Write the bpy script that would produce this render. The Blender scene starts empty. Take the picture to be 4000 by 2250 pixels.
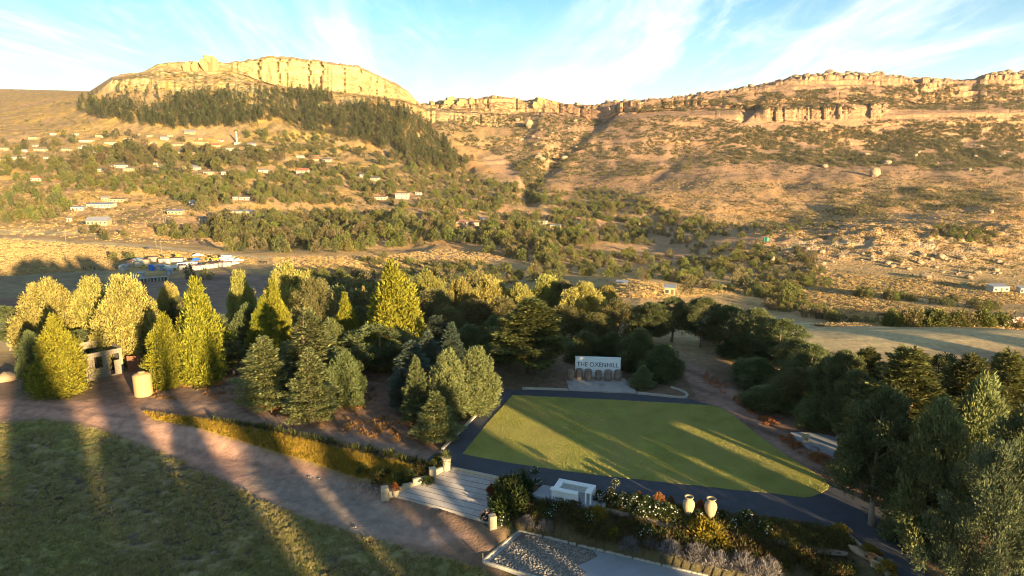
import bpy, math, random
import numpy as np

# ------------------------------------------------------------------ camera, sky, sun, exposure
F, TH, CH = 2668.0, math.radians(12.2), 20.0      # focal length in photo pixels, downward pitch, height over the lawn
CT, ST = math.cos(TH), math.sin(TH)
SUN_EL, SUN_AZ = math.radians(7.5), math.radians(143.8)   # azimuth clockwise from the view direction (+Y)
sc = bpy.context.scene
cam_d = bpy.data.cameras.new("camera"); cam = bpy.data.objects.new("camera", cam_d)
sc.collection.objects.link(cam); sc.camera = cam
cam.location = (0, 0, CH); cam.rotation_euler = (math.radians(90) - TH, 0, 0)
cam_d.sensor_width = 36.0; cam_d.lens = 36.0 * F / 4000.0; cam_d.clip_end = 20000; cam_d.clip_start = 0.5

world = bpy.data.worlds.new("World"); sc.world = world; world.use_nodes = True
def build_world():
    nt = world.node_tree; N = nt.nodes; L = nt.links; N.clear()
    out = N.new("ShaderNodeOutputWorld"); bg = N.new("ShaderNodeBackground"); bg.inputs[1].default_value = 0.10
    sky = N.new("ShaderNodeTexSky"); sky.sky_type = 'NISHITA'; sky.sun_disc = False
    sky.sun_elevation = SUN_EL; sky.sun_rotation = SUN_AZ
    sky.altitude = 1700; sky.air_density = 1.0; sky.dust_density = 1.2; sky.ozone_density = 1.6
    tc = N.new("ShaderNodeTexCoord"); sep = N.new("ShaderNodeSeparateXYZ"); L.new(tc.outputs['Generated'], sep.inputs[0])
    def m(op, a, b=None, clamp=False):
        n = N.new("ShaderNodeMath"); n.operation = op; n.use_clamp = clamp
        for i, v in enumerate((a, b)):
            if v is None: continue
            if isinstance(v, (int, float)): n.inputs[i].default_value = v
            else: L.new(v, n.inputs[i])
        return n.outputs[0]
    zz = m('ADD', m('MAXIMUM', sep.outputs[2], 0.0), 0.16)
    u = m('DIVIDE', sep.outputs[0], zz); v = m('DIVIDE', sep.outputs[1], zz)
    comb = N.new("ShaderNodeCombineXYZ"); L.new(u, comb.inputs[0]); L.new(v, comb.inputs[1])
    def cloud(rot, scale, sx, sy, det, rough, lo, hi, dist, loc=(0, 0, 0)):
        mp = N.new("ShaderNodeMapping"); L.new(comb.outputs[0], mp.inputs[0])
        mp.inputs['Rotation'].default_value = (0, 0, math.radians(rot)); mp.inputs['Scale'].default_value = (sx, sy, 1); mp.inputs['Location'].default_value = loc
        nz = N.new("ShaderNodeTexNoise"); L.new(mp.outputs[0], nz.inputs[0])
        nz.inputs['Scale'].default_value = scale; nz.inputs['Detail'].default_value = det; nz.inputs['Roughness'].default_value = rough; nz.inputs['Distortion'].default_value = dist
        mr = N.new("ShaderNodeMapRange"); L.new(nz.outputs[0], mr.inputs[0]); mr.interpolation_type = 'SMOOTHSTEP'
        mr.inputs[1].default_value = lo; mr.inputs[2].default_value = hi
        return mr.outputs[0]
    c1 = cloud(14, 1.0, 1.25, 0.30, 8, 0.62, 0.42, 0.68, 0.9, (3.2, 1.0, 0))
    c2 = cloud(-18, 1.0, 3.4, 0.9, 9, 0.68, 0.44, 0.74, 1.3, (0.6, 4.0, 0))
    c3 = cloud(0, 0.55, 0.9, 0.7, 4, 0.5, 0.36, 0.66, 0.5, (1.7, 2.6, 0))
    # thin high cloud: streaks inside broader veils, and a paler band low down where the veil is seen edge-on
    cl = m('MULTIPLY', m('ADD', m('MULTIPLY', c1, 0.66), m('MULTIPLY', c2, 0.42), True), m('ADD', m('MULTIPLY', c3, 0.8), 0.25, True))
    veil = m('MULTIPLY', m('POWER', m('SUBTRACT', 1.0, m('MULTIPLY', m('MAXIMUM', sep.outputs[2], 0.0), 3.9), True), 1.7), 0.58)
    fac = m('SUBTRACT', 1.0, m('MULTIPLY', m('SUBTRACT', 1.0, cl, True), m('SUBTRACT', 1.0, veil, True)))
    tint = N.new("ShaderNodeMixRGB"); tint.blend_type = 'MULTIPLY'; tint.inputs[0].default_value = 1.0
    L.new(sky.outputs[0], tint.inputs[1]); tint.inputs[2].default_value = SKY_TINT
    mix = N.new("ShaderNodeMixRGB"); L.new(fac, mix.inputs[0]); L.new(tint.outputs[0], mix.inputs[1]); mix.inputs[2].default_value = CLOUD_COL
    L.new(mix.outputs[0], bg.inputs[0]); L.new(bg.outputs[0], out.inputs[0])
SKY_TINT = (0.28, 0.58, 0.66, 1)
CLOUD_COL = (4.3, 4.2, 4.05, 1)
build_world()

sun_d = bpy.data.lights.new("sun", 'SUN'); sun = bpy.data.objects.new("sun", sun_d); sc.collection.objects.link(sun)
sun_d.energy = 5.0; sun_d.angle = math.radians(0.6); sun_d.color = (1.0, 0.73, 0.38)
sdir = np.array([math.sin(SUN_AZ) * math.cos(SUN_EL), math.cos(SUN_AZ) * math.cos(SUN_EL), math.sin(SUN_EL)])   # towards the sun
sun.rotation_euler = (math.radians(90) - SUN_EL, 0, math.pi - SUN_AZ)
sun.location = (60, -60, 80)

sc.view_settings.view_transform = 'Standard'; sc.view_settings.look = 'None'; sc.view_settings.gamma = 1.0
sc.view_settings.use_curve_mapping = False; sc.view_settings.exposure = 2.0
sc.render.engine = 'CYCLES'
sc.cycles.use_denoising = True; sc.cycles.filter_width = 1.1; sc.cycles.max_bounces = 5; sc.cycles.diffuse_bounces = 3; sc.cycles.glossy_bounces = 2
sc.cycles.transmission_bounces = 3; sc.cycles.transparent_max_bounces = 6; sc.cycles.caustics_reflective = False; sc.cycles.caustics_refractive = False

# ------------------------------------------------------------------ helpers
COL = sc.collection
rng = np.random.default_rng(7)
random.seed(7)

def P(px, py, Y):
    """photo pixel + distance along +Y -> world point"""
    px = np.asarray(px, float); py = np.asarray(py, float)
    a = (px - 2000) / F; b = (1125 - py) / F
    dy = CT + b * ST
    return np.stack(np.broadcast_arrays(Y * a / dy, Y + 0 * a, CH + Y * (-ST + b * CT) / dy), -1)
def proj(p):
    p = np.asarray(p, float); x, y, z = p[..., 0], p[..., 1], p[..., 2] - CH
    d = np.maximum(y * CT - z * ST, 1e-3)
    return 2000 + F * x / d, 1125 - F * (y * ST + z * CT) / d

def _h(ix, iy, s):
    n = (ix.astype(np.int64) * 374761393 + iy.astype(np.int64) * 668265263 + s * 974711) & 0xFFFFFFFF
    n = ((n ^ (n >> 13)) * 1274126177) & 0xFFFFFFFF
    n = ((n ^ (n >> 16)) * 2246822519) & 0xFFFFFFFF
    return ((n ^ (n >> 15)) & 0xFFFFFF) / float(0xFFFFFF)
def vn(x, y, s=0):
    x = np.asarray(x, float); y = np.asarray(y, float); x, y = np.broadcast_arrays(x, y)
    ix = np.floor(x); iy = np.floor(y); fx = x - ix; fy = y - iy
    fx = fx * fx * (3 - 2 * fx); fy = fy * fy * (3 - 2 * fy)
    a = _h(ix, iy, s); b = _h(ix + 1, iy, s); c = _h(ix, iy + 1, s); d = _h(ix + 1, iy + 1, s)
    return (a * (1 - fx) + b * fx) * (1 - fy) + (c * (1 - fx) + d * fx) * fy
def fbm(x, y, s=0, o=4, g=0.5):
    t = 0.0; a = 1.0; n = 0.0
    for i in range(o):
        t = t + a * vn(np.asarray(x) * 2 ** i + 17.3 * i, np.asarray(y) * 2 ** i - 9.1 * i, s + i * 31); n += a; a *= g
    return t / n
def sstep(a, b, x):
    t = np.clip((np.asarray(x, float) - a) / (b - a), 0, 1); return t * t * (3 - 2 * t)

def link(o, parent=None):
    COL.objects.link(o)
    if parent is not None: o.parent = parent
    return o
def mesh_np(name, verts, faces, mats=None, smooth=False, col=None, fcol=None, midx=None):
    """verts (n,3), faces (m,k) array or list of lists -> mesh datablock"""
    me = bpy.data.meshes.new(name); verts = np.asarray(verts, np.float32)
    if isinstance(faces, np.ndarray):
        m, k = faces.shape
        me.vertices.add(len(verts)); me.vertices.foreach_set("co", verts.ravel())
        me.loops.add(m * k); me.loops.foreach_set("vertex_index", faces.astype(np.int32).ravel())
        me.polygons.add(m); me.polygons.foreach_set("loop_start", np.arange(0, m * k, k, dtype=np.int32))
        me.polygons.foreach_set("loop_total", np.full(m, k, np.int32))
        me.update(calc_edges=True)
    else:
        me.from_pydata([tuple(map(float, v)) for v in verts], [], [list(map(int, f)) for f in faces])
    if smooth: me.polygons.foreach_set("use_smooth", np.ones(len(me.polygons), bool))
    if col is not None:
        at = me.color_attributes.new("Col", 'FLOAT_COLOR', 'POINT')
        c = np.ones((len(verts), 4), np.float32); c[:, :3] = col; at.data.foreach_set("color", c.ravel())
    if mats is not None:
        for mm in (mats if isinstance(mats, (list, tuple)) else [mats]): me.materials.append(mm)
    if midx is not None: me.polygons.foreach_set("material_index", np.asarray(midx, np.int32))
    me.update()
    return me
def ob(name, me, parent=None, loc=None, rot=None, scale=None):
    o = bpy.data.objects.new(name, me); link(o, parent)
    if loc is not None: o.location = tuple(map(float, loc))
    if rot is not None: o.rotation_euler = (0, 0, rot) if isinstance(rot, (int, float)) else tuple(map(float, rot))
    if scale is not None: o.scale = (scale,) * 3 if isinstance(scale, (int, float)) else tuple(map(float, scale))
    return o
def tag(o, label, cat, group=None):
    o['label'] = label; o['category'] = cat
    if group: o['group'] = group
    return o
def thing(name, label, cat, loc=(0, 0, 0), rot=0.0, group=None, scale=None):
    o = ob(name, None, None, loc, float(rot), scale); o.empty_display_size = 0.3
    return tag(o, label, cat, group)
def struct(o): o['kind'] = 'structure'; return o
def stuff(o, label=None, cat=None):
    o['kind'] = 'stuff'
    if label: o['label'] = label
    if cat: o['category'] = cat
    return o

class MB:
    """collects simple solids, then becomes one mesh"""
    def __init__(s): s.v = []; s.f = []; s.m = []
    def add(s, v, f, mi=0):
        b = len(s.v); s.v += [tuple(map(float, p)) for p in v]; s.f += [[b + i for i in q] for q in f]; s.m += [mi] * len(f); return s
    def box(s, x0, x1, y0, y1, z0, z1, mi=0):
        return s.add([(x0, y0, z0), (x1, y0, z0), (x1, y1, z0), (x0, y1, z0), (x0, y0, z1), (x1, y0, z1), (x1, y1, z1), (x0, y1, z1)],
                     [(3, 2, 1, 0), (4, 5, 6, 7), (0, 1, 5, 4), (1, 2, 6, 5), (2, 3, 7, 6), (3, 0, 4, 7)], mi)
    def bbox(s, x0, x1, y0, y1, z0, z1, b=0.02, mi=0):
        """box with a chamfered top and chamfered upright edges"""
        def ring(i, z): return [(x0 + i, y0, z), (x1 - i, y0, z), (x1, y0 + i, z), (x1, y1 - i, z), (x1 - i, y1, z), (x0 + i, y1, z), (x0, y1 - i, z), (x0, y0 + i, z)]
        def ring2(i, z): return [(x0 + i + b, y0 + b, z), (x1 - i - b, y0 + b, z), (x1 - b, y0 + i + b, z), (x1 - b, y1 - i - b, z), (x1 - i - b, y1 - b, z), (x0 + i + b, y1 - b, z), (x0 + b, y1 - i - b, z), (x0 + b, y0 + i + b, z)]
        v = ring(b, z0) + ring(b, z1 - b) + ring2(b * .5, z1)
        f = [[j, (j + 1) % 8, 8 + (j + 1) % 8, 8 + j] for j in range(8)] + [[8 + j, 8 + (j + 1) % 8, 16 + (j + 1) % 8, 16 + j] for j in range(8)]
        f += [list(range(16, 24)), list(range(7, -1, -1))]
        return s.add(v, f, mi)
    def lathe(s, prof, n=20, c=(0, 0, 0), mi=0, cap=True):
        v = []; f = []
        for r, z in prof:
            for j in range(n):
                a = 2 * math.pi * j / n; v.append((c[0] + r * math.cos(a), c[1] + r * math.sin(a), c[2] + z))
        for i in range(len(prof) - 1):
            for j in range(n): f.append((i * n + j, i * n + (j + 1) % n, (i + 1) * n + (j + 1) % n, (i + 1) * n + j))
        if cap: f += [tuple(range(n - 1, -1, -1)), tuple(range((len(prof) - 1) * n, len(prof) * n))]
        return s.add(v, f, mi)
    def tube(s, pts, rad, n=7, mi=0):
        pts = [np.array(p, float) for p in pts]; v = []; f = []
        if isinstance(rad, (int, float)): rad = [rad] * len(pts)
        for i, p in enumerate(pts):
            d = pts[min(i + 1, len(pts) - 1)] - pts[max(i - 1, 0)]; d = d / (np.linalg.norm(d) + 1e-9)
            a = np.cross(d, (0, 0, 1)) if abs(d[2]) < .9 else np.cross(d, (1, 0, 0)); a /= np.linalg.norm(a); b = np.cross(d, a)
            for j in range(n):
                t = 2 * math.pi * j / n; v.append(p + rad[i] * (a * math.cos(t) + b * math.sin(t)))
        for i in range(len(pts) - 1):
            for j in range(n): f.append((i * n + j, i * n + (j + 1) % n, (i + 1) * n + (j + 1) % n, (i + 1) * n + j))
        f += [tuple(range(n - 1, -1, -1)), tuple(range((len(pts) - 1) * n, len(pts) * n))]
        return s.add(v, f, mi)
    def mesh(s, name, mats, smooth=False): return mesh_np(name, s.v, s.f, mats, smooth, midx=s.m)
    def build(s, name, mats, parent=None, loc=None, rot=None, smooth=False): return ob(name, s.mesh(name, mats, smooth), parent, loc, rot)

# ------------------------------------------------------------------ materials
def mat(name, color=(.5, .5, .5), rough=0.85, nscale=0.0, namt=0.0, bump=0.0, bscale=None, attr=False, transl=0.0, spec=0.2, metallic=0.0, dirt=None, coords='Object', det=6, stretch=None):
    """diffuse surface; colour varied by noise; attr: base colour from the mesh's own 'Col' attribute"""
    mt = bpy.data.materials.new(name); mt.use_nodes = True; nt = mt.node_tree; N = nt.nodes; L = nt.links
    b = N["Principled BSDF"]; b.inputs['Roughness'].default_value = rough; b.inputs['Metallic'].default_value = metallic
    b.inputs['Specular IOR Level'].default_value = spec
    src = None
    if attr:
        a = N.new("ShaderNodeVertexColor"); a.layer_name = "Col"; src = a.outputs[0]
    tc = N.new("ShaderNodeTexCoord"); co = tc.outputs[coords]
    if stretch:
        mp = N.new("ShaderNodeMapping"); L.new(co, mp.inputs[0]); mp.inputs['Scale'].default_value = stretch; co = mp.outputs[0]
    if namt:
        nz = N.new("ShaderNodeTexNoise"); L.new(co, nz.inputs[0]); nz.inputs['Scale'].default_value = nscale; nz.inputs['Detail'].default_value = det; nz.inputs['Roughness'].default_value = 0.65
        mr = N.new("ShaderNodeMapRange"); L.new(nz.outputs[0], mr.inputs[0]); mr.inputs[1].default_value = 0.28; mr.inputs[2].default_value = 0.72
        mr.inputs[3].default_value = 1 - namt; mr.inputs[4].default_value = 1 + namt
        mx = N.new("ShaderNodeMixRGB"); mx.blend_type = 'MULTIPLY'; mx.inputs[0].default_value = 1
        if src is not None: L.new(src, mx.inputs[1])
        else: mx.inputs[1].default_value = (*color, 1)
        L.new(mr.outputs[0], mx.inputs[2]); src = mx.outputs[0]
    if dirt:
        dc, ds, lo, hi = dirt
        nz = N.new("ShaderNodeTexNoise"); L.new(co, nz.inputs[0]); nz.inputs['Scale'].default_value = ds; nz.inputs['Detail'].default_value = 8; nz.inputs['Roughness'].default_value = .7
        mr = N.new("ShaderNodeMapRange"); L.new(nz.outputs[0], mr.inputs[0]); mr.inputs[1].default_value = lo; mr.inputs[2].default_value = hi
        mx = N.new("ShaderNodeMixRGB"); L.new(mr.outputs[0], mx.inputs[0])
        if src is not None: L.new(src, mx.inputs[1])
        else: mx.inputs[1].default_value = (*color, 1)
        mx.inputs[2].default_value = (*dc, 1); src = mx.outputs[0]
    if src is not None: L.new(src, b.inputs['Base Color'])
    else: b.inputs['Base Color'].default_value = (*color, 1)
    if bump:
        nz = N.new("ShaderNodeTexNoise"); L.new(co, nz.inputs[0]); nz.inputs['Scale'].default_value = bscale or nscale * 2; nz.inputs['Detail'].default_value = 6
        bp = N.new("ShaderNodeBump"); bp.inputs['Strength'].default_value = 1.0; bp.inputs['Distance'].default_value = bump; L.new(nz.outputs[0], bp.inputs['Height']); L.new(bp.outputs[0], b.inputs['Normal'])
    if transl:
        tr = N.new("ShaderNodeBsdfTranslucent"); ms = N.new("ShaderNodeMixShader"); ms.inputs[0].default_value = transl
        if src is not None: L.new(src, tr.inputs[0])
        else: tr.inputs[0].default_value = (*color, 1)
        L.new(b.outputs[0], ms.inputs[1]); L.new(tr.outputs[0], ms.inputs[2]); L.new(ms.outputs[0], N["Material Output"].inputs[0])
    return mt
# ------------------------------------------------------------------ the hilltop in front of the camera
def hray(px, py, z=0.0):
    """photo pixel on the level z"""
    a = (px - 2000) / F; b = (1125 - py) / F; dy = CT + b * ST; dz = -ST + b * CT
    t = (z - CH) / dz; return np.array([a * t, dy * t, z])
EDGE = np.array([hray(*q)[:2] for q in [(-700, 1560), (100, 1570), (600, 1612), (830, 1640), (1050, 1680), (1400, 1760), (1700, 1832), (1762, 1829), (1985, 1880), (2122, 1897), (2375, 1945), (2700, 1986), (2900, 2014), (3219, 2070), (3306, 2087), (3352, 2128), (3480, 2254)]] + [(17.5, 18.0), (19.5, 6.0), (22, -60)])
EW = np.array([16, 13, 5.5, 3.0, 2.2, 2.2, 4.5, 6.3, 6.3, 6.3, 6.3, 6.3, 6.3, 5.5, 5.0, 5.0, 5, 5, 5, 5])       # width of the slope below the edge
EDRP = np.array([1.2, 1.2, 1.3, 1.3, 1.3, 1.3, 1.4, 1.5, 1.5, 1.5, 1.6, 1.6, 1.6, 1.6, 1.6, 1.6, 1.6, 1.6, 1.6, 1.6])
def edge_sd(x, y):
    """signed distance to the edge of the upper level (positive on the camera's side), with slope width and drop there"""
    x = np.asarray(x, float); y = np.asarray(y, float)
    best = np.full(x.shape, 1e9); w = np.zeros(x.shape); dr = np.zeros(x.shape); sg = np.zeros(x.shape)
    for i in range(len(EDGE) - 1):
        a, b = EDGE[i], EDGE[i + 1]; d = b - a; L2 = d @ d
        t = np.clip(((x - a[0]) * d[0] + (y - a[1]) * d[1]) / L2, 0, 1)
        dx = x - a[0] - t * d[0]; dy = y - a[1] - t * d[1]; dd = np.hypot(dx, dy)
        s = np.sign(d[0] * dy - d[1] * dx)          # left of the edge direction = upper side
        up = dd < best - 1e-6
        best = np.where(up, dd, best); w = np.where(up, EW[i] * (1 - t) + EW[i + 1] * t, w); dr = np.where(up, EDRP[i] * (1 - t) + EDRP[i + 1] * t, dr); sg = np.where(up, -s, sg)
    return best * sg, w, dr
def hN(x, y):
    d, w, dr = edge_sd(x, y)
    t = np.clip(d / w, 0, 1); t = t * 0.55 + 0.45 * t * t * (3 - 2 * t)
    y = np.asarray(y, float); x = np.asarray(x, float)
    z = -dr * t
    z = z - 0.10 * np.maximum(y - 64, 0) * sstep(64, 80, y)
    z = z + 0.10 * np.maximum(-y - 4, 0) * sstep(-4, -30, y)                      # the hill rises again behind the camera
    z = z - 0.16 * np.maximum(np.abs(x + 5) - 55, 0) * sstep(55, 80, np.abs(x + 5))
    return z
_gx0, _gy0, _gs = -70.0, 4.0, 0.25
_HX, _HY = np.meshgrid(_gx0 + _gs * np.arange(521), _gy0 + _gs * np.arange(305)); _HG = hN(_HX, _HY)
def hs(x, y):
    fx = min(max((x - _gx0) / _gs, 0), 519.99); fy = min(max((y - _gy0) / _gs, 0), 303.99); i = int(fx); j = int(fy); u = fx - i; v = fy - j
    return (_HG[j, i] * (1 - u) + _HG[j, i + 1] * u) * (1 - v) + (_HG[j + 1, i] * (1 - u) + _HG[j + 1, i + 1] * u) * v
def gp(px, py, dz=0.0):
    """photo pixel on the near ground"""
    z = 0.0; a = (px - 2000) / F; b = (1125 - py) / F; dy = CT + b * ST; d_z = -ST + b * CT
    for _ in range(16):
        t = (z - CH) / d_z; z = 0.4 * z + 0.6 * hs(a * t, dy * t)
    t = (z - CH) / d_z
    return np.array([a * t, dy * t, z + dz])
def poly_in(px, py, poly):
    inside = np.zeros(np.shape(px), bool); n = len(poly)
    for i in range(n):
        x0, y0 = poly[i]; x1, y1 = poly[(i + 1) % n]
        if y0 == y1: continue
        c = ((y0 > py) != (y1 > py)) & (px < (x1 - x0) * (py - y0) / (y1 - y0) + x0); inside ^= c
    return inside
def poly_d(px, py, poly):
    """distance to the polygon's outline, negative inside"""
    best = np.full(np.shape(px), 1e9)
    for i in range(len(poly)):
        a = np.array(poly[i], float); b = np.array(poly[(i + 1) % len(poly)], float); d = b - a
        t = np.clip(((px - a[0]) * d[0] + (py - a[1]) * d[1]) / (d @ d + 1e-9), 0, 1)
        best = np.minimum(best, np.hypot(px - a[0] - t * d[0], py - a[1] - t * d[1]))
    return np.where(poly_in(px, py, poly), -best, best)

LAWN = [(2003, 1545), (2180, 1553), (2450, 1566), (2700, 1580), (2780, 1586), (2815, 1595), (2850, 1614), (3000, 1729), (3079, 1787), (3166, 1836), (3225, 1880), (3238, 1899), (3232, 1912), (3205, 1928), (3170, 1941), (3141, 1945), (3083, 1937), (3000, 1925), (2870, 1915), (2778, 1903), (2646, 1890), (2389, 1863), (2174, 1836), (2000, 1810), (1860, 1785), (1807, 1774), (1850, 1722), (1903, 1655)]
ROAD = [(1968, 1521), (2050, 1523), (2222, 1527), (2486, 1541), (2660, 1557), (2700, 1560), (2735, 1572), (2812, 1590), (2860, 1640), (2990, 1760), (3150, 1850), (3250, 1893), (3455, 1998), (3520, 2060), (3559, 2139), (3621, 2250), (3800, 2560),
        (3640, 2560), (3480, 2254), (3352, 2128), (3306, 2087), (3219, 2070), (2900, 2014), (2700, 1986), (2375, 1945), (2122, 1897), (1985, 1880), (1762, 1829), (1715, 1815), (1660, 1800), (1700, 1772), (1728, 1757), (1850, 1635)]
def world_poly(pl, z=0.0): return [tuple(hray(a, b, z)[:2]) for a, b in pl]
LAWN_W = world_poly(LAWN); ROAD_W = world_poly(ROAD)

M_ground = mat("soil_and_grass", attr=True, nscale=1.6, namt=0.32, bump=0.045, bscale=7.0, rough=0.95, spec=0.05)
M_lawn = mat("mown_lawn", (0.30, 0.30, 0.072), nscale=0.55, namt=0.32, bump=0.03, bscale=30, rough=0.95, spec=0.05, dirt=((0.34, 0.295, 0.095), 0.35, 0.42, 0.62))
M_asphalt = mat("asphalt", (0.070, 0.074, 0.088), nscale=1.2, namt=0.16, bump=0.006, bscale=60, rough=0.9, dirt=((0.085, 0.078, 0.072), 0.5, 0.52, 0.80))
M_conc = mat("pale_concrete", (0.43, 0.39, 0.36), nscale=0.9, namt=0.14, bump=0.004, bscale=30, rough=0.85, dirt=((0.24, 0.205, 0.18), 0.9, 0.46, 0.70))
M_conc2 = mat("smooth_grey_concrete", (0.31, 0.325, 0.35), nscale=0.6, namt=0.10, bump=0.003, bscale=30, rough=0.7, dirt=((0.25, 0.25, 0.26), 0.5, 0.5, 0.75))
M_kerb = mat("kerb_concrete", (0.42, 0.38, 0.31), nscale=3, namt=0.15, bump=0.004, bscale=30)

def fill_poly(name, poly, z, mtl, cell=None):
    """flat sheet from an outline (world xy)"""
    import bmesh
    bm = bmesh.new(); vs = [bm.verts.new((x, y, z)) for x, y in poly]
    f = bm.faces.new(vs)
    if f.calc_center_median() is not None: f.normal_update()
    if f.normal.z < 0: f.normal_flip()
    bmesh.ops.triangulate(bm, faces=bm.faces[:])
    me = bpy.data.meshes.new(name); bm.to_mesh(me); bm.free(); me.materials.append(mtl)
    return me
def slab(name, top, thick, mtl):
    """prism from a 3D outline"""
    n = len(top); v = [tuple(p) for p in top] + [(p[0], p[1], p[2] - thick) for p in top]
    f = [list(range(n)), list(range(2 * n - 1, n - 1, -1))] + [[j, n + j, n + (j + 1) % n, (j + 1) % n] for j in range(n)]
    # orientation
    a = sum(top[i][0] * top[(i + 1) % n][1] - top[(i + 1) % n][0] * top[i][1] for i in range(n))
    if a < 0: f = [q[::-1] for q in f]
    return mesh_np(name, v, f, mtl)

FIELD = [(-600, 1655), (0, 1652), (180, 1640), (300, 1655), (420, 1690), (640, 1772), (850, 1870), (1000, 1945), (1150, 2010), (1400, 2090), (1650, 2165), (1890, 2225), (1990, 2300), (1990, 2700), (-600, 2700)]
TRACK = [(-600, 1540), (0, 1560), (250, 1560), (600, 1590), (760, 1660), (1000, 1745), (1250, 1850), (1420, 1905), (1500, 1945), (1560, 2000), (1850, 2090), (1700, 2150), (1400, 2085), (1150, 2005), (1000, 1938), (850, 1865), (640, 1768), (420, 1686), (180, 1636), (0, 1645), (-600, 1650)]
TRACK2 = [(560, 1555), (900, 1570), (1100, 1625), (1400, 1700), (1680, 1765), (1700, 1800), (1660, 1800), (1400, 1748), (1050, 1665), (800, 1612), (560, 1590)]
TRACK3 = [(620, 1530), (900, 1500), (1500, 1485), (1500, 1500), (900, 1520), (620, 1548)]
TRACKR = [(2660, 1380), (2700, 1420), (2780, 1460), (2850, 1500), (2930, 1570), (3090, 1700), (3250, 1790), (3340, 1830), (3380, 1870), (3450, 1960), (3240, 1900), (3000, 1728), (2850, 1612), (2740, 1575), (2690, 1500), (2670, 1440)]
BANK = [(560, 1608), (830, 1646), (1050, 1690), (1400, 1772), (1690, 1842), (1560, 1895), (1380, 1862), (1200, 1800), (1000, 1742), (760, 1668), (600, 1640)]

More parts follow.
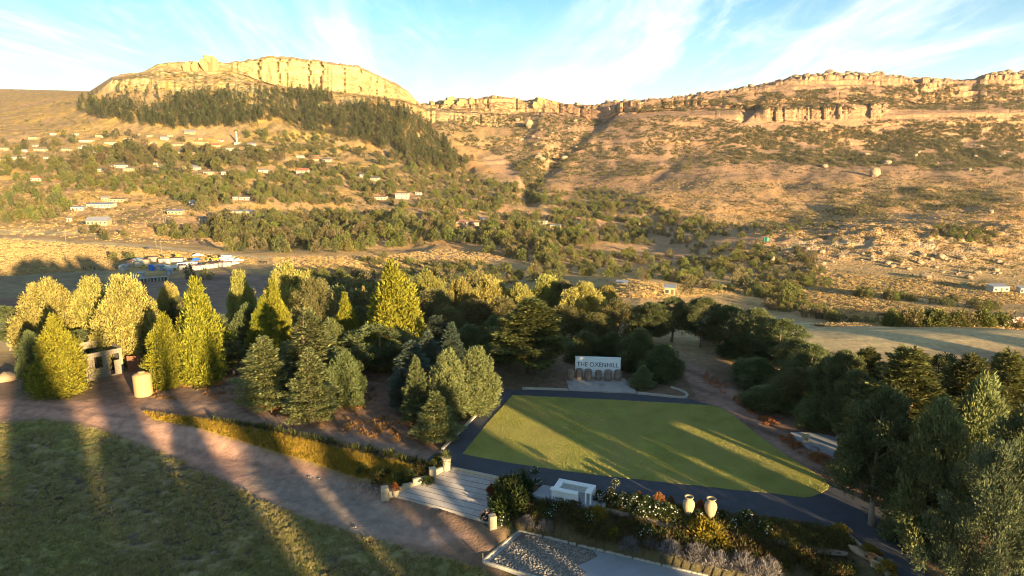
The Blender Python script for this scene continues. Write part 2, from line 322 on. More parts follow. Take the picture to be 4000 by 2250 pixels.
def build_ground():
    xs = np.concatenate([np.arange(-140, -40, 2.0), np.arange(-40, 32, 0.20), np.arange(32, 141, 2.0)])
    ys = np.concatenate([np.arange(-90, 14, 2.0), np.arange(14, 50, 0.20), np.arange(50, 80.1, 0.4)])
    X, Y = np.meshgrid(xs, ys); Z = hN(X, Y)
    d, w, dr = edge_sd(X, Y)
    px, py = proj(np.stack([X, Y, Z], -1))
    paved = (poly_d(X, Y, ROAD_W) < 0.25) | (poly_d(X, Y, LAWN_W) < 0.25)
    nx = (fbm(px / 60, py / 30, 3, 3) - .5) * 40                        # ragged borders
    def msk(poly, soft): return 1 - sstep(-soft, soft, poly_d(px + nx, py + nx * .5, poly))
    base = np.zeros(X.shape + (3,))
    n1 = fbm(X / 3.0, Y / 3.0, 11, 4)[..., None]; n2 = fbm(X / .9, Y / .9, 5, 3)[..., None]; n3 = fbm(X / 9, Y / 9, 8, 3)[..., None]
    def c(*v): return np.array(v)
    base[:] = c(.22, .140, .098) * (.75 + .5 * n1)                      # bare brown soil under the trees
    olive = c(.12, .105, .045)
    base = base * (1 - .5 * sstep(.45, .7, n3)) + olive * .5 * sstep(.45, .7, n3)
    up = sstep(1.0, -3.0, d)[..., None]
    pink = c(.44, .262, .190) * (.80 + .4 * n1); rut = c(.27, .165, .13)
    rl = np.abs(((d * 0.55 + 1.2 * n3[..., 0]) % 1.0) - .5)              # wheel ruts run along the edge of the slope
    pinkr = pink * (1 - .55 * sstep(.30, .46, rl)[..., None]) + rut * .55 * sstep(.30, .46, rl)[..., None]
    k = msk(TRACK, 22)[..., None]; base = base * (1 - k) + pinkr * k
    grey = c(.27, .225, .185) * (.8 + .4 * n2); kg = msk([(980, 1830), (1300, 1880), (1480, 1960), (1700, 2100), (1500, 2120), (1150, 2000), (950, 1900)], 40)[..., None] * .8
    base = base * (1 - kg) + grey * kg
    k = msk(TRACK2, 10)[..., None] * .85; base = base * (1 - k) + c(.30, .20, .155) * (.8 + .4 * n2) * k
    k = msk(TRACK3, 6)[..., None] * .7; base = base * (1 - k) + c(.30, .21, .16) * k
    k = msk(TRACKR, 10)[..., None]
    rr = np.abs(((X * .74 + Y * .50) * .42 % 1.0) - .5)[..., None]
    base = base * (1 - k) + (c(.31, .190, .140) * (.7 + .6 * n1) * (1 - .35 * sstep(.25, .45, rr))) * k
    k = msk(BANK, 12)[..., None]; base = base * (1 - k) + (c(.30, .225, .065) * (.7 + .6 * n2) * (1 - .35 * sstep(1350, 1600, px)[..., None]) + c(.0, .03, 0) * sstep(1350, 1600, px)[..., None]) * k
    kd = (sstep(59, 68, Y + 3 * n3[..., 0]) * sstep(0.20, .45, n1[..., 0] + .15))[..., None]; base = base * (1 - kd) + c(.52, .385, .20) * (.75 + .5 * n2) * kd
    # rough grass field, tussocks with dark gaps
    k = msk(FIELD, 18)[..., None]
    tus = sstep(.36, .62, fbm(X / .55, Y / .40, 21, 3))[..., None]
    pat = sstep(.40, .62, fbm(X / 5.5, Y / 5.5, 31, 3))[..., None]
    green = c(.255, .250, .080) * (1 - pat) + c(.265, .220, .108) * pat
    gap = c(.115, .090, .060)
    row = (.5 + .5 * np.sin((X * .34 + Y * .94) * 5.2 + 2.5 * n1[..., 0]))[..., None]; tus = tus * (.72 + .28 * row)
    fcol = gap * (1 - tus) * (.35 + .65 * pat) + green * (tus + (1 - tus) * (.65 - .65 * pat))
    base = base * (1 - k) + fcol * (.75 + .5 * n1) * k
    # planted bed between the road and the lower slab
    bed = ((d > 0) & (d < w + 2.5) & (px > 1930) & (px < 3500))
    bed = sstep(0, .5, d) * (1 - sstep(w + 1.5, w + 3.0, d)) * sstep(1930, 2010, px) * (1 - sstep(3400, 3520, px))
    bed = bed[..., None]; bc = c(.105, .085, .042) * (.6 + .8 * n2); base = base * (1 - bed) + bc * bed
    bankm = msk(BANK, 20)
    bump = (fbm(X / .55, Y / .40, 21, 3) - .5) * .30 * k[..., 0] + (fbm(X / .5, Y / .5, 41, 3) - .5) * .24 * bankm + (n2[..., 0] - .5) * .10 * (1 - k[..., 0]) + (n1[..., 0] - .5) * .22
    Z2 = np.where(paved, Z - .06, Z + bump * np.clip(poly_d(X, Y, ROAD_W) / 1.0, 0, 1) - .02)
    for pl, zz in CUTS:
        m_ = poly_d(X, Y, pl) < .12; Z2 = np.where(m_, np.minimum(Z2, (zz(X, Y) if callable(zz) else zz)), Z2)
    nY, nX = X.shape; idx = np.arange(nX * nY).reshape(nY, nX)
    q = np.stack([idx[:-1, :-1], idx[:-1, 1:], idx[1:, 1:], idx[1:, :-1]], -1).reshape(-1, 4)
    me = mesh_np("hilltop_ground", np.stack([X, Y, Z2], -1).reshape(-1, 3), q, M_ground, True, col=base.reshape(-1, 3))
    return struct(ob("hilltop_ground", me))
zS = -1.36
SLABP = [(2027, 2074), (2330, 2148), (2767, 2252), (3050, 2320), (2750, 2560), (2150, 2270), (1886, 2193)]
TERP = [(1764, 1829), (1984, 1879), (1942, 1900), (1935, 1990), (1917, 2045), (1700, 1988), (1527, 1941), (1610, 1900), (1694, 1868)]
_tp = [gp(*q) for q in TERP]
_cf = np.linalg.lstsq(np.array([[p[0], p[1], 1] for p in _tp]), np.array([p[2] + .06 for p in _tp]), rcond=None)[0]
CUTS = [([tuple(hray(x, y, zS)[:2]) for x, y in SLABP], zS - .12), ([tuple(p[:2]) for p in _tp], lambda X, Y: _cf[0] * X + _cf[1] * Y + _cf[2] - .12)]
build_ground()
struct(ob("asphalt_road", fill_poly("asphalt_road", ROAD_W, 0.012, M_asphalt)))
struct(ob("lawn", slab("lawn", [(x, y, 0.035) for x, y in LAWN_W], 0.05, M_lawn)))
# ------------------------------------------------------------------ the valley, the slopes and the cliffs beyond
UK = np.array([-900, 0, 250, 350, 440, 560, 620, 700, 800, 900, 980, 1060, 1150, 1250, 1400, 1480, 1560, 1585, 1640, 1680, 1750, 1850, 1930, 2000, 2060, 2110, 2200, 2340, 2370, 2500, 2700, 2900, 2980, 3100, 3180, 3300, 3450, 3580, 3800, 3850, 4000, 4900.])
_I  = [480, 470, 440, 405, 352, 345, 342, 345, 345, 345, 350, 355, 362, 374, 388, 398, 408, 412, 440, 470, 472, 480, 490, 482, 470, 452, 470, 478, 470, 460, 452, 445, 470, 475, 465, 460, 455, 445, 440, 440, 440, 440]
_I2 = [470, 460, 432, 385, 312, 305, 315, 322, 325, 325, 332, 345, 354, 365, 378, 388, 398, 402, 420, 430, 440, 445, 450, 455, 445, 440, 455, 462, 455, 440, 430, 425, 415, 420, 415, 410, 405, 410, 405, 400, 400, 400]
_J  = [410, 400, 380, 372, 306, 290, 276, 276, 276, 278, 302, 332, 342, 354, 368, 378, 388, 394, 414, 425, 424, 428, 432, 434, 438, 432, 444, 452, 432, 425, 415, 402, 400, 390, 385, 380, 385, 395, 400, 390, 390, 390]
_K  = [405, 395, 375, 366, 302, 284, 252, 248, 246, 252, 240, 225, 235, 245, 266, 300, 340, 360, 412, 412, 396, 392, 380, 390, 396, 386, 410, 415, 406, 398, 378, 350, 336, 310, 300, 298, 300, 312, 318, 300, 295, 290]
_L  = [345, 347, 353, 356, 298, 280, 248, 243, 241, 247, 233, 217, 227, 238, 260, 293, 334, 352, 406, 406, 388, 385, 374, 385, 391, 381, 405, 409, 399, 392, 373, 342, 328, 304, 293, 290, 292, 306, 311, 293, 287, 280]
UY = np.array([-900, 0, 350, 440, 1000, 1560, 1640, 1700, 2050, 2200, 2500, 3000, 4000, 4900.])
YI  = [1150, 1150, 1150, 1150, 1150, 1120, 1150, 1155, 1160, 1130, 1050, 1000, 980, 960]
YI2 = [1170, 1170, 1165, 1162, 1165, 1136, 1170, 1172, 1178, 1148, 1085, 1050, 1013, 1005, 1030, 1030, 1010]
UY2 = np.array([-900, 0, 350, 440, 1000, 1560, 1640, 1700, 2050, 2200, 2500, 2900, 2985, 3460, 3540, 4000, 4900.])
YJ  = [1500, 1500, 1300, 1235, 1240, 1200, 1235, 1240, 1245, 1215, 1115, 1068, 1050, 1030]
YK  = [1550, 1550, 1330, 1252, 1258, 1216, 1252, 1258, 1263, 1236, 1135, 1124, 1106, 1086]
YL  = [2400, 2400, 1900, 1330, 1340, 1300, 1320, 1320, 1325, 1300, 1215, 1180, 1160, 1140]
UF = np.array([-900, 0, 350, 700, 1000, 1300, 1600, 1800, 2000, 2300, 2600, 3000, 3400, 3700, 4000, 4900.])
YF  = [430, 430, 430, 430, 430, 440, 460, 470, 480, 480, 470, 450, 440, 440, 440, 430]
PF  = [905, 905, 900, 935, 968, 972, 962, 945, 935, 938, 950, 940, 905, 900, 895, 885]
PG  = [762, 762, 762, 782, 802, 822, 835, 852, 872, 888, 888, 872, 856, 848, 842, 835]
PH  = [622, 622, 622, 632, 642, 662, 692, 720, 742, 742, 720, 702, 692, 690, 690, 690]
PH2 = [542, 542, 540, 545, 560, 590, 622, 660, 665, 640, 605, 580, 570, 562, 560, 560]
YG, YH, YH2 = 600, 800, 950
UZ = np.array([-900, 0, 500, 1000, 1500, 2000, 2500, 3000, 3500, 4000, 4900.])
ZB = [-13, -14, -14, -14, -14, -14, -14.5, -17, -20, -20, -20]
ZC = [-27, -28, -28, -27, -27, -25, -25, -33, -36, -37, -37]
ZD = [-33, -34, -34, -36, -38, -38, -38, -46, -47, -48, -48]
ZE = [-34, -34, -34, -38, -42, -47, -50, -51, -50, -50, -50]

def build_terrain():
    us = np.concatenate([np.arange(-900, 0, 30), np.arange(0, 4000, 7.0), np.arange(4000, 4901, 30)])
    nu = len(us)
    def z2py(z, Y): return proj(np.stack([0 * us, Y + 0 * us, z + 0 * us], -1))[1]
    I = lambda k, v: np.interp(us, k, v)
    x0 = (us - 2000) / F * 78
    zA = hN(np.clip(x0, -139, 139), 0 * us + 77.5) - .3
    feats = [(0 * us + 77.5, z2py(zA, 77.5)), (0 * us + 130, z2py(I(UZ, ZB), 130)), (0 * us + 200, z2py(I(UZ, ZC), 200)), (0 * us + 280, z2py(I(UZ, ZD), 280)), (0 * us + 370, z2py(I(UZ, ZE), 370)),
             (I(UF, YF), I(UF, PF)), (0 * us + YG, I(UF, PG)), (0 * us + YH, I(UF, PH)), (0 * us + YH2, I(UF, PH2)),
             (I(UY, YI), I(UK, _I)), (I(UY2, YI2), I(UK, _I2)), (I(UY, YJ), I(UK, _J)), (I(UY, YK), I(UK, _K)), (I(UY, YL), I(UK, _L)), (I(UY, YL) + 420, None)]
    seg = [14, 16, 20, 24, 26, 44, 46, 36, 46, 30, 34, 56, 26, 5]
    rowY, rowP, rowk = [], [], []
    for s, n in enumerate(seg):
        Ya, Pa = feats[s]; Yb, Pb = feats[s + 1]
        for i in range(n):
            t = i / n
            Yr = np.exp(np.log(Ya) * (1 - t) + np.log(Yb) * t)
            if Pb is None:
                za = P(us, Pa, Ya)[:, 2]; Pr = proj(np.stack([0 * us, Yr, za - 70 * t * t - 12 * t], -1))[1]
            else: Pr = Pa * (1 - t) + Pb * t
            rowY.append(Yr); rowP.append(Pr); rowk.append(s + t)
    Yg = np.array(rowY); Pg = np.array(rowP); kk = np.array(rowk)[:, None]
    # soften the creases of the slopes (not of the cliffs)
    def smooth(A, it):
        for _ in range(it):
            B = A.copy(); B[1:-1] = .25 * A[:-2] + .5 * A[1:-1] + .25 * A[2:]; wgt = sstep(9.05, 8.6, kk) * sstep(0.1, 0.6, kk); A = A * (1 - wgt) + B * wgt
        return A
    Pg = smooth(Pg, 60); Yg = smooth(Yg, 20)
    V = P(us[None, :] + 0 * Yg, Pg, Yg)
    X, Y, Z = V[..., 0], V[..., 1], V[..., 2]
    U = us[None, :] + 0 * Yg
    # relief of the ground: rounded spurs and gullies that run down the slopes
    mid = sstep(3.5, 5.5, kk) * sstep(9.2, 8.2, kk)
    Z = Z + mid * ((fbm(X / 80, Y / 120, 5, 4) - .5) * 20 + (fbm(X / 18, Y / 26, 6, 3) - .5) * 3.5)
    Z = Z + sstep(.2, 1, kk) * sstep(5.0, 3.5, kk) * ((fbm(X / 40, Y / 40, 15, 4) - .5) * 3.0)
    rocky = np.exp(-((kk - 4.8) / .45) ** 2) * sstep(2900, 3150, U)
    Z = Z + rocky * (fbm(X / 9, Y / 6, 16, 3) - .5) * 7
    upper = sstep(8.6, 9.0, kk)
    # cliffs: blocks divided by fissures, set in front of and behind each other; ledges
    def blocks(u, seed, wid):
        r = np.random.default_rng(seed); e = [-1000.0]
        while e[-1] < 5000: e.append(e[-1] + wid * (0.35 + 1.5 * r.random() ** 1.6))
        e = np.array(e); off = r.random(len(e)); j = np.clip(np.searchsorted(e, u) - 1, 0, len(e) - 2)
        s = (u - e[j]) / (e[j + 1] - e[j]); return off[j], s, e[j + 1] - e[j]
    def cliffs(k0, k1, seed, wid, amp, fis, fw=2.6):
        on = sstep(k0 - .06, k0 + .04, kk) * sstep(k1 + .25, k1 + .02, kk)
        wob = (vn(kk * 5, U / 60, seed) - .5) * wid * .16
        o, s, w = blocks(U + wob, seed, wid); o2, s2, w2 = blocks(U + 1.5 * wob, seed + 5, wid * .30)
        pil = np.clip(1 - (2 * s - 1) ** 4, 0, 1); f = np.exp(-((np.minimum(s, 1 - s) * w) / fw) ** 2); f2 = np.exp(-((np.minimum(s2, 1 - s2) * w2) / (fw * .7)) ** 2) * (o2 > .55)
        lay = np.floor((kk - k0) * 4 + 2 * vn(U / 120, kk * 0, seed + 3)); led = _h(lay, np.floor(o * 97), seed + 9)
        return on * (-(o - .3) * amp - pil * amp * .16 + f * fis * (.4 + o) + f2 * fis * .30 - (o2 - .5) * amp * .14 - (led - .5) * amp * .22 + (fbm(U / 14, kk * 16, seed + 2, 3) - .5) * amp * .30)
    lft = sstep(420, 470, U)
    wallR = np.maximum(sstep(2950, 3000, U) * sstep(3490, 3450, U), .35 * sstep(2340, 2380, U) * sstep(.42, .6, fbm(U / 120, U * 0, 55, 3)))
    lowA = np.where(U < 1650, 1.0, np.where(U < 2345, .8, wallR))
    topA = np.where(U < 930, .35, np.where(U < 1640, 1.0, np.where(U < 2345, .85, .22 * sstep(.4, .6, fbm(U / 90, kk * 3, 56, 3)) + .06 + .6 * sstep(2340, 2400, U) * sstep(2800, 2700, U))))
    dY = lft * (cliffs(9, 10, 101, 46, 8, 5) * lowA + np.where(U < 1640, cliffs(11, 12, 202, 92, 11, 9, 2.0), cliffs(11, 12, 212, 70, 14, 9, 4)) * topA)
    dY = dY + sstep(9.9, 10.1, kk) * sstep(11.1, 10.9, kk) * lft * (fbm(U / 26, kk * 14, 44, 4) - .5) * 22
    Ysh = Y + dY; X = X * Ysh / Y; Z = CH + (Z - CH) * Ysh / Y; Y = Ysh
    # the skyline: knobs of rock along the rim
    rim = sstep(11.7, 12.0, kk) * sstep(13.15, 13.0, kk) * sstep(430, 460, U)
    o, s, w = blocks(U, 303, 34); Z = Z + rim * (np.sqrt(np.clip(1 - (2 * s - 1) ** 2, 0, 1)) * o * 3 + (fbm(U / 12, kk * 9, 46, 3) - .5) * 4 - 1)
    # beds of harder rock stand out as ledges
    def ledges(Z, on, h, seed):
        zq = Z / h + 1.3 * fbm(U / 240, kk * .3, seed, 3) + .25 * fbm(U / 22, kk * 2, seed + 1, 2); fr = zq - np.floor(zq)
        return Z + on * h * (sstep(.50, .80, fr) - fr)
    Z = ledges(Z, .85 * sstep(9.9, 10.1, kk) * sstep(12.5, 12.1, kk) * sstep(1660, 1720, U) * sstep(.30, .52, fbm(U / 110, kk * 2.2, 57, 3)), 9.0, 401)
    Z = ledges(Z, .8 * sstep(8.05, 8.3, kk) * sstep(9.0, 8.85, kk) * sstep(1660, 1800, U) * sstep(.50, .62, fbm(U / 130, kk * 5, 59, 3)), 9.0, 411)
    V = np.stack([X, Y, Z], -1)
    gx, gy = proj(V)                                       # a ravine comes down from the gap in the cliffs
    for pl, dep, wd in [([(2375, 428), (2345, 462), (2290, 498), (2255, 540), (2180, 580), (2150, 640), (2075, 700), (2060, 760)], 10, 34), ([(2960, 400), (2930, 430), (2900, 460)], 9, 16), ([(1660, 440), (1690, 520), (1760, 600), (1850, 680)], 6, 20), ([(2700, 560), (2620, 640), (2500, 720)], 2.2, 26), ([(3300, 560), (3200, 640), (3050, 740)], 1.8, 28), ([(3780, 540), (3650, 650), (3520, 740)], 2.2, 28)]:
        dist = np.full(Z.shape, 1e9)
        for (ax, ay), (bx_, by_) in zip(pl[:-1], pl[1:]):
            t_ = np.clip(((gx - ax) * (bx_ - ax) + (gy - ay) * (by_ - ay)) / ((bx_ - ax) ** 2 + (by_ - ay) ** 2), 0, 1); dist = np.minimum(dist, np.hypot(gx - ax - t_ * (bx_ - ax), gy - ay - t_ * (by_ - ay)))
        dist = dist + (fbm(gx / 30, gy / 16, 58, 3) - .5) * 22; Z = Z - dep * np.exp(-(dist / wd) ** 2) * (kk > 5) * (kk < 12.2)
    V = np.stack([X, Y, Z], -1)
    # ------- colours of rock, soil and dry grass
    def c(*v): return np.array(v)
    n1 = fbm(X / 28, Y / 28, 61, 4)[..., None]; n2 = fbm(X / 7, Y / 7, 62, 4)[..., None]; n3 = fbm(X / 120, Y / 120, 63, 3)[..., None]
    lf = sstep(1900, 1100, U)[..., None]
    gold = c(.52, .33, .105) * lf + c(.52, .295, .130) * (1 - lf); tan = c(.42, .275, .140); pinks = c(.52, .31, .19)
    col = gold * (1 - sstep(.35, .65, n1)) + tan * sstep(.35, .65, n1)
    col = col * (1 - .5 * sstep(.5, .68, n3)) + pinks * .5 * sstep(.5, .68, n3)
    scrub = (sstep(.45, .60, n2) * .55) * sstep(5.6, 7.0, kk)[..., None]
    col = col * (1 - scrub) + c(.19, .16, .075) * scrub
    rgt = (sstep(1900, 2400, U) * sstep(6.3, 7.3, kk))[..., None]
    col = col * (1 - .75 * rgt) + (c(.325, .200, .132) * (.65 + .7 * n2)) * .75 * rgt
    upr = (sstep(1640, 1700, U) * sstep(8.6, 9.4, kk))[..., None]
    col = col * (1 - .7 * upr) + (c(.265, .170, .112) * (.6 + .8 * n2)) * .7 * upr
    valley = sstep(4.6, 3.8, kk)[..., None]
    col = col * (1 - valley) + (c(.46, .31, .145) * (.75 + .5 * n2)) * valley
    # ploughed and stubble fields at the left, brown fields below the trees
    pxg, pyg = proj(V)
    def fld(poly, cc, a=1.0, soft=6):
        nonlocal col
        jj = (fbm(pxg / 40, pyg / 14, 71, 3) - .5) * 14
        k = (a * (1 - sstep(-soft, soft, poly_d(pxg + jj, pyg + jj * .5, poly))))[..., None]; col = col * (1 - k) + np.array(cc) * (.75 + .5 * n2) * k
    fld([(-900, 1070), (0, 1075), (330, 1060), (430, 1180), (300, 1250), (-900, 1260)], (.34, .26, .15))
    fld([(-900, 1165), (90, 1165), (350, 1190), (420, 1290), (-900, 1300)], (.28, .165, .12))
    fld([(430, 1120), (900, 1060), (1100, 1080), (1150, 1180), (900, 1290), (430, 1290)], (.30, .205, .15))
    fld([(-900, 940), (0, 945), (500, 975), (900, 1005), (1000, 1030), (600, 1075), (430, 1130), (330, 1060), (0, 1070), (-900, 1070)], (.52, .36, .16))
    fld([(1050, 1005), (1500, 1000), (1700, 975), (2140, 985), (2150, 1000), (1800, 1040), (1500, 1090), (1200, 1080)], (.52, .34, .19))
    fld([(330, 985), (420, 1000), (410, 1130), (350, 1130), (350, 1040), (280, 1000)], (.36, .27, .17))
    fld([(-900, 905), (0, 925), (600, 960), (1100, 1010), (1100, 1016), (600, 968), (0, 936), (-900, 915)], (.56, .43, .25), soft=3)
    fld([(-900, 895), (100, 895), (300, 905), (430, 925), (300, 918), (0, 915), (-900, 905)], (.55, .42, .22))
    fld([(2250, 1150), (2600, 1170), (2900, 1140), (3200, 1230), (3950, 1320), (4900, 1330), (4900, 1260), (3500, 1180), (2950, 1100), (2700, 1130), (2450, 1090), (2300, 1120)], (.50, .335, .155))
    fld([(3000, 1230), (3190, 1268), (3500, 1300), (3900, 1350), (4900, 1380), (4900, 1600), (3000, 1600)], (.55, .43, .27))
    fld([(1980, 560), (2060, 590), (2080, 700), (2040, 730), (1950, 690), (1880, 620)], (.46, .285, .175), .7)
    fld([(3550, 700), (3700, 712), (3720, 735), (3560, 730)], (.47, .29, .14))
    # the dam of paler rock rubble on the right-hand outcrop
    rk = (np.exp(-((kk - 4.72) / .40) ** 2) * sstep(2950, 3150, U) * sstep(.42, .60, fbm(X / 6, Y / 6, 81, 3)))[..., None]
    col = col * (1 - rk) + c(.43, .33, .21) * rk
    # bare rock where it is steep
    gz = np.zeros_like(Z); gz[1:-1] = (Z[2:] - Z[:-2]) / np.maximum(np.hypot(Y[2:] - Y[:-2], 0), .8)
    steep = sstep(.8, 1.5, np.abs(gz)) * sstep(8.0, 8.3, kk) * sstep(12.9, 12.2, kk)
    patch = sstep(.52 - .03 * (U > 1650), .62 - .03 * (U > 1650), fbm(U / 30, kk * 10, 91, 4)) * sstep(8.5, 9.0, kk) * sstep(390, 470, U)
    rockm = np.maximum(steep, patch)[..., None] * sstep(390, 450, U)[..., None]
    st = fbm(U / 200, Z / 3.2, 92, 3)[..., None]; vs = fbm(U / 5, Z / 40, 93, 3)[..., None]
    rl = c(.50, .42, .20); rr = c(.43, .255, .140); lfr = sstep(2300, 1500, U)[..., None]
    rock = rl * lfr + rr * (1 - lfr)
    rock = rock * (.72 + .5 * st) * (1 - .45 * sstep(.55, .75, vs)); rust = sstep(.52, .70, fbm(U / 60, Z / 14, 94, 3))[..., None]; rock = rock * (1 - .45 * rust) + c(.40, .24, .12) * .45 * rust
    col = col * (1 - rockm) + rock * rockm
    ny, nx = X.shape; idx = np.arange(nx * ny).reshape(ny, nx)
    q = np.stack([idx[:-1, :-1], idx[:-1, 1:], idx[1:, 1:], idx[1:, :-1]], -1).reshape(-1, 4)
    M = mat("hill_rock_and_dry_grass", attr=True, nscale=0.22, namt=0.30, bump=1.8, bscale=0.8, rough=0.95, spec=0.05)
    me = mesh_np("hills", V.reshape(-1, 3), q, M, True, col=np.clip(col, 0, 1).reshape(-1, 3))
    sm = np.repeat(kk[:-1, 0] < 8.9, nx - 1); me.polygons.foreach_set("use_smooth", sm)
    struct(ob("hills", me))
    return us, V, pxg, pyg, kk[:, 0]
TU, TV, TPX, TPY, TK = build_terrain()
def tp(px, py, kmax=13.2):
    """photo pixel on the far terrain: the nearest surface that the ray meets"""
    j = int(np.clip(np.searchsorted(TU, px), 1, len(TU) - 1)); j = j if abs(TU[j] - px) < abs(TU[j - 1] - px) else j - 1
    colp = TPY[:, j]; hit = np.where(colp[1:] <= py)[0]
    if len(hit) == 0: return None
    i = hit[0] + 1
    if TK[i] > kmax: return None
    t = (colp[i - 1] - py) / max(colp[i - 1] - colp[i], 1e-6); t = min(max(t, 0), 1)
    a = TV[i - 1, j] * (1 - t) + TV[i, j] * t
    q = a.copy(); q[0] += (px - TU[j]) / F * a[1]; return q
# the land goes on beyond the crest to the horizon
def build_plain():
    M = mat("far_plain", (.34, .25, .14), nscale=0.004, namt=.2)
    v = []; f = []; R = [2300, 3000, 4200, 6000]; n = 24
    for r in R:
        for j in range(n + 1):
            a = math.radians(-70 + 140 * j / n); v.append((r * math.sin(a), r * math.cos(a), 40 - r * .004))
    for i in range(len(R) - 1):
        for j in range(n): f.append((i * (n + 1) + j, i * (n + 1) + j + 1, (i + 1) * (n + 1) + j + 1, (i + 1) * (n + 1) + j))
    struct(ob("plain", mesh_np("plain", v, f, M)))
build_plain()
# ------------------------------------------------------------------ foliage
def leaf_mat(name, transl=0.28):
    m = mat(name, attr=True, rough=0.7, spec=0.12, transl=transl)
    nt = m.node_tree; N = nt.nodes; L = nt.links
    oi = N.new("ShaderNodeObjectInfo"); at = next(n for n in N if n.type == 'VERTEX_COLOR')
    hs = N.new("ShaderNodeHueSaturation"); L.new(at.outputs[0], hs.inputs['Color'])
    def mr(lo, hi, src):
        r = N.new("ShaderNodeMapRange"); r.inputs[3].default_value = lo; r.inputs[4].default_value = hi; L.new(src, r.inputs[0]); return r.outputs[0]
    L.new(mr(.485, .515, oi.outputs['Random']), hs.inputs['Hue'])
    mu = N.new("ShaderNodeMath"); mu.operation = 'FRACT'; m2 = N.new("ShaderNodeMath"); m2.operation = 'MULTIPLY'; m2.inputs[1].default_value = 7.13
    L.new(oi.outputs['Random'], m2.inputs[0]); L.new(m2.outputs[0], mu.inputs[0]); L.new(mr(.78, 1.22, mu.outputs[0]), hs.inputs['Value'])
    for n in N:
        if n.type == 'BSDF_PRINCIPLED': L.new(hs.outputs[0], n.inputs['Base Color'])
        if n.type == 'BSDF_TRANSLUCENT': L.new(hs.outputs[0], n.inputs['Color'])
    return m
M_leaf = leaf_mat("foliage")
M_bark = mat("bark", (.13, .095, .07), nscale=6, namt=.3, bump=.02, bscale=10)
M_barkp = mat("pale_bark", (.26, .21, .16), nscale=6, namt=.3, bump=.02, bscale=10)

def nrm(v): return v / (np.linalg.norm(v, axis=-1, keepdims=True) + 1e-9)
def quads(c, d, up, l, w):
    """pointed leaf-spray faces: base, side, tip, side"""
    d = nrm(d); s = nrm(np.cross(d, up)); l = np.asarray(l)[:, None]; w = np.asarray(w)[:, None]
    n = nrm(np.cross(s, d))
    v = np.stack([c, c + d * l * .55 + s * w * .5 + n * l * .06, c + d * l - n * l * .05, c + d * l * .45 - s * w * .5 + n * l * .06], 1)
    return v.reshape(-1, 3), np.arange(len(c) * 4).reshape(-1, 4)
def leafcol(r, n, base, var=.28, hue=.12):
    b = np.array(base); k = (1 - var + 2 * var * r.random(n))[:, None]; h = (r.random(n)[:, None] - .5) * 2 * hue
    return np.repeat(b * k * (1 + h * np.array([1.0, 0.15, -.6])), 4, 0)
def crown_branchy(seed, H, R, prof, nb, npb, z0, e0, e1, droop, fan, l, w, base, flat=.35, jit=.05, spread=1.0):
    r = np.random.default_rng(seed); cs = []; ds = []; us = []
    golden = 2.39996
    for b in range(nb):
        t = (b + r.random()) / nb; t = t ** .92
        z = z0 + (H - z0) * t * .985; ln = R * prof(t) * (.72 + .5 * r.random()) + .12
        az = b * golden + r.normal(0, .35); el = math.radians(e0 * (1 - t) + e1 * t + r.normal(0, 5))
        d = np.array([math.cos(az) * math.cos(el), math.sin(az) * math.cos(el), math.sin(el)]); ph = np.array([-math.sin(az), math.cos(az), 0])
        n = max(6, int(npb * (ln / R) ** 1.25)); s = .12 + .88 * r.random(n) ** .75
        lat = (r.random(n) - .5) * 2 * fan * ln * np.sin(np.clip(s * 1.05, 0, 1) * math.pi * .86 + .35)
        p = np.array([0, 0, z]) + d * (s * ln)[:, None] + ph * lat[:, None] + np.array([0, 0, -1]) * (droop * ln * s ** 2 + np.abs(lat) * droop * .5)[:, None] + r.normal(0, jit, (n, 3))
        dd = d + ph * (np.sign(lat) * spread * (.3 + .7 * r.random(n)))[:, None] + r.normal(0, .25, (n, 3)) - np.array([0, 0, droop * .6])
        cs.append(p); ds.append(dd); us.append(np.array([0, 0, 1.0]) + r.normal(0, flat, (n, 3)))
    c = np.concatenate(cs); d = np.concatenate(ds); u = np.concatenate(us); n = len(c)
    v, f = quads(c, d, u, l * (.6 + .8 * r.random(n)), w * (.6 + .8 * r.random(n)))
    return v, f, leafcol(r, n, base)
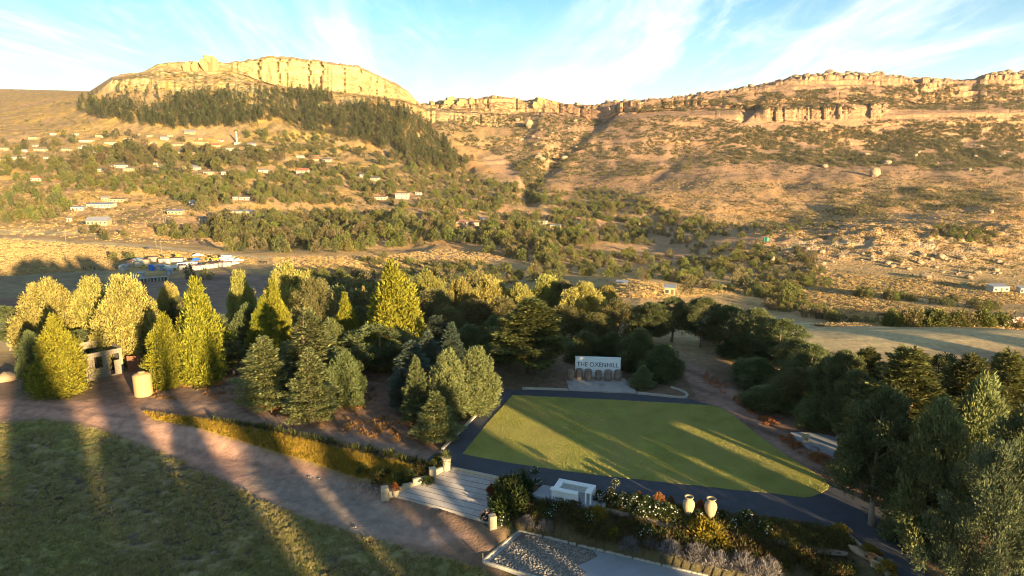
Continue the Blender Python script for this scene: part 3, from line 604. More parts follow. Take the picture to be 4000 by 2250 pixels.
def crown_clumpy(seed, H, R, prof, nc, npc, z0, rc, l, w, base, upb=.5, inner=.55, lump=.22, aspect=1.0, var=.28, hue=.12, asym=.15, spires=None):
    r = np.random.default_rng(seed); cs = []; ds = []; us = []; cc = []
    ax = r.normal(0, asym * R, (6, 2)); ph = r.random(8) * 6.28
    for b in range(nc):
        t = (b + r.random()) / nc; az = b * 2.39996 + r.normal(0, .5)
        rad = R * prof(t) * (1 + lump * math.sin(3 * az + ph[0] + 4 * t) + lump * .7 * math.sin(5 * az + ph[1] - 7 * t)) * (inner + (1 - inner) * r.random() ** .5)
        z = z0 + (H - z0) * t; k = min(int(t * 5), 4); off = ax[k] * (1 - t) * (t * 5 - k) + ax[k] * 0
        p0 = np.array([math.cos(az) * rad + off[0], math.sin(az) * rad + off[1], z - rc * .3]); q = rc * (.6 + .8 * r.random()) * (.55 + .45 * min(1, prof(t) * 1.6))
        out = np.array([math.cos(az), math.sin(az), 0]) * (1 - upb) + np.array([0, 0, upb + .25 * t])
        n = max(5, int(npc * (.6 + .8 * r.random()) * (.5 + .5 * min(1, prof(t) * 1.5)))); g = nrm(r.normal(0, 1, (n, 3))) * (r.random(n) ** .4)[:, None]; g[:, 2] *= aspect
        cs.append(p0 + g * q); ds.append(out + g * .8 + r.normal(0, .35, (n, 3))); us.append(r.normal(0, 1, (n, 3)) + out * .5)
        cc.append(np.full(n, .82 + .36 * r.random()))
    c = np.concatenate(cs); d = np.concatenate(ds); u = np.concatenate(us); n = len(c)
    v, f = quads(c, d, u, l * (.6 + .8 * r.random(n)), w * (.6 + .8 * r.random(n)))
    return v, f, leafcol(r, n, base, var, hue) * np.repeat(np.concatenate(cc), 4)[:, None]
def trunk_mesh(name, H, r0, seed, limbs=6, zl=.3, R=1.5, mtl=None, bend=.25):
    r = np.random.default_rng(seed); mb = MB(); k = 7; pts = []
    b = r.normal(0, bend, (2,))
    for i in range(k):
        t = i / (k - 1); pts.append((b[0] * math.sin(t * 2.4), b[1] * math.sin(t * 2.0), -.25 + (H + .25) * t))
    mb.tube(pts, [r0 * (1.35 if i == 0 else 1) * (1 - .9 * i / (k - 1)) + .015 for i in range(k)], 8)
    for j in range(limbs):
        t = zl + (0.9 - zl) * (j + r.random()) / limbs; i = t * (k - 1); a = int(i); p = np.array(pts[a]) * (1 - i + a) + np.array(pts[min(a + 1, k - 1)]) * (i - a)
        az = j * 2.4 + r.normal(0, .4); L = R * (1.05 - .7 * t) * (.7 + .4 * r.random()); e = .35 + .5 * r.random()
        q = [p, p + np.array([math.cos(az), math.sin(az), e]) * L * .5, p + np.array([math.cos(az), math.sin(az), e * 1.15]) * L]
        rr = r0 * (1 - .85 * t) * .45 + .012; mb.tube(q, [rr, rr * .65, .01], 5)
    return mb.mesh(name, mtl or M_bark, True)

def union(*parts):
    V, Fc, C = [], [], []; o_ = 0
    for (v, f, c), (dx, dy) in parts: V.append(v + np.array([dx, dy, 0])); Fc.append(f + o_); C.append(c); o_ += len(v)
    return np.concatenate(V), np.concatenate(Fc), np.concatenate(C)
cone = lambda t: (1 - t) ** .85 * (0.55 + .45 * min(1, t * 6 + .35))
cone2 = lambda t: max(0.02, (1 - t)) ** .7 * min(1, .62 + t * 1.6)
egg = lambda t: math.sin(min(1, max(0, t)) ** .72 * math.pi * .93 + .16) ** .75 * (1 if t < .8 else 1 - (t - .8) * 1.2)
dome = lambda t: max(0.05, 1 - max(0, (t - .30) / .72) ** 2.0) ** .55 * min(1, .62 + t * 1.4)
flame = lambda t: math.sin(min(1, t) ** .46 * math.pi * .95 + .12) ** 1.0 + .02
umbr = lambda t: max(.06, math.sin(min(1, t) ** 1.1 * math.pi * .84 + .42)) ** .8
PROTO = {}
def proto(kind, H, R, crown, trunk): PROTO.setdefault(kind, []).append((H, R, crown, trunk))
def add_proto(kind, H, R, cv, tr):
    R = float(np.percentile(np.hypot(cv[0][:, 0], cv[0][:, 1]), 97.5)); H = float(np.percentile(cv[0][:, 2], 99.7)); proto(kind, H, R, mesh_np(kind + "_crown", cv[0], cv[1], M_leaf, False, col=cv[2]), tr)
SILV2 = (.095, .115, .058); GOLD = (.375, .340, .095); YPINE = (.275, .265, .032); CEDAR = (.240, .260, .100); BLUE = (.140, .180, .125); JUN = (.165, .185, .072); DARK = (.132, .150, .062); OLIVE = (.105, .100, .034); BROWN = (.165, .148, .058); SILV = (.135, .155, .085)
for v in range(2):
    add_proto('golden', 8, 3.4, union(*[(crown_clumpy(10 + v + 3 * k, hh, rr, dome, nn, 215, .5, .60, .28, .11, GOLD, .66, .55, .18, 1.4), of) for k, (hh, rr, nn, of) in enumerate([(8, 2.3, 80, (0, 0)), (6.9, 1.9, 50, (1.5, .5 - v)), (6.2, 1.9, 45, (-1.5, .7 * v)), (5.4, 2.0, 45, (-.3 + v, -1.5))])]), trunk_mesh("t", 7, .28, 1 + v, 8, .2, 2.6, M_barkp))
    add_proto('yellowpine', 8, 2.6, union(*[(crown_clumpy(20 + v + 3 * k, hh, rr, flame, nn, 180, .3, .48, .30, .085, YPINE, .74, .45, .26, 1.9, asym=.2), of) for k, (hh, rr, nn, of) in enumerate([(8, 1.7, 95, (0, 0)), (6.3, 1.3, 55, (1.0, .4 - .7 * v)), (5.4, 1.3, 48, (-1.0, .3 * v)), (4.4, 1.3, 40, (.2, -1.1))])]), trunk_mesh("t", 7.4, .2, 11 + v, 8, .15, 1.8))
    add_proto('cedar', 8, 3.0, crown_branchy(30 + v, 8, 2.9, cone, 95, 470, .35, 8, 34, .10, .50, .26, .105, CEDAR), trunk_mesh("t", 7.7, .2, 21 + v, 5, .2, 1.5))
    add_proto('spruce', 8, 2.2, crown_branchy(40 + v, 8, 2.1, cone2, 170, 200, .3, 12, 42, .06, .40, .25, .09, BLUE), trunk_mesh("t", 7.7, .17, 31 + v, 4, .2, 1.0))
    add_proto('juniper', 7, 2.6, union(*[(crown_clumpy(50 + v + 3 * k, hh, rr, egg, nn, 220, .1, .54, .26, .088, JUN, .60, .46, .24, 1.4), of) for k, (hh, rr, nn, of) in enumerate([(7, 1.8, 75, (0, 0)), (5.7, 1.4, 45, (1.1, .3)), (5.0, 1.4, 40, (-1.1, .4 - v))])]), trunk_mesh("t", 6, .2, 41 + v, 6, .1, 1.8))
    add_proto('darkpine', 9, 3.0, crown_clumpy(60 + v, 9, 2.7, umbr, 80, 280, 2.6, .78, .27, .095, DARK, .45, .45, .25, .75, asym=.25), trunk_mesh("t", 8.2, .22, 51 + v, 9, .28, 2.6, M_barkp, .4))
    add_proto('fircedar', 9, 3.6, crown_branchy(70 + v, 9, 3.5, cone2, 120, 420, 2.0, 4, 30, .05, .46, .32, .11, (.150, .155, .048)), trunk_mesh("t", 8.7, .28, 61 + v, 8, .15, 2.6))
    add_proto('broadleaf', 7, 3.0, crown_clumpy(80 + v, 7, 2.8, dome, 140, 120, 1.2, .62, .21, .11, BROWN, .4, .5, .22, 1.0, asym=.22), trunk_mesh("t", 6, .16, 71 + v, 10, .2, 2.4))
    add_proto('silver', 7, 3.2, crown_clumpy(90 + v, 7, 3.1, dome, 150, 260, .2, .58, .20, .07, SILV2, .5, .42, .28, .9), trunk_mesh("t", 6, .2, 81 + v, 8, .1, 2.4))
# far-off kinds: few, larger faces
GREENB = [(.165, .160, .050), (.135, .145, .045), (.185, .155, .055), (.115, .120, .048), (.20, .160, .080), (.155, .170, .038)]
for v in range(6):
    add_proto('bush', 5, 2.3, crown_clumpy(200 + v, 5, 2.2, egg if v % 2 else dome, 26, 24, .2, .75, .62, .34, GREENB[v], .5, .5, .22, 1.2, asym=.3), None)
for v in range(4):
    add_proto('treefar', 9, 3.8, crown_clumpy(220 + v, 9, 3.6, dome, 34, 26, 1.6, 1.05, .95, .50, [(.135, .125, .050), (.110, .112, .045), (.165, .130, .066), (.150, .140, .042)][v], .35, .45, .3, .9, asym=.3), trunk_mesh("t", 6, .25, 301 + v, 5, .25, 2.5))
for v in range(4):
    add_proto('pinefar', 15, 2.8, crown_branchy(240 + v, 15, 2.9, cone2, 40, 10, .8, 2, 35, .05, .5, 1.5, .7, (.105, .115, .046), flat=.6), trunk_mesh("t", 13, .22, 321 + v, 0))
for v in range(4):
    add_proto('shrub', 2, 1.3, crown_clumpy(260 + v, 2, 1.3, egg, 9, 11, .0, .5, .55, .36, [(.140, .132, .058), (.110, .112, .048), (.175, .138, .068), (.128, .134, .046)][v], .4, .4, .2, .9), None)

for v in range(2):
    r_ = np.random.default_rng(280 + v); n_ = 34; c_ = np.zeros((n_, 3)); c_[:, :2] = r_.normal(0, .42, (n_, 2)); d_ = r_.normal(0, .45, (n_, 3)); d_[:, 2] = 1
    u_ = r_.normal(0, 1, (n_, 3)); u_[:, 2] = 0; v_, f_ = quads(c_, d_, u_, .45 + .35 * r_.random(n_), .30 + .2 * r_.random(n_)); add_proto('tuft', .7, .9, (v_, f_, leafcol(r_, n_, [(.50, .36, .15), (.44, .30, .14)][v], .2, .08)), None)

def gz(x, Y):
    if Y < 77: return float(hN(np.array([x]), np.array([Y]))[0])
    z = -20.0
    for _ in range(3):
        px = proj(np.array([x, Y, z]))[0]; j = int(np.argmin(np.abs(TU - px))); k = TK < 9; z = float(np.interp(Y, TV[k, j, 1], TV[k, j, 2]))
    return z
_cnt = {}
def plant(kind, loc, h, w, label=None, cat='tree', group=None, name=None, parts=True, var=None, rot=None):
    ps = PROTO[kind]; i = _cnt.get(kind, 0) if var is None else var; _cnt[kind] = i + 1; H, R, cm, tm = ps[i % len(ps)]
    nm = name or {'golden': 'golden_cypress_tree', 'yellowpine': 'pine_tree', 'cedar': 'cedar_tree', 'spruce': 'spruce_tree', 'juniper': 'juniper_tree', 'darkpine': 'tall_pine_tree', 'fircedar': 'cedar_tree', 'broadleaf': 'broadleaf_tree', 'silver': 'silver_conifer_tree', 'bush': 'bush', 'treefar': 'broadleaf_tree', 'pinefar': 'pine_tree', 'shrub': 'shrub'}[kind]
    sc3 = (w / (2 * R), w / (2 * R), h / H); a = rng.random() * 6.28 if rot is None else rot
    if not parts:
        o = ob(nm, cm, None, loc, float(a), sc3); return tag(o, label, cat, group)
    t = thing(nm, label, cat, loc, a, group, sc3)
    ob("crown", cm, t)
    if tm: ob("trunk", tm, t)
    return t
def tree(px, top, w, Y, kind, label, group=None, cat='tree'):
    x = float(P(px, 1400, Y)[0]); z = gz(x, Y); x = float(P(px, top, Y)[0]); h = float(P(px, top, Y)[2]) - z
    depth = Y * CT + (CH - z) * ST
    return plant(kind, (x, Y, z - .05), h, w / F * depth * 1.12, label, cat, group)
# ------------------------------------------------------------------ the trees of the hilltop, one by one
G1, G2, G3, G4 = "trees at the edge of the hilltop on the left", "young cedars between track and lawn", "trees in the belt behind the lawn", "trees along the road on the right"
HERO = [
 (15, 1195, 150, 64, 'darkpine', "dark blue-green conifer cut off by the left border", G1),
 (170, 1097, 235, 62, 'golden', "broad golden conifer farthest left above the small green pine", G1),
 (345, 1090, 170, 63, 'golden', "golden conifer with a pointed top directly above the unfinished house", G1),
 (478, 1083, 235, 61, 'golden', "widest golden conifer, just right of the unfinished house roofline", G1),
 (300, 1290, 150, 59, 'darkpine', "dark shaded conifer between two golden ones behind the unfinished house", G1),
 (205, 1240, 185, 52.5, 'yellowpine', "yellow-green bushy pine in front of the unfinished house", G1),
 (110, 1295, 110, 52.8, 'juniper', "dark narrow juniper against the left side of the yellow-green pine", G1),
 (760, 1100, 195, 55.5, 'yellowpine', "tall bright yellow-green pine right of the water tank, half in shade", G1),
 (635, 1235, 165, 54.5, 'yellowpine', "shorter yellow-green pine beside the water tank", G1),
 (655, 1108, 100, 73, 'golden', "small golden treetop between the wide golden conifer and bright pine", G1),
 (700, 1160, 90, 72, 'darkpine', "small dark treetop just left of the tall bright pine", G1),
 (850, 1230, 130, 62, 'darkpine', "dark conifer in shade right of the tall bright pine", G1),
 (930, 1062, 120, 70, 'golden', "slim golden conifer rising above the slope left of the cedar group", G1),
 (960, 1190, 130, 62, 'juniper', "olive upright conifer in half shade below the slim golden one", G1),
 (1065, 1100, 130, 63, 'yellowpine', "loose yellow pine behind the tall layered cedar, left side", G3),
 (1020, 1170, 110, 60, 'yellowpine', "small ragged yellow pine left of the loose yellow pine", G3),
 (1115, 1035, 190, 73, 'golden', "golden rounded treetop above the layered cedars", G3),
 (1225, 1085, 160, 66, 'broadleaf', "pale thinly leaved tree behind the layered cedars", G3),
 (1200, 1060, 110, 74, 'golden', "narrow golden treetop beside the pale thin tree", G3),
 (1345, 1150, 110, 63, 'yellowpine', "narrow yellow pine between layered cedars and the tallest pine", G3),
 (1530, 1035, 245, 60, 'yellowpine', "tallest yellow pine of the belt, bright spire over dark base", G3),
 (1480, 1270, 310, 57.5, 'darkpine', "dark spreading conifer at the foot of the tallest yellow pine", G3),
 (1390, 1300, 160, 60, 'darkpine', "dark shaded conifer left of the tallest yellow pine's foot", G3),
 (1025, 1315, 230, 49.8, 'cedar', "left cedar of the young group beside the track", G2),
 (1200, 1215, 260, 52, 'cedar', "tallest layered cedar with a pale drooping tip", G2),
 (1205, 1365, 200, 46.8, 'cedar', "front cedar of the group, lit on its right side", G2),
 (1342, 1375, 150, 50.2, 'juniper', "rounded conifer on a short bare trunk, right of the cedar group", G2),
 (1120, 1420, 120, 50.5, 'spruce', "blue spruce half hidden between the young cedars", G2),
 (1605, 1335, 160, 51, 'spruce', "blue-grey spruce at the left of the conifer clump by the lawn", G2),
 (1670, 1295, 120, 53.5, 'spruce', "slim spruce with a thin tip behind the conifer clump", G2),
 (1762, 1262, 110, 55, 'spruce', "slender spruce with the highest tip of the conifer clump", G2),
 (1622, 1398, 125, 46.4, 'cedar', "dark slim cedar with a rusty tip at the clump's front left", G2),
 (1575, 1440, 110, 48.5, 'spruce', "low blue spruce on the outer left of the conifer clump", G2),
 (1700, 1530, 170, 43.6, 'cedar', "lowest bushy cedar at the front of the conifer clump", G2),
 (1750, 1372, 190, 47.2, 'juniper', "round olive conifer in the middle of the clump beside the lawn", G2),
 (1858, 1358, 190, 48.4, 'juniper', "tall egg-shaped conifer right beside the lawn's kerb", G2),
 (1690, 1130, 190, 70, 'broadleaf', "dark brown broadleaf crown in the shaded belt, left of middle", G3),
 (1665, 1063, 150, 75, 'golden', "golden treetop right of the tallest yellow pine", G3),
 (1795, 1088, 130, 75.5, 'golden', "small golden treetop in the middle of the belt", G3),
 (1910, 1083, 160, 76, 'golden', "pale golden treetop left of the big cedar's tip", G3),
 (1850, 1172, 190, 68, 'broadleaf', "brown shaded crown below the middle golden treetops", G3),
 (1960, 1160, 160, 69, 'broadleaf', "brown shaded crown left of the big cedar", G3),
 (1830, 1270, 150, 63, 'juniper', "dark green conifer in the belt above the egg-shaped conifer", G3),
 (1935, 1235, 160, 61, 'juniper', "dark green conifer touching the big cedar's left side", G3),
 (1700, 1235, 130, 64, 'spruce', "shaded bluish conifer behind the slender spruce tips", G3),
 (2075, 1172, 310, 57, 'fircedar', "big cedar behind the lawn, sunlit tip over a dark skirt", G3),
 (2135, 1078, 150, 76.5, 'golden', "golden treetop above the big cedar's right shoulder", G3),
 (2285, 1108, 180, 72, 'golden', "loose golden tree above the white sign wall", G3),
 (2205, 1100, 150, 76, 'broadleaf', "tawny thin crown between two golden treetops above the sign", G3),
 (2205, 1195, 180, 66, 'broadleaf', "brown shaded tree left of the sign wall", G3),
 (2325, 1225, 180, 64.5, 'broadleaf', "brown shaded tree directly behind the sign wall", G3),
 (2412, 1170, 170, 67, 'broadleaf', "dark brown open-crowned tree right above the sign wall", G3),
 (2285, 1295, 160, 61.5, 'juniper', "dark conifer backing the left half of the sign wall", G3),
 (2395, 1300, 130, 61.2, 'juniper', "dark conifer backing the right half of the sign wall", G3),
 (2500, 1285, 165, 57.5, 'juniper', "bushy green conifer immediately right of the sign wall", G3),
 (2592, 1345, 165, 55.5, 'juniper', "round green conifer beside the curved kerb", G3),
 (2450, 1335, 80, 59.5, 'juniper', "small yellowish conifer at the right edge of the sign wall", G3),
 (2515, 1428, 95, 53.6, 'cedar', "small yellow-green conifer in front of the round one at the kerb", G3),
 (2552, 1185, 190, 66, 'darkpine', "dark round-topped pine left of the slim trunked pair", G4),
 (2632, 1160, 150, 67, 'darkpine', "dark pine with a pointed top and a bare trunk by the dirt track", G4),
 (2750, 1162, 170, 65, 'darkpine', "dark pine right of the dirt track with a straight bare trunk", G4),
 (2850, 1192, 190, 63.5, 'darkpine', "dark pine second beyond the dirt track's right side", G4),
 (2950, 1205, 190, 60.5, 'darkpine', "dark pine third beyond the dirt track, lit on the right", G4),
 (3060, 1248, 210, 57.5, 'darkpine', "broad pine with a lit right crown edge above the field", G4),
 (3120, 1320, 160, 53.5, 'darkpine', "leaning pine with exposed limbs right of the track", G4),
 (2965, 1400, 190, 54.5, 'juniper', "bluish rounded shrub-like tree below the third dark pine", G4),
 (3030, 1500, 215, 48.8, 'juniper', "dark bushy conifer left of the curved concrete pad", G4),
 (3145, 1440, 210, 48.5, 'broadleaf', "open-crowned tree directly above the curved concrete pad", G4),
 (3245, 1400, 170, 46.5, 'darkpine', "dark tree right above the curved concrete pad", G4),
 (3310, 1372, 200, 43.5, 'darkpine', "dark-sided pine left of the tall sunlit cedar", G4),
 (3400, 1362, 190, 44, 'fircedar', "slim sunlit cedar behind the tall one on the right", G4),
 (3560, 1370, 400, 34.5, 'fircedar', "tall sunlit cedar on a bare trunk beside the road bend", G4),
 (3470, 1520, 300, 32.8, 'darkpine', "dark shaded tree overhanging the road bend", G4),
 (3685, 1385, 230, 41, 'darkpine', "blue-dark pine behind the tall sunlit cedar, right side", G4),
 (3800, 1392, 320, 36.5, 'fircedar', "sunlit cedar second from the right border", G4),
 (3950, 1378, 260, 38.5, 'fircedar', "sunlit cedar at the right border behind the others", G4),
 (3690, 1570, 250, 30.5, 'juniper', "shaded dense conifer between the tall cedar and the silver one", G4),
 (3950, 1735, 390, 25.8, 'silver', "silver-green dense conifer in the bottom right corner", G4),
 (4080, 1560, 330, 27.5, 'darkpine', "dark conifer cut off by the right border above the silver one", G4),
 (3010, 1330, 180, 57.5, 'darkpine', "dark pine filling the gap below the third dark pine", G4),
 (3180, 1345, 190, 51, 'darkpine', "dark pine right of the leaning pine with limbs", G4),
 (3085, 1440, 180, 52.5, 'juniper', "round dark conifer under the leaning pine", G4),
 (3210, 1530, 170, 45.8, 'juniper', "dark conifer right behind the curved concrete pad", G4),
 (3355, 1450, 200, 41.5, 'darkpine', "dark tree between the curved pad and the tall sunlit cedar", G4),
 (3410, 1600, 190, 38, 'juniper', "dense dark conifer covering the curved pad's right end", G4),
 (2895, 1310, 170, 62, 'juniper', "dark bushy conifer under the second dark pine", G4),
 (2800, 1290, 130, 66.5, 'darkpine', "thin dark pine set back between two larger pines", G4),
 (3620, 1450, 220, 43, 'fircedar', "sunlit cedar right behind the tall one", G4),
 (3850, 1480, 260, 33.5, 'juniper', "dense conifer in front of the sunlit cedars at the right", G4),
 (1580, 1230, 150, 66, 'juniper', "green conifer right of the tallest pine's dark base", G3),
 (1750, 1200, 150, 66, 'broadleaf', "olive crown in the middle of the belt", G3),
 (1290, 1250, 130, 58, 'juniper', "dark green conifer behind the layered cedar's right side", G3),
 (900, 1330, 150, 57, 'darkpine', "dark conifer left behind the young cedar group", G3),
 (1400, 1200, 120, 66, 'juniper', "green conifer left of the tallest yellow pine", G3),
 (2030, 1110, 140, 74, 'golden', "small golden treetop directly above the big cedar's tip", G3),
 (2370, 1120, 140, 76, 'golden', "rightmost golden treetop of the belt", G3),
 (560, 1180, 120, 70, 'darkpine', "dark conifer right behind the widest golden one", G1),
]
for h in HERO: tree(*h)
# the wood goes on outside the frame, to the right of and behind the camera; its long shadows cross the lawn and the field
def q2w(q, a): return (.807 * q + .591 * a, .591 * q - .807 * a)
offs = []
for (q, a, h, w) in [(73, 4, 9, 5), (81, 8, 9, 6), (44.5, 9, 8.5, 3.5),
                  (23, 14, 10.0, 4.4), (29.2, 12, 9.5, 1.3), (34.3, 16, 9.0, 1.2), (17.1, 32, 13, 1.1), (18.7, 30, 13, 1.0), (20.3, 33, 13, 1.2), (12.0, 34, 15, 2.6), (8.5, 36, 15, 1.9), (4.8, 38, 15, 3.2), (-.2, 36, 15, 5), (-6.5, 40, 15, 7), (-14, 42, 15, 8), (-21, 40, 15, 8), (-28, 44, 15, 8), (-35, 42, 14, 8), (-43, 46, 14, 8), (-51, 46, 14, 8), (-59, 46, 14, 8)] + [(q_, 26 + (i_ % 3), 9.5 + .6 * (i_ % 2), 3.6) for i_, q_ in enumerate([15.3, 12, 7.6, 5.4, 3.2, 1.0, -1.2, -3.4, -5.6, -7.8, -10, -12.2, -14.4, -16.6, -19])]:
    x, y = q2w(q, a); z = gz(x, y)
    plant('juniper', (x, y, z - .05), h, w, "tall conifer standing behind the viewpoint, outside the picture", 'tree', "wood behind the viewpoint"); offs.append((x, y))
# ------------------------------------------------------------------ trees, bushes and shrubs of the valley and the slopes
def in_poly_pts(poly, n, r):
    poly = np.array(poly, float); lo = poly.min(0); hi = poly.max(0); out = []
    while len(out) < n:
        c = lo + (hi - lo) * r.random((n * 3, 2)); k = poly_in(c[:, 0], c[:, 1], [tuple(p) for p in poly]); out += list(c[k])
    return out[:n]
r6 = np.random.default_rng(66)
KEEP = []          # clearings round houses, vehicles and roads: (px, py, rx, ry)
MID = []           # (apparent size, kind, loc, h, w, region)
def scatter(poly, n, kind, h0, h1, region, wf=1.0, clump=0.0, on=None):
    pts = in_poly_pts(poly, n, r6)
    for (px, py) in pts:
        if clump and fbm(np.array(px / 90), np.array(py / 30), 77, 3) < clump: continue
        if any(((px - a) / rx) ** 2 + ((py - b) / ry) ** 2 < 1 for a, b, rx, ry in KEEP): continue
        q = tp(px, py)
        if q is None: continue
        h = h0 + (h1 - h0) * r6.random() ** 1.5; H, R = PROTO[kind][0][:2]
        w = h * (2 * R / H) * wf * (.75 + .5 * r6.random())
        MID.append((h * F / q[1], kind, q, h, w, region))
def add_keep(l): KEEP.extend(l)
# ------------------------------------------------------------------ village, market, animals
def flat_mats():
    W = {}
    W['white'] = mat("limewash", (.46, .41, .31), nscale=.5, namt=.1); W['cream'] = mat("cream_plaster", (.40, .31, .18), nscale=.5, namt=.12); W['grey'] = mat("grey_plaster", (.42, .38, .33), nscale=.5, namt=.15); W['pink'] = mat("pinkish_plaster", (.55, .38, .29), nscale=.5, namt=.12); W['brick'] = mat("brown_blocks", (.40, .27, .18), nscale=.8, namt=.2)
    W['tin'] = mat("tin_sheet", (.33, .33, .34), nscale=.7, namt=.15, rough=.45, metallic=.35); W['rust'] = mat("rusted_sheet", (.26, .14, .10), nscale=1.2, namt=.35, rough=.8); W['redroof'] = mat("red_roof", (.36, .13, .08), nscale=.7, namt=.2); W['bluetin'] = mat("bluish_tin", (.20, .26, .33), nscale=.8, namt=.18, rough=.5, metallic=.2); W['darkroof'] = mat("dark_roof", (.12, .11, .11), nscale=.7, namt=.2)
    W['glass'] = mat("window_glass", (.05, .06, .07), rough=.15, spec=.6); W['door'] = mat("brown_door", (.16, .09, .05)); W['vwhite'] = mat("vehicle_white", (.66, .66, .65), rough=.35, spec=.5); W['yellow'] = mat("vehicle_yellow", (.62, .40, .04), rough=.45); W['tyre'] = mat("tyre_rubber", (.02, .02, .02)); W['vblue'] = mat("vehicle_blue", (.04, .16, .45), rough=.4); W['toilet'] = mat("toilet_blue", (.02, .14, .62), rough=.5); W['green'] = mat("tank_green", (.05, .28, .20), rough=.5); W['teal'] = mat("tank_teal", (.02, .22, .22), rough=.5); W['tarp'] = mat("blue_tarpaulin", (.03, .12, .42)); W['pole'] = mat("pole_wood", (.30, .24, .17), nscale=3, namt=.2)
    W['cow'] = mat("brown_hide", (.10, .055, .03), nscale=2, namt=.3); W['cowd'] = mat("dark_hide", (.035, .025, .02), nscale=2, namt=.3); W['coww'] = mat("pied_hide", (.12, .06, .035), nscale=1.5, namt=.2, dirt=((.6, .55, .48), 1.3, .5, .55)); W['cloth'] = mat("dark_clothes", (.035, .035, .05)); W['cloth2'] = mat("brown_blanket", (.16, .08, .05)); W['cloth3'] = mat("blue_jacket", (.05, .07, .16)); W['skin'] = mat("skin", (.10, .055, .035))
    return W
W = flat_mats()
def house(px, py, wpx, wall, roof, rt, label, yaw=0., hh=2.7, aspect=.65, storeys=1, group=None):
    q = tp(px, py)
    if q is None: return
    w = wpx * .9 * q[1] / F; d = max(3.0, w * aspect); H = hh * storeys
    t = thing("village_house", label, "house", (q[0], q[1] + d * .35, q[2] - .2), yaw, group)
    MB().box(-w / 2, w / 2, -d / 2, d / 2, -1.2, H).build("wall", W[wall], t)
    if rt == 'flat': r_ = MB().add([(-w / 2 - .3, -d / 2 - .4, H + .12), (w / 2 + .3, -d / 2 - .4, H + .12), (w / 2 + .3, d / 2 + .3, H + .55), (-w / 2 - .3, d / 2 + .3, H + .55), (-w / 2 - .3, -d / 2 - .4, H + .02), (w / 2 + .3, -d / 2 - .4, H + .02), (w / 2 + .3, d / 2 + .3, H + .45), (-w / 2 - .3, d / 2 + .3, H + .45)], [(0, 1, 2, 3), (7, 6, 5, 4), (0, 4, 5, 1), (1, 5, 6, 2), (2, 6, 7, 3), (3, 7, 4, 0)]).build("roof", W[roof], t)
    elif rt == 'gable':
        e = .35; rz = d * .30
        MB().add([(-w / 2 - e, -d / 2 - e, H - .05), (w / 2 + e, -d / 2 - e, H - .05), (w / 2 + e, d / 2 + e, H - .05), (-w / 2 - e, d / 2 + e, H - .05), (-w / 2 - e, 0, H + rz), (w / 2 + e, 0, H + rz)], [(0, 1, 5, 4), (2, 3, 4, 5), (0, 4, 3), (1, 2, 5), (3, 2, 1, 0)]).build("roof", W[roof], t)
    else:
        e = .4; rz = min(w, d) * .32
        MB().add([(-w / 2 - e, -d / 2 - e, H - .05), (w / 2 + e, -d / 2 - e, H - .05), (w / 2 + e, d / 2 + e, H - .05), (-w / 2 - e, d / 2 + e, H - .05), (-w / 4, 0, H + rz), (w / 4, 0, H + rz)], [(0, 1, 5, 4), (2, 3, 4, 5), (0, 4, 3), (1, 2, 5), (3, 2, 1, 0)]).build("roof", W[roof], t)
    nw = max(2, int(w / 2.4))
    for s in range(storeys):
        for i in range(nw):
            x = -w / 2 + w * (i + .5) / nw
            if s == 0 and i == nw // 2:
                MB().box(x - .45, x + .45, -d / 2 - .04, -d / 2 + .02, .15, 2.15).build("door", W['door'], t); continue
            o = MB().box(x - .55, x + .55, -d / 2 - .03, -d / 2 + .02, s * hh + 1.0, s * hh + 2.0).build("window", W['glass'], t)
            if wpx > 44: MB().box(x - .65, x + .65, -d / 2 - .10, -d / 2 - .035, s * hh + .92, s * hh + .99).build("sill", W['white'], o)
    return t
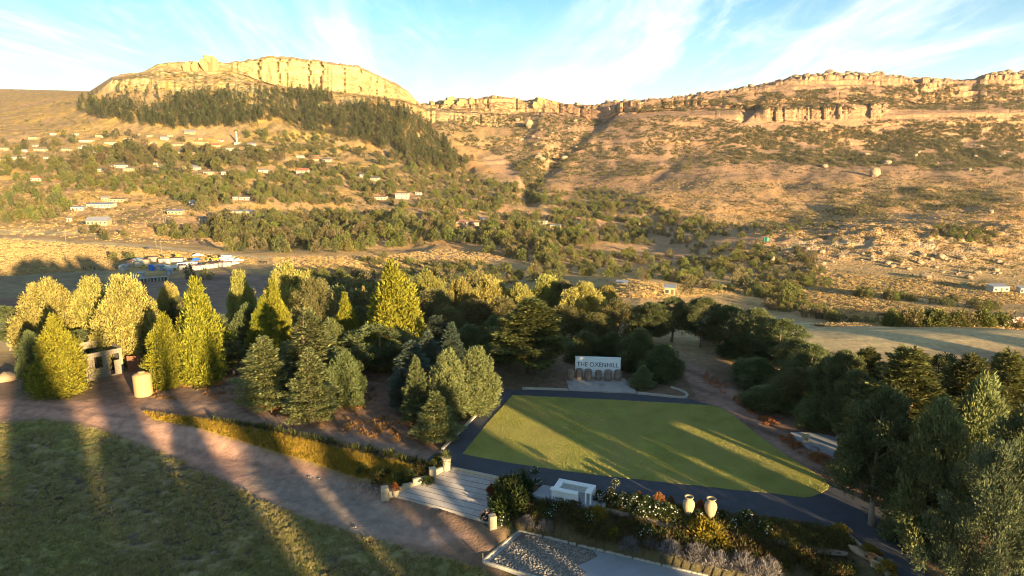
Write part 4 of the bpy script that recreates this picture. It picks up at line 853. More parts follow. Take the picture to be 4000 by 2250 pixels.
HOUSES = [
 (459, 655, 60, 'white', 'tin', 'flat', "long white house with tin roof in the tree gap, left part of the village", .15), (503, 668, 42, 'cream', 'tin', 'flat', "cream annexe just right of the long white house", .1), (394, 670, 22, 'cream', 'tin', 'flat', "tiny cream hut left of the long white house", .2),
 (761, 664, 40, 'white', 'tin', 'hip', "white house with hipped roof right of the bare grey trees", -.1), (721, 660, 16, 'cream', 'tin', 'flat', "tiny hut left of the hipped white house", .1), (814, 681, 38, 'cream', 'tin', 'flat', "cream flat-roofed house below the hipped white house", .1), (874, 683, 18, 'white', 'tin', 'gable', "small white hut right of the cream flat-roofed house", .3), (140, 707, 40, 'white', 'redroof', 'hip', "white house with reddish hipped roof among bushes at far left", .2), (606, 645, 16, 'cream', 'tin', 'flat', "tiny pale hut under the dark village trees", 0), (627, 657, 22, 'white', 'tin', 'flat', "small white hut right of the tiny pale hut", 0),
 (738, 522, 40, 'cream', 'tin', 'gable', "pale house highest under the pine plantation", 0), (590, 561, 36, 'cream', 'tin', 'flat', "pale house in the upper village, middle left", .1), (427, 563, 40, 'white', 'tin', 'flat', "white house in the upper village right of the round dark tree", 0), (388, 536, 30, 'cream', 'tin', 'flat', "pale house at the upper village's top edge", .2), (334, 555, 50, 'white', 'tin', 'flat', "white long house below the round dark tree", .1), (777, 563, 56, 'cream', 'tin', 'flat', "long pale house in the upper village's middle", -.1), (835, 574, 40, 'cream', 'redroof', 'gable', "pale house with red roof in the upper village", -.1), (884, 587, 44, 'white', 'tin', 'flat', "white house left of the thin white tower", -.1), (983, 571, 30, 'white', 'tin', 'gable', "small white house right of the thin white tower", 0), (155, 590, 45, 'cream', 'tin', 'flat', "pale house in the upper village near the left border", .1), (128, 544, 34, 'cream', 'tin', 'flat', "pale house at the foot of the brown slope, far left", .1), (70, 622, 44, 'white', 'tin', 'flat', "white house with dark trees round it at far left", .2), (14, 586, 28, 'cream', 'tin', 'flat', "pale house cut by the left border", 0), (690, 570, 40, 'cream', 'tin', 'flat', "pale house between two village trees below the pines", 0), (640, 545, 30, 'white', 'tin', 'gable', "small white house near the pine plantation's foot", .1), (500, 548, 34, 'cream', 'tin', 'flat', "pale house in the upper village's left half", 0), (256, 590, 36, 'cream', 'tin', 'flat', "pale house left of the dark village grove", .1), (940, 600, 34, 'white', 'tin', 'flat', "white house below the thin white tower", 0),
 (1050, 591, 22, 'cream', 'tin', 'flat', "tiny pale hut at the pine wood's lower edge", 0), (1275, 631, 36, 'white', 'darkroof', 'gable', "white house with dark roof under the bare trees", -.2), (1233, 629, 24, 'cream', 'redroof', 'gable', "small red-roofed house left of the dark-roofed one", 0), (1171, 616, 30, 'white', 'tin', 'flat', "white house below the pines, left of the red-roofed one", 0), (1028, 673, 36, 'white', 'tin', 'flat', "white flat house above the small golden field", 0), (1181, 675, 48, 'white', 'redroof', 'gable', "white gabled house right above the small golden field", -.15), (1416, 692, 22, 'white', 'tin', 'gable', "small white house in the bushes right of the golden field", 0), (1464, 705, 36, 'white', 'darkroof', 'gable', "white house with dark roof lower right in the bushes", -.3),
 (1487, 779, 50, 'pink', 'rust', 'flat', "brownish house with verandah left of the two-storey house", -.1), (1634, 761, 24, 'grey', 'darkroof', 'flat', "small grey house right of the two-storey house", -.2), (1806, 879, 48, 'pink', 'rust', 'hip', "pinkish house with hipped roof on the spur", -.1), (1853, 881, 40, 'pink', 'rust', 'flat', "pinkish house right of the hipped one on the spur", -.1), (1890, 864, 32, 'grey', 'tin', 'flat', "grey flat house above the pinkish pair", -.2), (1957, 877, 30, 'brick', 'rust', 'gable', "brown house at the right end of the spur's row", -.1), (2118, 875, 44, 'white', 'tin', 'flat', "upper pale house with posts at the bushes' edge", -.2), (2171, 890, 44, 'cream', 'tin', 'flat', "lower pale house with posts right of the upper one", -.2), (2260, 885, 13, 'white', 'tin', 'flat', "tiny white hut right of the two pale houses with posts", 0),
 (299, 822, 48, 'grey', 'tin', 'flat', "low grey house left below the long white row", .2), (385, 810, 98, 'white', 'tin', 'flat', "longest white row house above the cream barn", .1), (455, 789, 60, 'cream', 'rust', 'flat', "cream house behind the longest white row", .1), (408, 784, 28, 'cream', 'tin', 'gable', "small cream gabled house behind the longest white row", .1), (381, 878, 84, 'cream', 'tin', 'gable', "big cream barn with gabled roof above the dirt road", .15), (264, 866, 16, 'white', 'tin', 'flat', "tiny white hut left of the cream barn", 0), (684, 837, 60, 'cream', 'tin', 'flat', "cream house beside the double pole", .1), (801, 867, 44, 'white', 'darkroof', 'hip', "small white house with dark pyramid roof below the tall brown tree", -.1), (953, 838, 78, 'white', 'tin', 'flat', "long white shed with bright wall right of the tall brown tree", 0.), (886, 838, 46, 'cream', 'tin', 'flat', "low cream shed left of the long white shed", 0), (756, 801, 28, 'grey', 'tin', 'gable', "small grey house left of the tall brown tree", 0), (920, 781, 20, 'white', 'tin', 'flat', "tiny white hut above the long white shed", 0), (958, 781, 45, 'pink', 'rust', 'flat', "pinkish house above the long white shed", 0),
 (3905, 1140, 74, 'white', 'tin', 'flat', "lone white house with blue-grey roof in the field at the right", .05), (3995, 1146, 30, 'grey', 'tin', 'flat', "grey house cut by the right border", 0), (2618, 1153, 46, 'cream', 'tin', 'flat', "small cream shed with a dark opening above the hilltop pines", -.25)]
KEEP.extend([(h[0], h[1] + 4, h[2] * .75, 20) for h in HOUSES] + [(1571, 775, 50, 24), (700, 1040, 300, 60), (3905, 1150, 80, 40), (2429, 1115, 50, 25), (924, 560, 12, 30), (450, 1000, 300, 60)])
for h in HOUSES: house(*h)
t = house(1571, 776, 54, 'white', 'darkroof', 'flat', "two-storey white house with rows of windows on the hillside", -.1, 2.6, .6, 2)
r8 = np.random.default_rng(88)
for (px, py) in in_poly_pts([(0, 530), (300, 520), (900, 540), (1000, 590), (900, 640), (500, 600), (0, 640)], 26, r8):
    if any(abs(px - h[0]) < h[2] * .6 + 12 and abs(py - h[1]) < 10 for h in HOUSES): continue
    KEEP.append((px, py + 3, 16, 9)); house(px, py, 14 + 14 * r8.random(), ['cream', 'white', 'pink', 'grey'][int(r8.integers(4))], ['tin', 'rust', 'tin'][int(r8.integers(3))], 'flat', "tiny pale hut scattered in the upper village", r8.normal(0, .3), 2.5, .7, 1, "tiny huts of the upper village")
# thin white tower, shelter, tanks, poles
q = tp(924, 556); t = thing("white_tower", "thin white tower rising from the upper village", "tower", q); MB().lathe([(1.3, -1), (1.2, 4), (1.0, 10), (.9, 13), (1.3, 13.2), (1.3, 14), (.2, 15.5)], 10).build("shaft", W['white'], t)
q = tp(2429, 1118); t = thing("open_shelter", "open shelter with a tin roof on posts in the brown field", "shelter", q, -.25)
for x in (-1.8, 0, 1.8):
    for y in (-1, 1): MB().box(x - .06, x + .06, y - .06, y + .06, -.5, 1.7 + .2 * y).build("post", W['pole'], t)
MB().add([(-2.2, -1.4, 1.5), (2.2, -1.4, 1.5), (2.2, 1.4, 2.0), (-2.2, 1.4, 2.0), (-2.2, -1.4, 1.42), (2.2, -1.4, 1.42), (2.2, 1.4, 1.92), (-2.2, 1.4, 1.92)], [(0, 1, 2, 3), (7, 6, 5, 4), (0, 4, 5, 1), (1, 5, 6, 2), (2, 6, 7, 3), (3, 7, 4, 0)]).build("roof", W['tin'], t)
def tank(px, py, r_, h, m_, label, name="water_tank"):
    q = tp(px, py); t = thing(name, label, "tank", q); pr = [(r_, -.2)]
    for i in range(5): pr += [(r_, h * i / 5), (r_ * .96, h * (i + .5) / 5)]
    pr += [(r_, h * .97), (r_ * .5, h * 1.12)]; MB().lathe(pr, 16).build("tank_body", W[m_], t, smooth=True); MB().lathe([(r_ * .3, h * 1.1), (r_ * .3, h * 1.18)], 10).build("lid", W[m_], t)
tank(2984, 942, .9, 2.2, 'green', "left of two green water tanks on the slope"); tank(2994, 942, .9, 2.2, 'green', "right of two green water tanks on the slope"); tank(823, 1208, .55, 1.5, 'teal', "teal water tank behind the bright pine"); tank(3767, 1117, .7, 1.4, 'green', "small green tank alone on the grass at the right")
def pole(px, py, h, label, arm=1.4, double=False):
    q = tp(px, py); t = thing("utility_pole", label, "pole", q, .3)
    for x in ((-.7, .7) if double else (0,)): MB().tube([(x, 0, -.5), (x, 0, h * .5), (x, 0, h)], [.10, .08, .06], 7).build("post", W['pole'], t)
    MB().box(-arm, arm, -.06, .06, h - .7, h - .55).build("crossarm", W['pole'], t)
    for x in (-arm * .8, 0, arm * .8): MB().lathe([(.05, h - .55), (.08, h - .45), (.04, h - .3)], 8, (x, -.0, 0)).build("insulator", W['glass'], t)
pole(262, 1024, 8.5, "tall pole at the edge of the left field's shadow"); pole(647, 872, 9, "double pole beside the cream house", 1.6, True); pole(611, 966, 7, "short pole above the market by the road"); pole(634, 1014, 9.5, "white thick pole in the market", .5); pole(258, 942, 6, "pole by the road left of the big cream barn"); pole(1555, 1150, 7, "thin pole beside the tallest yellow pine")

# market stalls
def stall(px, py, wpx, wall, roof, label, yaw=.0, d=2.6, h=2.1, gable=True, group="tin stalls of the market"):
    q = tp(px, py); w = wpx * q[1] / F; t = thing("market_stall", label, "stall", (q[0], q[1] + d * .4, q[2] - .1), yaw, group)
    mb = MB(); mb.box(-w / 2, w / 2, -d / 2, d / 2, -.4, h); mb.build("wall", W[wall], t)
    e = .12; rz = .55 if gable else .1
    MB().add([(-w / 2 - e, -d / 2 - e, h), (w / 2 + e, -d / 2 - e, h), (w / 2 + e, d / 2 + e, h), (-w / 2 - e, d / 2 + e, h), (0, -d / 2 - e, h + rz), (0, d / 2 + e, h + rz)], [(0, 4, 5, 3), (1, 2, 5, 4), (0, 1, 4), (2, 3, 5), (3, 2, 1, 0)]).build("roof", W[roof], t)
    MB().box(-w * .22, w * .22, -d / 2 - .03, -d / 2 + .01, 0, h * .8).build("door", W['grey' if wall != 'grey' else 'tin'], t)
for i, (px, py, w_, wl, rf) in enumerate([(475, 1058, 24, 'tin', 'tin'), (490, 1046, 22, 'tin', 'rust'), (499, 1041, 22, 'grey', 'rust'), (509, 1037, 22, 'white', 'rust'), (519, 1033, 24, 'bluetin', 'tin'), (536, 1030, 36, 'bluetin', 'bluetin')]):
    stall(px, py, w_, wl, rf, ["grey tin stall with a gable, nearest of the left row", "rust-roofed tin stall second in the left row", "rust-roofed grey stall third in the left row", "rust-roofed white stall fourth in the left row", "bluish tin stall fifth in the left row", "wide bluish stall at the far end of the left row"][i], .35)
for i in range(9):
    px = 758 + i * 16.5; py = 1056 - i * 2.1; stall(px, py, 17.5, ['tin', 'bluetin', 'bluetin', 'tin', 'bluetin', 'tin', 'bluetin', 'tin', 'white'][i], 'rust', ["first", "second", "third", "fourth", "fifth", "sixth", "seventh", "eighth", "last"][i] + " rust-roofed stall from the left in the long right-hand row", .25, 2.6, 2.0, i % 3 == 0)
for px, py, w_, wl, rf, lab in [(616, 1056, 32, 'bluetin', 'tin', "bluish tin stall right of the blue toilet cabin"), (570, 1032, 26, 'cream', 'rust', "sunlit cream stall in the market's middle"), (541, 1043, 24, 'white', 'tin', "white kiosk right of the left stall row"), (659, 1074, 22, 'bluetin', 'bluetin', "small bluish shack standing in front of the white truck"), (596, 1022, 34, 'brick', 'rust', "brown rust-roofed shed at the back of the market"), (640, 1028, 40, 'grey', 'rust', "long grey rust-roofed shed behind the white truck"), (690, 1025, 44, 'bluetin', 'rust', "bluish rust-roofed shed behind the middle trucks"), (548, 1086, 28, 'tin', 'tin', "pale tin shelter behind the row of block stalls"), (715, 1056, 30, 'grey', 'rust', "low rust-roofed stall left of the long right-hand row")]:
    stall(px, py, w_, wl, rf, lab, .2, 2.6, 2.2, False)
q = tp(593, 1057); t = thing("toilet_cabin", "bright blue toilet cabin standing in the market", "toilet", q, .2); MB().bbox(-.85, .85, -.8, .8, 0, 2.3, .05).build("cabin", W['toilet'], t); MB().bbox(-.9, .9, -.85, .85, 2.305, 2.5, .08).build("roof", W['toilet'], t); MB().box(-.5, .5, -.84, -.805, .1, 2.0).build("door", W['vblue'], t)
q = tp(766, 1026); t = thing("tarpaulin_tent", "blue tarpaulin tent behind the white pickup", "tent", q, .3); MB().add([(-1.9, -1.3, 1.2), (1.9, -1.3, 1.2), (1.9, 1.3, 1.2), (-1.9, 1.3, 1.2), (-1.2, 0, 2.3), (1.2, 0, 2.3)], [(0, 1, 5, 4), (2, 3, 4, 5), (0, 4, 3), (1, 2, 5), (3, 2, 1, 0)]).build("canopy", W['tarp'], t)
for x, y in ((-1.7, -1.1), (1.7, -1.1), (1.7, 1.1), (-1.7, 1.1)): MB().box(x - .05, x + .05, y - .05, y + .05, -.2, 1.19).build("post", W['pole'], t)
q = tp(589, 984); t = thing("thatched_umbrella", "lone umbrella-shaped shelter above the market", "shelter", q); MB().tube([(0, 0, -.2), (0, 0, 2.2)], .08, 6).build("post", W['pole'], t); MB().lathe([(1.9, 1.9), (1.2, 2.3), (.1, 2.8)], 12).build("canopy", W['darkroof'], t)
for i in range(13):
    px = 492 + i * 13.2; py = 1108 - i * 1.1 + (6 if i in (2, 3) else 0); q = tp(px, py); t = thing("block_stall", "open stall frame of pale blocks, " + ["first", "second", "third", "fourth", "fifth", "sixth", "seventh", "eighth", "ninth", "tenth", "eleventh", "twelfth", "last"][i] + " from the left in the near row", "stall frame", q, .15, "block stall frames of the market")
    for x in (-.62, .5): MB().box(x, x + .14, -.9, .9, -.3, 1.5).build("side_wall", W['grey'], t)
    MB().box(-.48, .5, .75, .89, -.3, 1.3 - .2 * (i % 2)).build("back_wall", W['grey'], t)
    if i % 3 != 1: MB().box(-.7, .7, -.95, .95, 1.505, 1.6).build("lintel", W['grey'], t)
# vehicles
def wheel_set(t, xs, y, r_):
    for x in xs:
        for s in (-1, 1):
            o = ob("wheel", WHEEL, t, (x, s * y, r_), (math.radians(90), 0, 0), (r_, r_, .24)); ob("rim", RIM, o)
WHEEL = MB().lathe([(.8, -.5), (1, -.35), (1, .35), (.8, .5)], 14).mesh("wheel", W['tyre']); RIM = MB().lathe([(.6, -.54), (.6, .54)], 10).mesh("rim", W['tin'])
def ext(mb, prof, y0, y1):
    n = len(prof); v = [(x, y0, z) for x, z in prof] + [(x, y1, z) for x, z in prof]
    f = [list(range(n)), list(range(2 * n - 1, n - 1, -1))] + [[j, n + j, n + (j + 1) % n, (j + 1) % n] for j in range(n)]; return mb.add(v, f)
def vehicle(kind, px, py, yaw, label, color='vwhite', s=1.0, group="vehicles parked at the market"):
    q = tp(px, py); t = thing({'truck': 'parked_truck', 'pickup': 'parked_pickup', 'van': 'parked_minibus', 'car': 'parked_car', 'digger': 'yellow_loader'}[kind], label, {'truck': 'truck', 'pickup': 'pickup', 'van': 'minibus', 'car': 'car', 'digger': 'loader'}[kind], q, yaw, group, s)
    c_ = W[color]; g = W['glass']
    if kind == 'truck':
        ext(MB(), [(-3, .75), (-3, 1.8), (-2.8, 2.55), (-1.5, 2.55), (-1.4, .75)], -1.1, 1.1).build("cab", c_, t); MB().box(-2.98, -2.82, -.95, .95, 1.75, 2.35).build("windscreen", g, t)
        for sy in (-1.12, 1.08): MB().box(-2.6, -1.8, sy, sy + .04, 1.7, 2.3).build("side_window", g, t)
        MB().box(-1.35, 3.1, -1.15, 1.15, .95, 1.15).build("bed_floor", W['grey'], t)
        for sy in (-1.2, 1.14): MB().box(-1.3, 3.1, sy, sy + .06, 1.15, 2.1).build("bed_side", c_, t)
        MB().box(3.05, 3.12, -1.13, 1.13, 1.16, 2.1).build("tailgate", c_, t); MB().box(-1.33, -1.27, -1.13, 1.13, 1.16, 2.2).build("bed_front", c_, t); MB().box(-3.08, -3.0, -1.0, 1.0, .5, .8).build("bumper", W['tyre'], t); wheel_set(t, (-2.2, 2.0), 1.0, .48)
    elif kind == 'pickup':
        ext(MB(), [(-2.5, .45), (-2.5, .95), (-1.4, 1.08), (-.8, 1.62), (.5, 1.62), (.75, 1.05), (2.5, 1.05), (2.5, .45)], -.85, .85).build("body", c_, t); ext(MB(), [(-1.28, 1.1), (-.8, 1.55), (-.76, 1.55), (-1.2, 1.1)], -.7, .7).build("windscreen", g, t)
        for sy in (-.87, .84): MB().box(-.75, .4, sy, sy + .03, 1.12, 1.52).build("side_window", g, t)
        MB().box(.85, 2.4, -.75, .75, 1.055, 1.07).build("cargo_bed", W['tyre'], t); wheel_set(t, (-1.6, 1.6), .8, .36)
    elif kind == 'van':
        ext(MB(), [(-2.4, .4), (-2.4, 1.1), (-2.0, 2.0), (2.3, 2.05), (2.4, .4)], -.88, .88).build("body", c_, t); ext(MB(), [(-2.38, 1.2), (-2.08, 1.9), (-2.04, 1.9), (-2.3, 1.2)], -.75, .75).build("windscreen", g, t)
        for sy in (-.9, .87):
            for x in (-1.8, -.6, .6): MB().box(x, x + 1.0, sy, sy + .03, 1.25, 1.8).build("side_window", g, t)
        wheel_set(t, (-1.5, 1.5), .82, .34)
    elif kind == 'car':
        ext(MB(), [(-2.1, .4), (-2.1, .85), (-1.1, .95), (-.6, 1.42), (.8, 1.42), (1.4, .98), (2.1, .9), (2.1, .4)], -.82, .82).build("body", c_, t)
        for sy in (-.84, .81): MB().box(-.55, .8, sy, sy + .03, 1.0, 1.36).build("side_window", g, t)
        ext(MB(), [(-1.02, .98), (-.6, 1.38), (-.56, 1.38), (-.95, .98)], -.68, .68).build("windscreen", g, t); wheel_set(t, (-1.35, 1.35), .78, .32)
    else:
        ext(MB(), [(-1.8, .7), (-1.8, 1.4), (1.6, 1.5), (1.6, .7)], -.8, .8).build("body", c_, t); MB().box(-.6, .7, -.7, .7, 1.5, 2.7).build("cab", c_, t)
        MB().box(-.55, .65, -.72, -.705, 1.7, 2.5).build("side_window", g, t); MB().tube([(-1.6, 0, 1.2), (-2.6, 0, 2.0), (-3.4, 0, 1.0)], .16, 6).build("arm", c_, t); ext(MB(), [(-4.0, .2), (-3.9, .9), (-3.3, .9), (-3.2, .2)], -1.0, 1.0).build("bucket", W['grey'], t); wheel_set(t, (-1.2, 1.2), .85, .62)
for v in [('truck', 662, 1056, .25, "white tipper truck in the middle of the market"), ('van', 712, 1044, .5, "white minibus right of the tipper truck"), ('van', 737, 1042, .9, "white minibus second right of the tipper truck"), ('pickup', 764, 1037, .1, "white pickup above the long right-hand stall row"), ('pickup', 774, 1002, .15, "sunlit white pickup standing apart behind the market"), ('car', 564, 1047, .1, "yellow car beside the white kiosk", 'yellow'), ('digger', 648, 1016, .4, "yellow loader behind the thick white pole", 'yellow'), ('digger', 696, 1014, 2.6, "yellow loader behind the long sheds", 'yellow'), ('digger', 843, 1020, .2, "yellow loader beside the white vehicles at the right end", 'yellow'), ('van', 874, 1018, .3, "sunlit white minibus right of the yellow loader", 'vwhite', .9), ('car', 893, 1022, .2, "sunlit white car in the cluster at the market's right end", 'vwhite'), ('pickup', 910, 1016, .1, "sunlit white pickup at the back of the right-end cluster", 'vwhite'), ('pickup', 930, 1022, .3, "white pickup farthest right in the market", 'vwhite'), ('truck', 885, 1012, .2, "white truck at the back of the right-end cluster", 'vwhite', .8), ('car', 917, 1034, 1.2, "white car parked at the end of the long stall row", 'vwhite')]: vehicle(*v)
# people: one continuous body each, with clothes as child
def person(px, py, label, m_, yaw=0., walk=.25, tall=1.7):
    q = tp(px, py); t = thing("person", label, "person", q, yaw, None, tall / 1.7)
    mesh = bpy.data.meshes.new("body"); J = {'pel': (0, 0, .92), 'che': (0, .02, 1.28), 'nec': (0, .02, 1.46), 'hed': (0, 0, 1.60), 'top': (0, 0, 1.70), 'hl': (-.1, 0, .88), 'kl': (-.11, -walk * .5, .48), 'al': (-.11, -walk * .6 + .1, .06), 'tl': (-.11, -walk * .6 - .1, .03), 'hr': (.1, 0, .88), 'kr': (.11, walk * .25, .48), 'ar': (.11, walk * .9, .08), 'tr': (.11, walk * .9 - .18, .03), 'sl': (-.2, .02, 1.40), 'el': (-.26, .05, 1.12), 'wl': (-.24, -.08, .88), 'gl': (-.24, -.1, .78), 'sr': (.2, .02, 1.40), 'er': (.26, .05, 1.12), 'wr': (.24, -.05, .88), 'gr': (.24, -.07, .78)}
    E = [('pel', 'che'), ('che', 'nec'), ('nec', 'hed'), ('hed', 'top'), ('pel', 'hl'), ('hl', 'kl'), ('kl', 'al'), ('al', 'tl'), ('pel', 'hr'), ('hr', 'kr'), ('kr', 'ar'), ('ar', 'tr'), ('che', 'sl'), ('sl', 'el'), ('el', 'wl'), ('wl', 'gl'), ('che', 'sr'), ('sr', 'er'), ('er', 'wr'), ('wr', 'gr')]
    R0 = dict(pel=.14, che=.16, nec=.06, hed=.095, top=.07, hl=.1, kl=.07, al=.05, tl=.04, hr=.1, kr=.07, ar=.05, tr=.04, sl=.08, el=.055, wl=.04, gl=.04, sr=.08, er=.055, wr=.04, gr=.04)
    ks = list(J); mesh.from_pydata([J[k] for k in ks], [(ks.index(a), ks.index(b)) for a, b in E], []); o = ob("body", mesh, t); mesh.materials.append(m_)
    md = o.modifiers.new("skin", 'SKIN')
    for i, k in enumerate(ks): mesh.skin_vertices[0].data[i].radius = (R0[k], R0[k])
    mesh.skin_vertices[0].data[0].use_root = True; o.modifiers.new("smooth", 'SUBSURF').levels = 1
    MB().lathe([(.13, 1.02), (.22, 1.05), (.24, 1.25), (.21, 1.44), (.09, 1.50)], 12).build("jacket", m_, t, smooth=True); MB().lathe([(.085, 1.62), (.12, 1.64), (.11, 1.70), (.04, 1.745)], 10).build("hat", W['cloth2'], t, smooth=True)
for p_ in [(326, 1056, "person in dark clothes farthest left on the field track", W['cloth'], .4), (336, 1058, "person in dark clothes second from the left on the track", W['cloth3'], .2, .2, 1.6), (353, 1052, "person in a brown coat third from the left on the track", W['cloth2'], -.3), (370, 1056, "person in dark clothes farthest right on the field track", W['cloth'], .1, .15, 1.6), (748, 1102, "person in dark clothes standing by the bushes below the market", W['cloth'], .6), (3212, 1250, "person in dark clothes standing by the hedge in the right-hand field", W['cloth'], .3)]: person(*p_)
# cattle: one continuous body each
def cow(px, py, label, m_, yaw, graze=True, s=1.0):
    q = tp(px, py); t = thing("grazing_cow", label, "cow", q, yaw, "cattle in the right-hand field", s); hz = .35 if graze else 1.35
    J = [(0, 0, 1.05, .34), (.75, 0, 1.08, .30), (-.7, 0, 1.08, .36), (-1.05, 0, 1.1, .22), (-1.45, 0, (1.1 + hz) / 2, .14), (-1.65, 0, hz + .05, .13), (-1.85, 0, hz - .12, .08), (.95, 0, 1.05, .2), (1.05, 0, .6, .03)]
    E = [(0, 1), (0, 2), (2, 3), (3, 4), (4, 5), (5, 6), (1, 7), (7, 8)]
    for sx, par in ((-.75, 2), (.8, 1)):
        for sy in (-.2, .2):
            n = len(J); k = .12 if sx > 0 else -.04
            J += [(sx, sy, .85, .16), (sx - .06 if sx > 0 else sx, sy, .5, .08), (sx + k, sy, .28, .06), (sx + k - .02, sy, .03, .06)]; E += [(par, n), (n, n + 1), (n + 1, n + 2), (n + 2, n + 3)]
    mesh = bpy.data.meshes.new("body"); mesh.from_pydata([j[:3] for j in J], [], []) if False else mesh.from_pydata([j[:3] for j in J], E, [])
    o = ob("body", mesh, t); mesh.materials.append(m_); o.modifiers.new("skin", 'SKIN')
    for i, j in enumerate(J): mesh.skin_vertices[0].data[i].radius = (j[3], j[3])
    mesh.skin_vertices[0].data[0].use_root = True; o.modifiers.new("smooth", 'SUBSURF').levels = 1
    for sy in (-1, 1): MB().tube([(-1.6, sy * .1, hz + .16), (-1.62, sy * .28, hz + .22), (-1.7, sy * .33, hz + .36)], [.03, .022, .008], 5).build("horn", W['white'], t)
for c_ in [(3379, 1204, "brown cow uppermost of the three in the right-hand field", W['cow'], .3), (3352, 1210, "dark cow leftmost of the three in the right-hand field", W['cowd'], 2.8), (3361, 1220, "brown cow lowest of the three in the right-hand field", W['cow'], .2), (3453, 1238, "dark cow on the hedge's upper side, right of a pair", W['cowd'], 2.9), (3439, 1238, "brown cow on the hedge's upper side, left of a pair", W['cow'], .2), (3693, 1259, "small brown cow alone in the middle of the right-hand field", W['cow'], .1, True, .8), (3664, 1282, "brown cow just above the hedge's right part", W['cow'], 2.8, True, .8), (3971, 1318, "pied cow near the right border", W['coww'], .2, True, 1.2), (1035, 1031, "dark cow alone on the shaded field behind the hilltop trees", W['cowd'], .1)]: cow(*c_)
# bushes standing by the market
for px, py, h_, w_, lab, kd in [(447, 1018, 4.6, 5.0, "round yellow-green bush left above the stall row", 'bush'), (513, 1016, 4.4, 5.4, "second round yellow-green bush above the stall row", 'bush'), (742, 1090, 6.0, 5.4, "dark bush below the market, left of a pair", 'bush'), (805, 1092, 4.8, 7.0, "wide dark bush below the market, right of a pair", 'bush'), (800, 832, 13, 11, "tall brown broadleaf tree in the middle of the village slope", 'treefar'), (288, 560, 12, 12, "round dark tree at the top left of the village", 'treefar'), (2680, 1160, 8, 6.5, "pale grey bare tree beside the cream shed", 'treefar')]:
    q = tp(px, py); plant(kd, q, h_, w_, lab, 'bush' if kd == 'bush' else 'tree', parts=True)
scatter([(1180, 1078), (1500, 1085), (1700, 1050), (2050, 1050), (2230, 1070), (2180, 1110), (1900, 1125), (1700, 1130), (1400, 1190), (1240, 1170)], 170, 'bush', 3.0, 6.0, 'gully')
scatter([(1250, 1130), (1500, 1130), (1700, 1140), (1500, 1230), (1300, 1230)], 60, 'bush', 3.0, 5.5, 'gully')
scatter([(2100, 1000), (2350, 960), (2700, 1010), (2950, 1090), (3120, 1150), (3100, 1190), (2800, 1140), (2560, 1095), (2350, 1085), (2100, 1060)], 190, 'bush', 3.0, 6.0, 'stream')
scatter([(820, 905), (1000, 850), (1300, 840), (1700, 830), (2100, 850), (2300, 900), (2250, 960), (2000, 960), (1700, 950), (1300, 990), (900, 985), (820, 940)], 560, 'bush', 5.0, 10.0, 'belt', .85)
scatter([(1880, 900), (2140, 880), (2300, 930), (2350, 990), (2150, 1040), (1900, 1000)], 130, 'bush', 4.5, 8, 'belt')
scatter([(830, 880), (1300, 850), (1500, 900), (1300, 960), (900, 970)], 60, 'treefar', 8, 12, 'belt')
scatter([(700, 700), (1200, 660), (1700, 640), (2000, 720), (2150, 790), (1900, 830), (1400, 800), (1000, 800), (700, 780)], 1150, 'bush', 3.5, 8, 'upper', 1.0, .30)
scatter([(0, 545), (500, 530), (1000, 580), (1500, 610), (1700, 640), (1200, 665), (700, 700), (300, 690), (0, 660)], 230, 'treefar', 7, 14, 'village', .9, .38)
scatter([(280, 590), (700, 580), (1150, 600), (1150, 635), (700, 640), (280, 650)], 90, 'treefar', 9, 15, 'village', .9)
scatter([(0, 560), (900, 560), (1700, 650), (1200, 690), (700, 740), (0, 700)], 620, 'bush', 3, 6.5, 'village', 1.1, .36)
scatter([(0, 770), (240, 740), (300, 800), (240, 860), (0, 880)], 90, 'bush', 5, 10, 'leftgrove', .8)
scatter([(60, 690), (500, 690), (880, 720), (860, 790), (600, 770), (300, 740), (60, 750)], 150, 'bush', 4, 8, 'leftgrove')
scatter([(560, 745), (900, 720), (900, 800), (720, 800)], 60, 'bush', 5, 9, 'leftgrove')
scatter([(820, 870), (900, 850), (1000, 900), (980, 970), (850, 960)], 40, 'treefar', 8, 12, 'leftgrove')
scatter([(300, 890), (430, 890), (520, 930), (400, 945), (300, 915)], 14, 'bush', 4, 6, 'leftgrove')
scatter([(600, 890), (840, 890), (820, 940), (620, 930)], 30, 'bush', 4, 7, 'leftgrove')
scatter([(2150, 800), (2500, 800), (2800, 880), (2750, 950), (2500, 960), (2250, 940), (2150, 870)], 330, 'bush', 3.5, 7, 'hollow', 1.1)
scatter([(2080, 740), (2400, 740), (2560, 800), (2300, 820), (2100, 800)], 130, 'bush', 3, 6, 'hollow')
scatter([(2750, 880), (3150, 870), (3300, 880), (3050, 930), (2800, 930)], 70, 'bush', 2.5, 5, 'hollow')
scatter([(2650, 960), (2950, 960), (3180, 1000), (3250, 1130), (3050, 1120), (2850, 1060)], 170, 'bush', 2.5, 5, 'outcrop', 1.1)
scatter([(3620, 890), (3780, 885), (3900, 920), (3880, 960), (3640, 930)], 55, 'bush', 2.5, 5, 'outcrop')
scatter([(3340, 1140), (3570, 1170), (3570, 1185), (3340, 1160)], 34, 'bush', 2.5, 4.5, 'hedge')
scatter([(3620, 1165), (3770, 1175), (3900, 1205), (3880, 1225), (3640, 1190)], 22, 'bush', 2.5, 4.5, 'hedge')
scatter([(3200, 1230), (3300, 1255), (3300, 1265), (3180, 1245)], 12, 'bush', 2, 4, 'hedge')
scatter([(3320, 1250), (3500, 1270), (3700, 1310), (3850, 1330), (4000, 1350), (4000, 1375), (3800, 1350), (3620, 1325), (3480, 1300), (3320, 1262)], 85, 'bush', 1.3, 2.6, 'hedge')
scatter([(3000, 1120), (3230, 1190), (3200, 1250), (2990, 1210)], 60, 'bush', 2.5, 4, 'hedge')
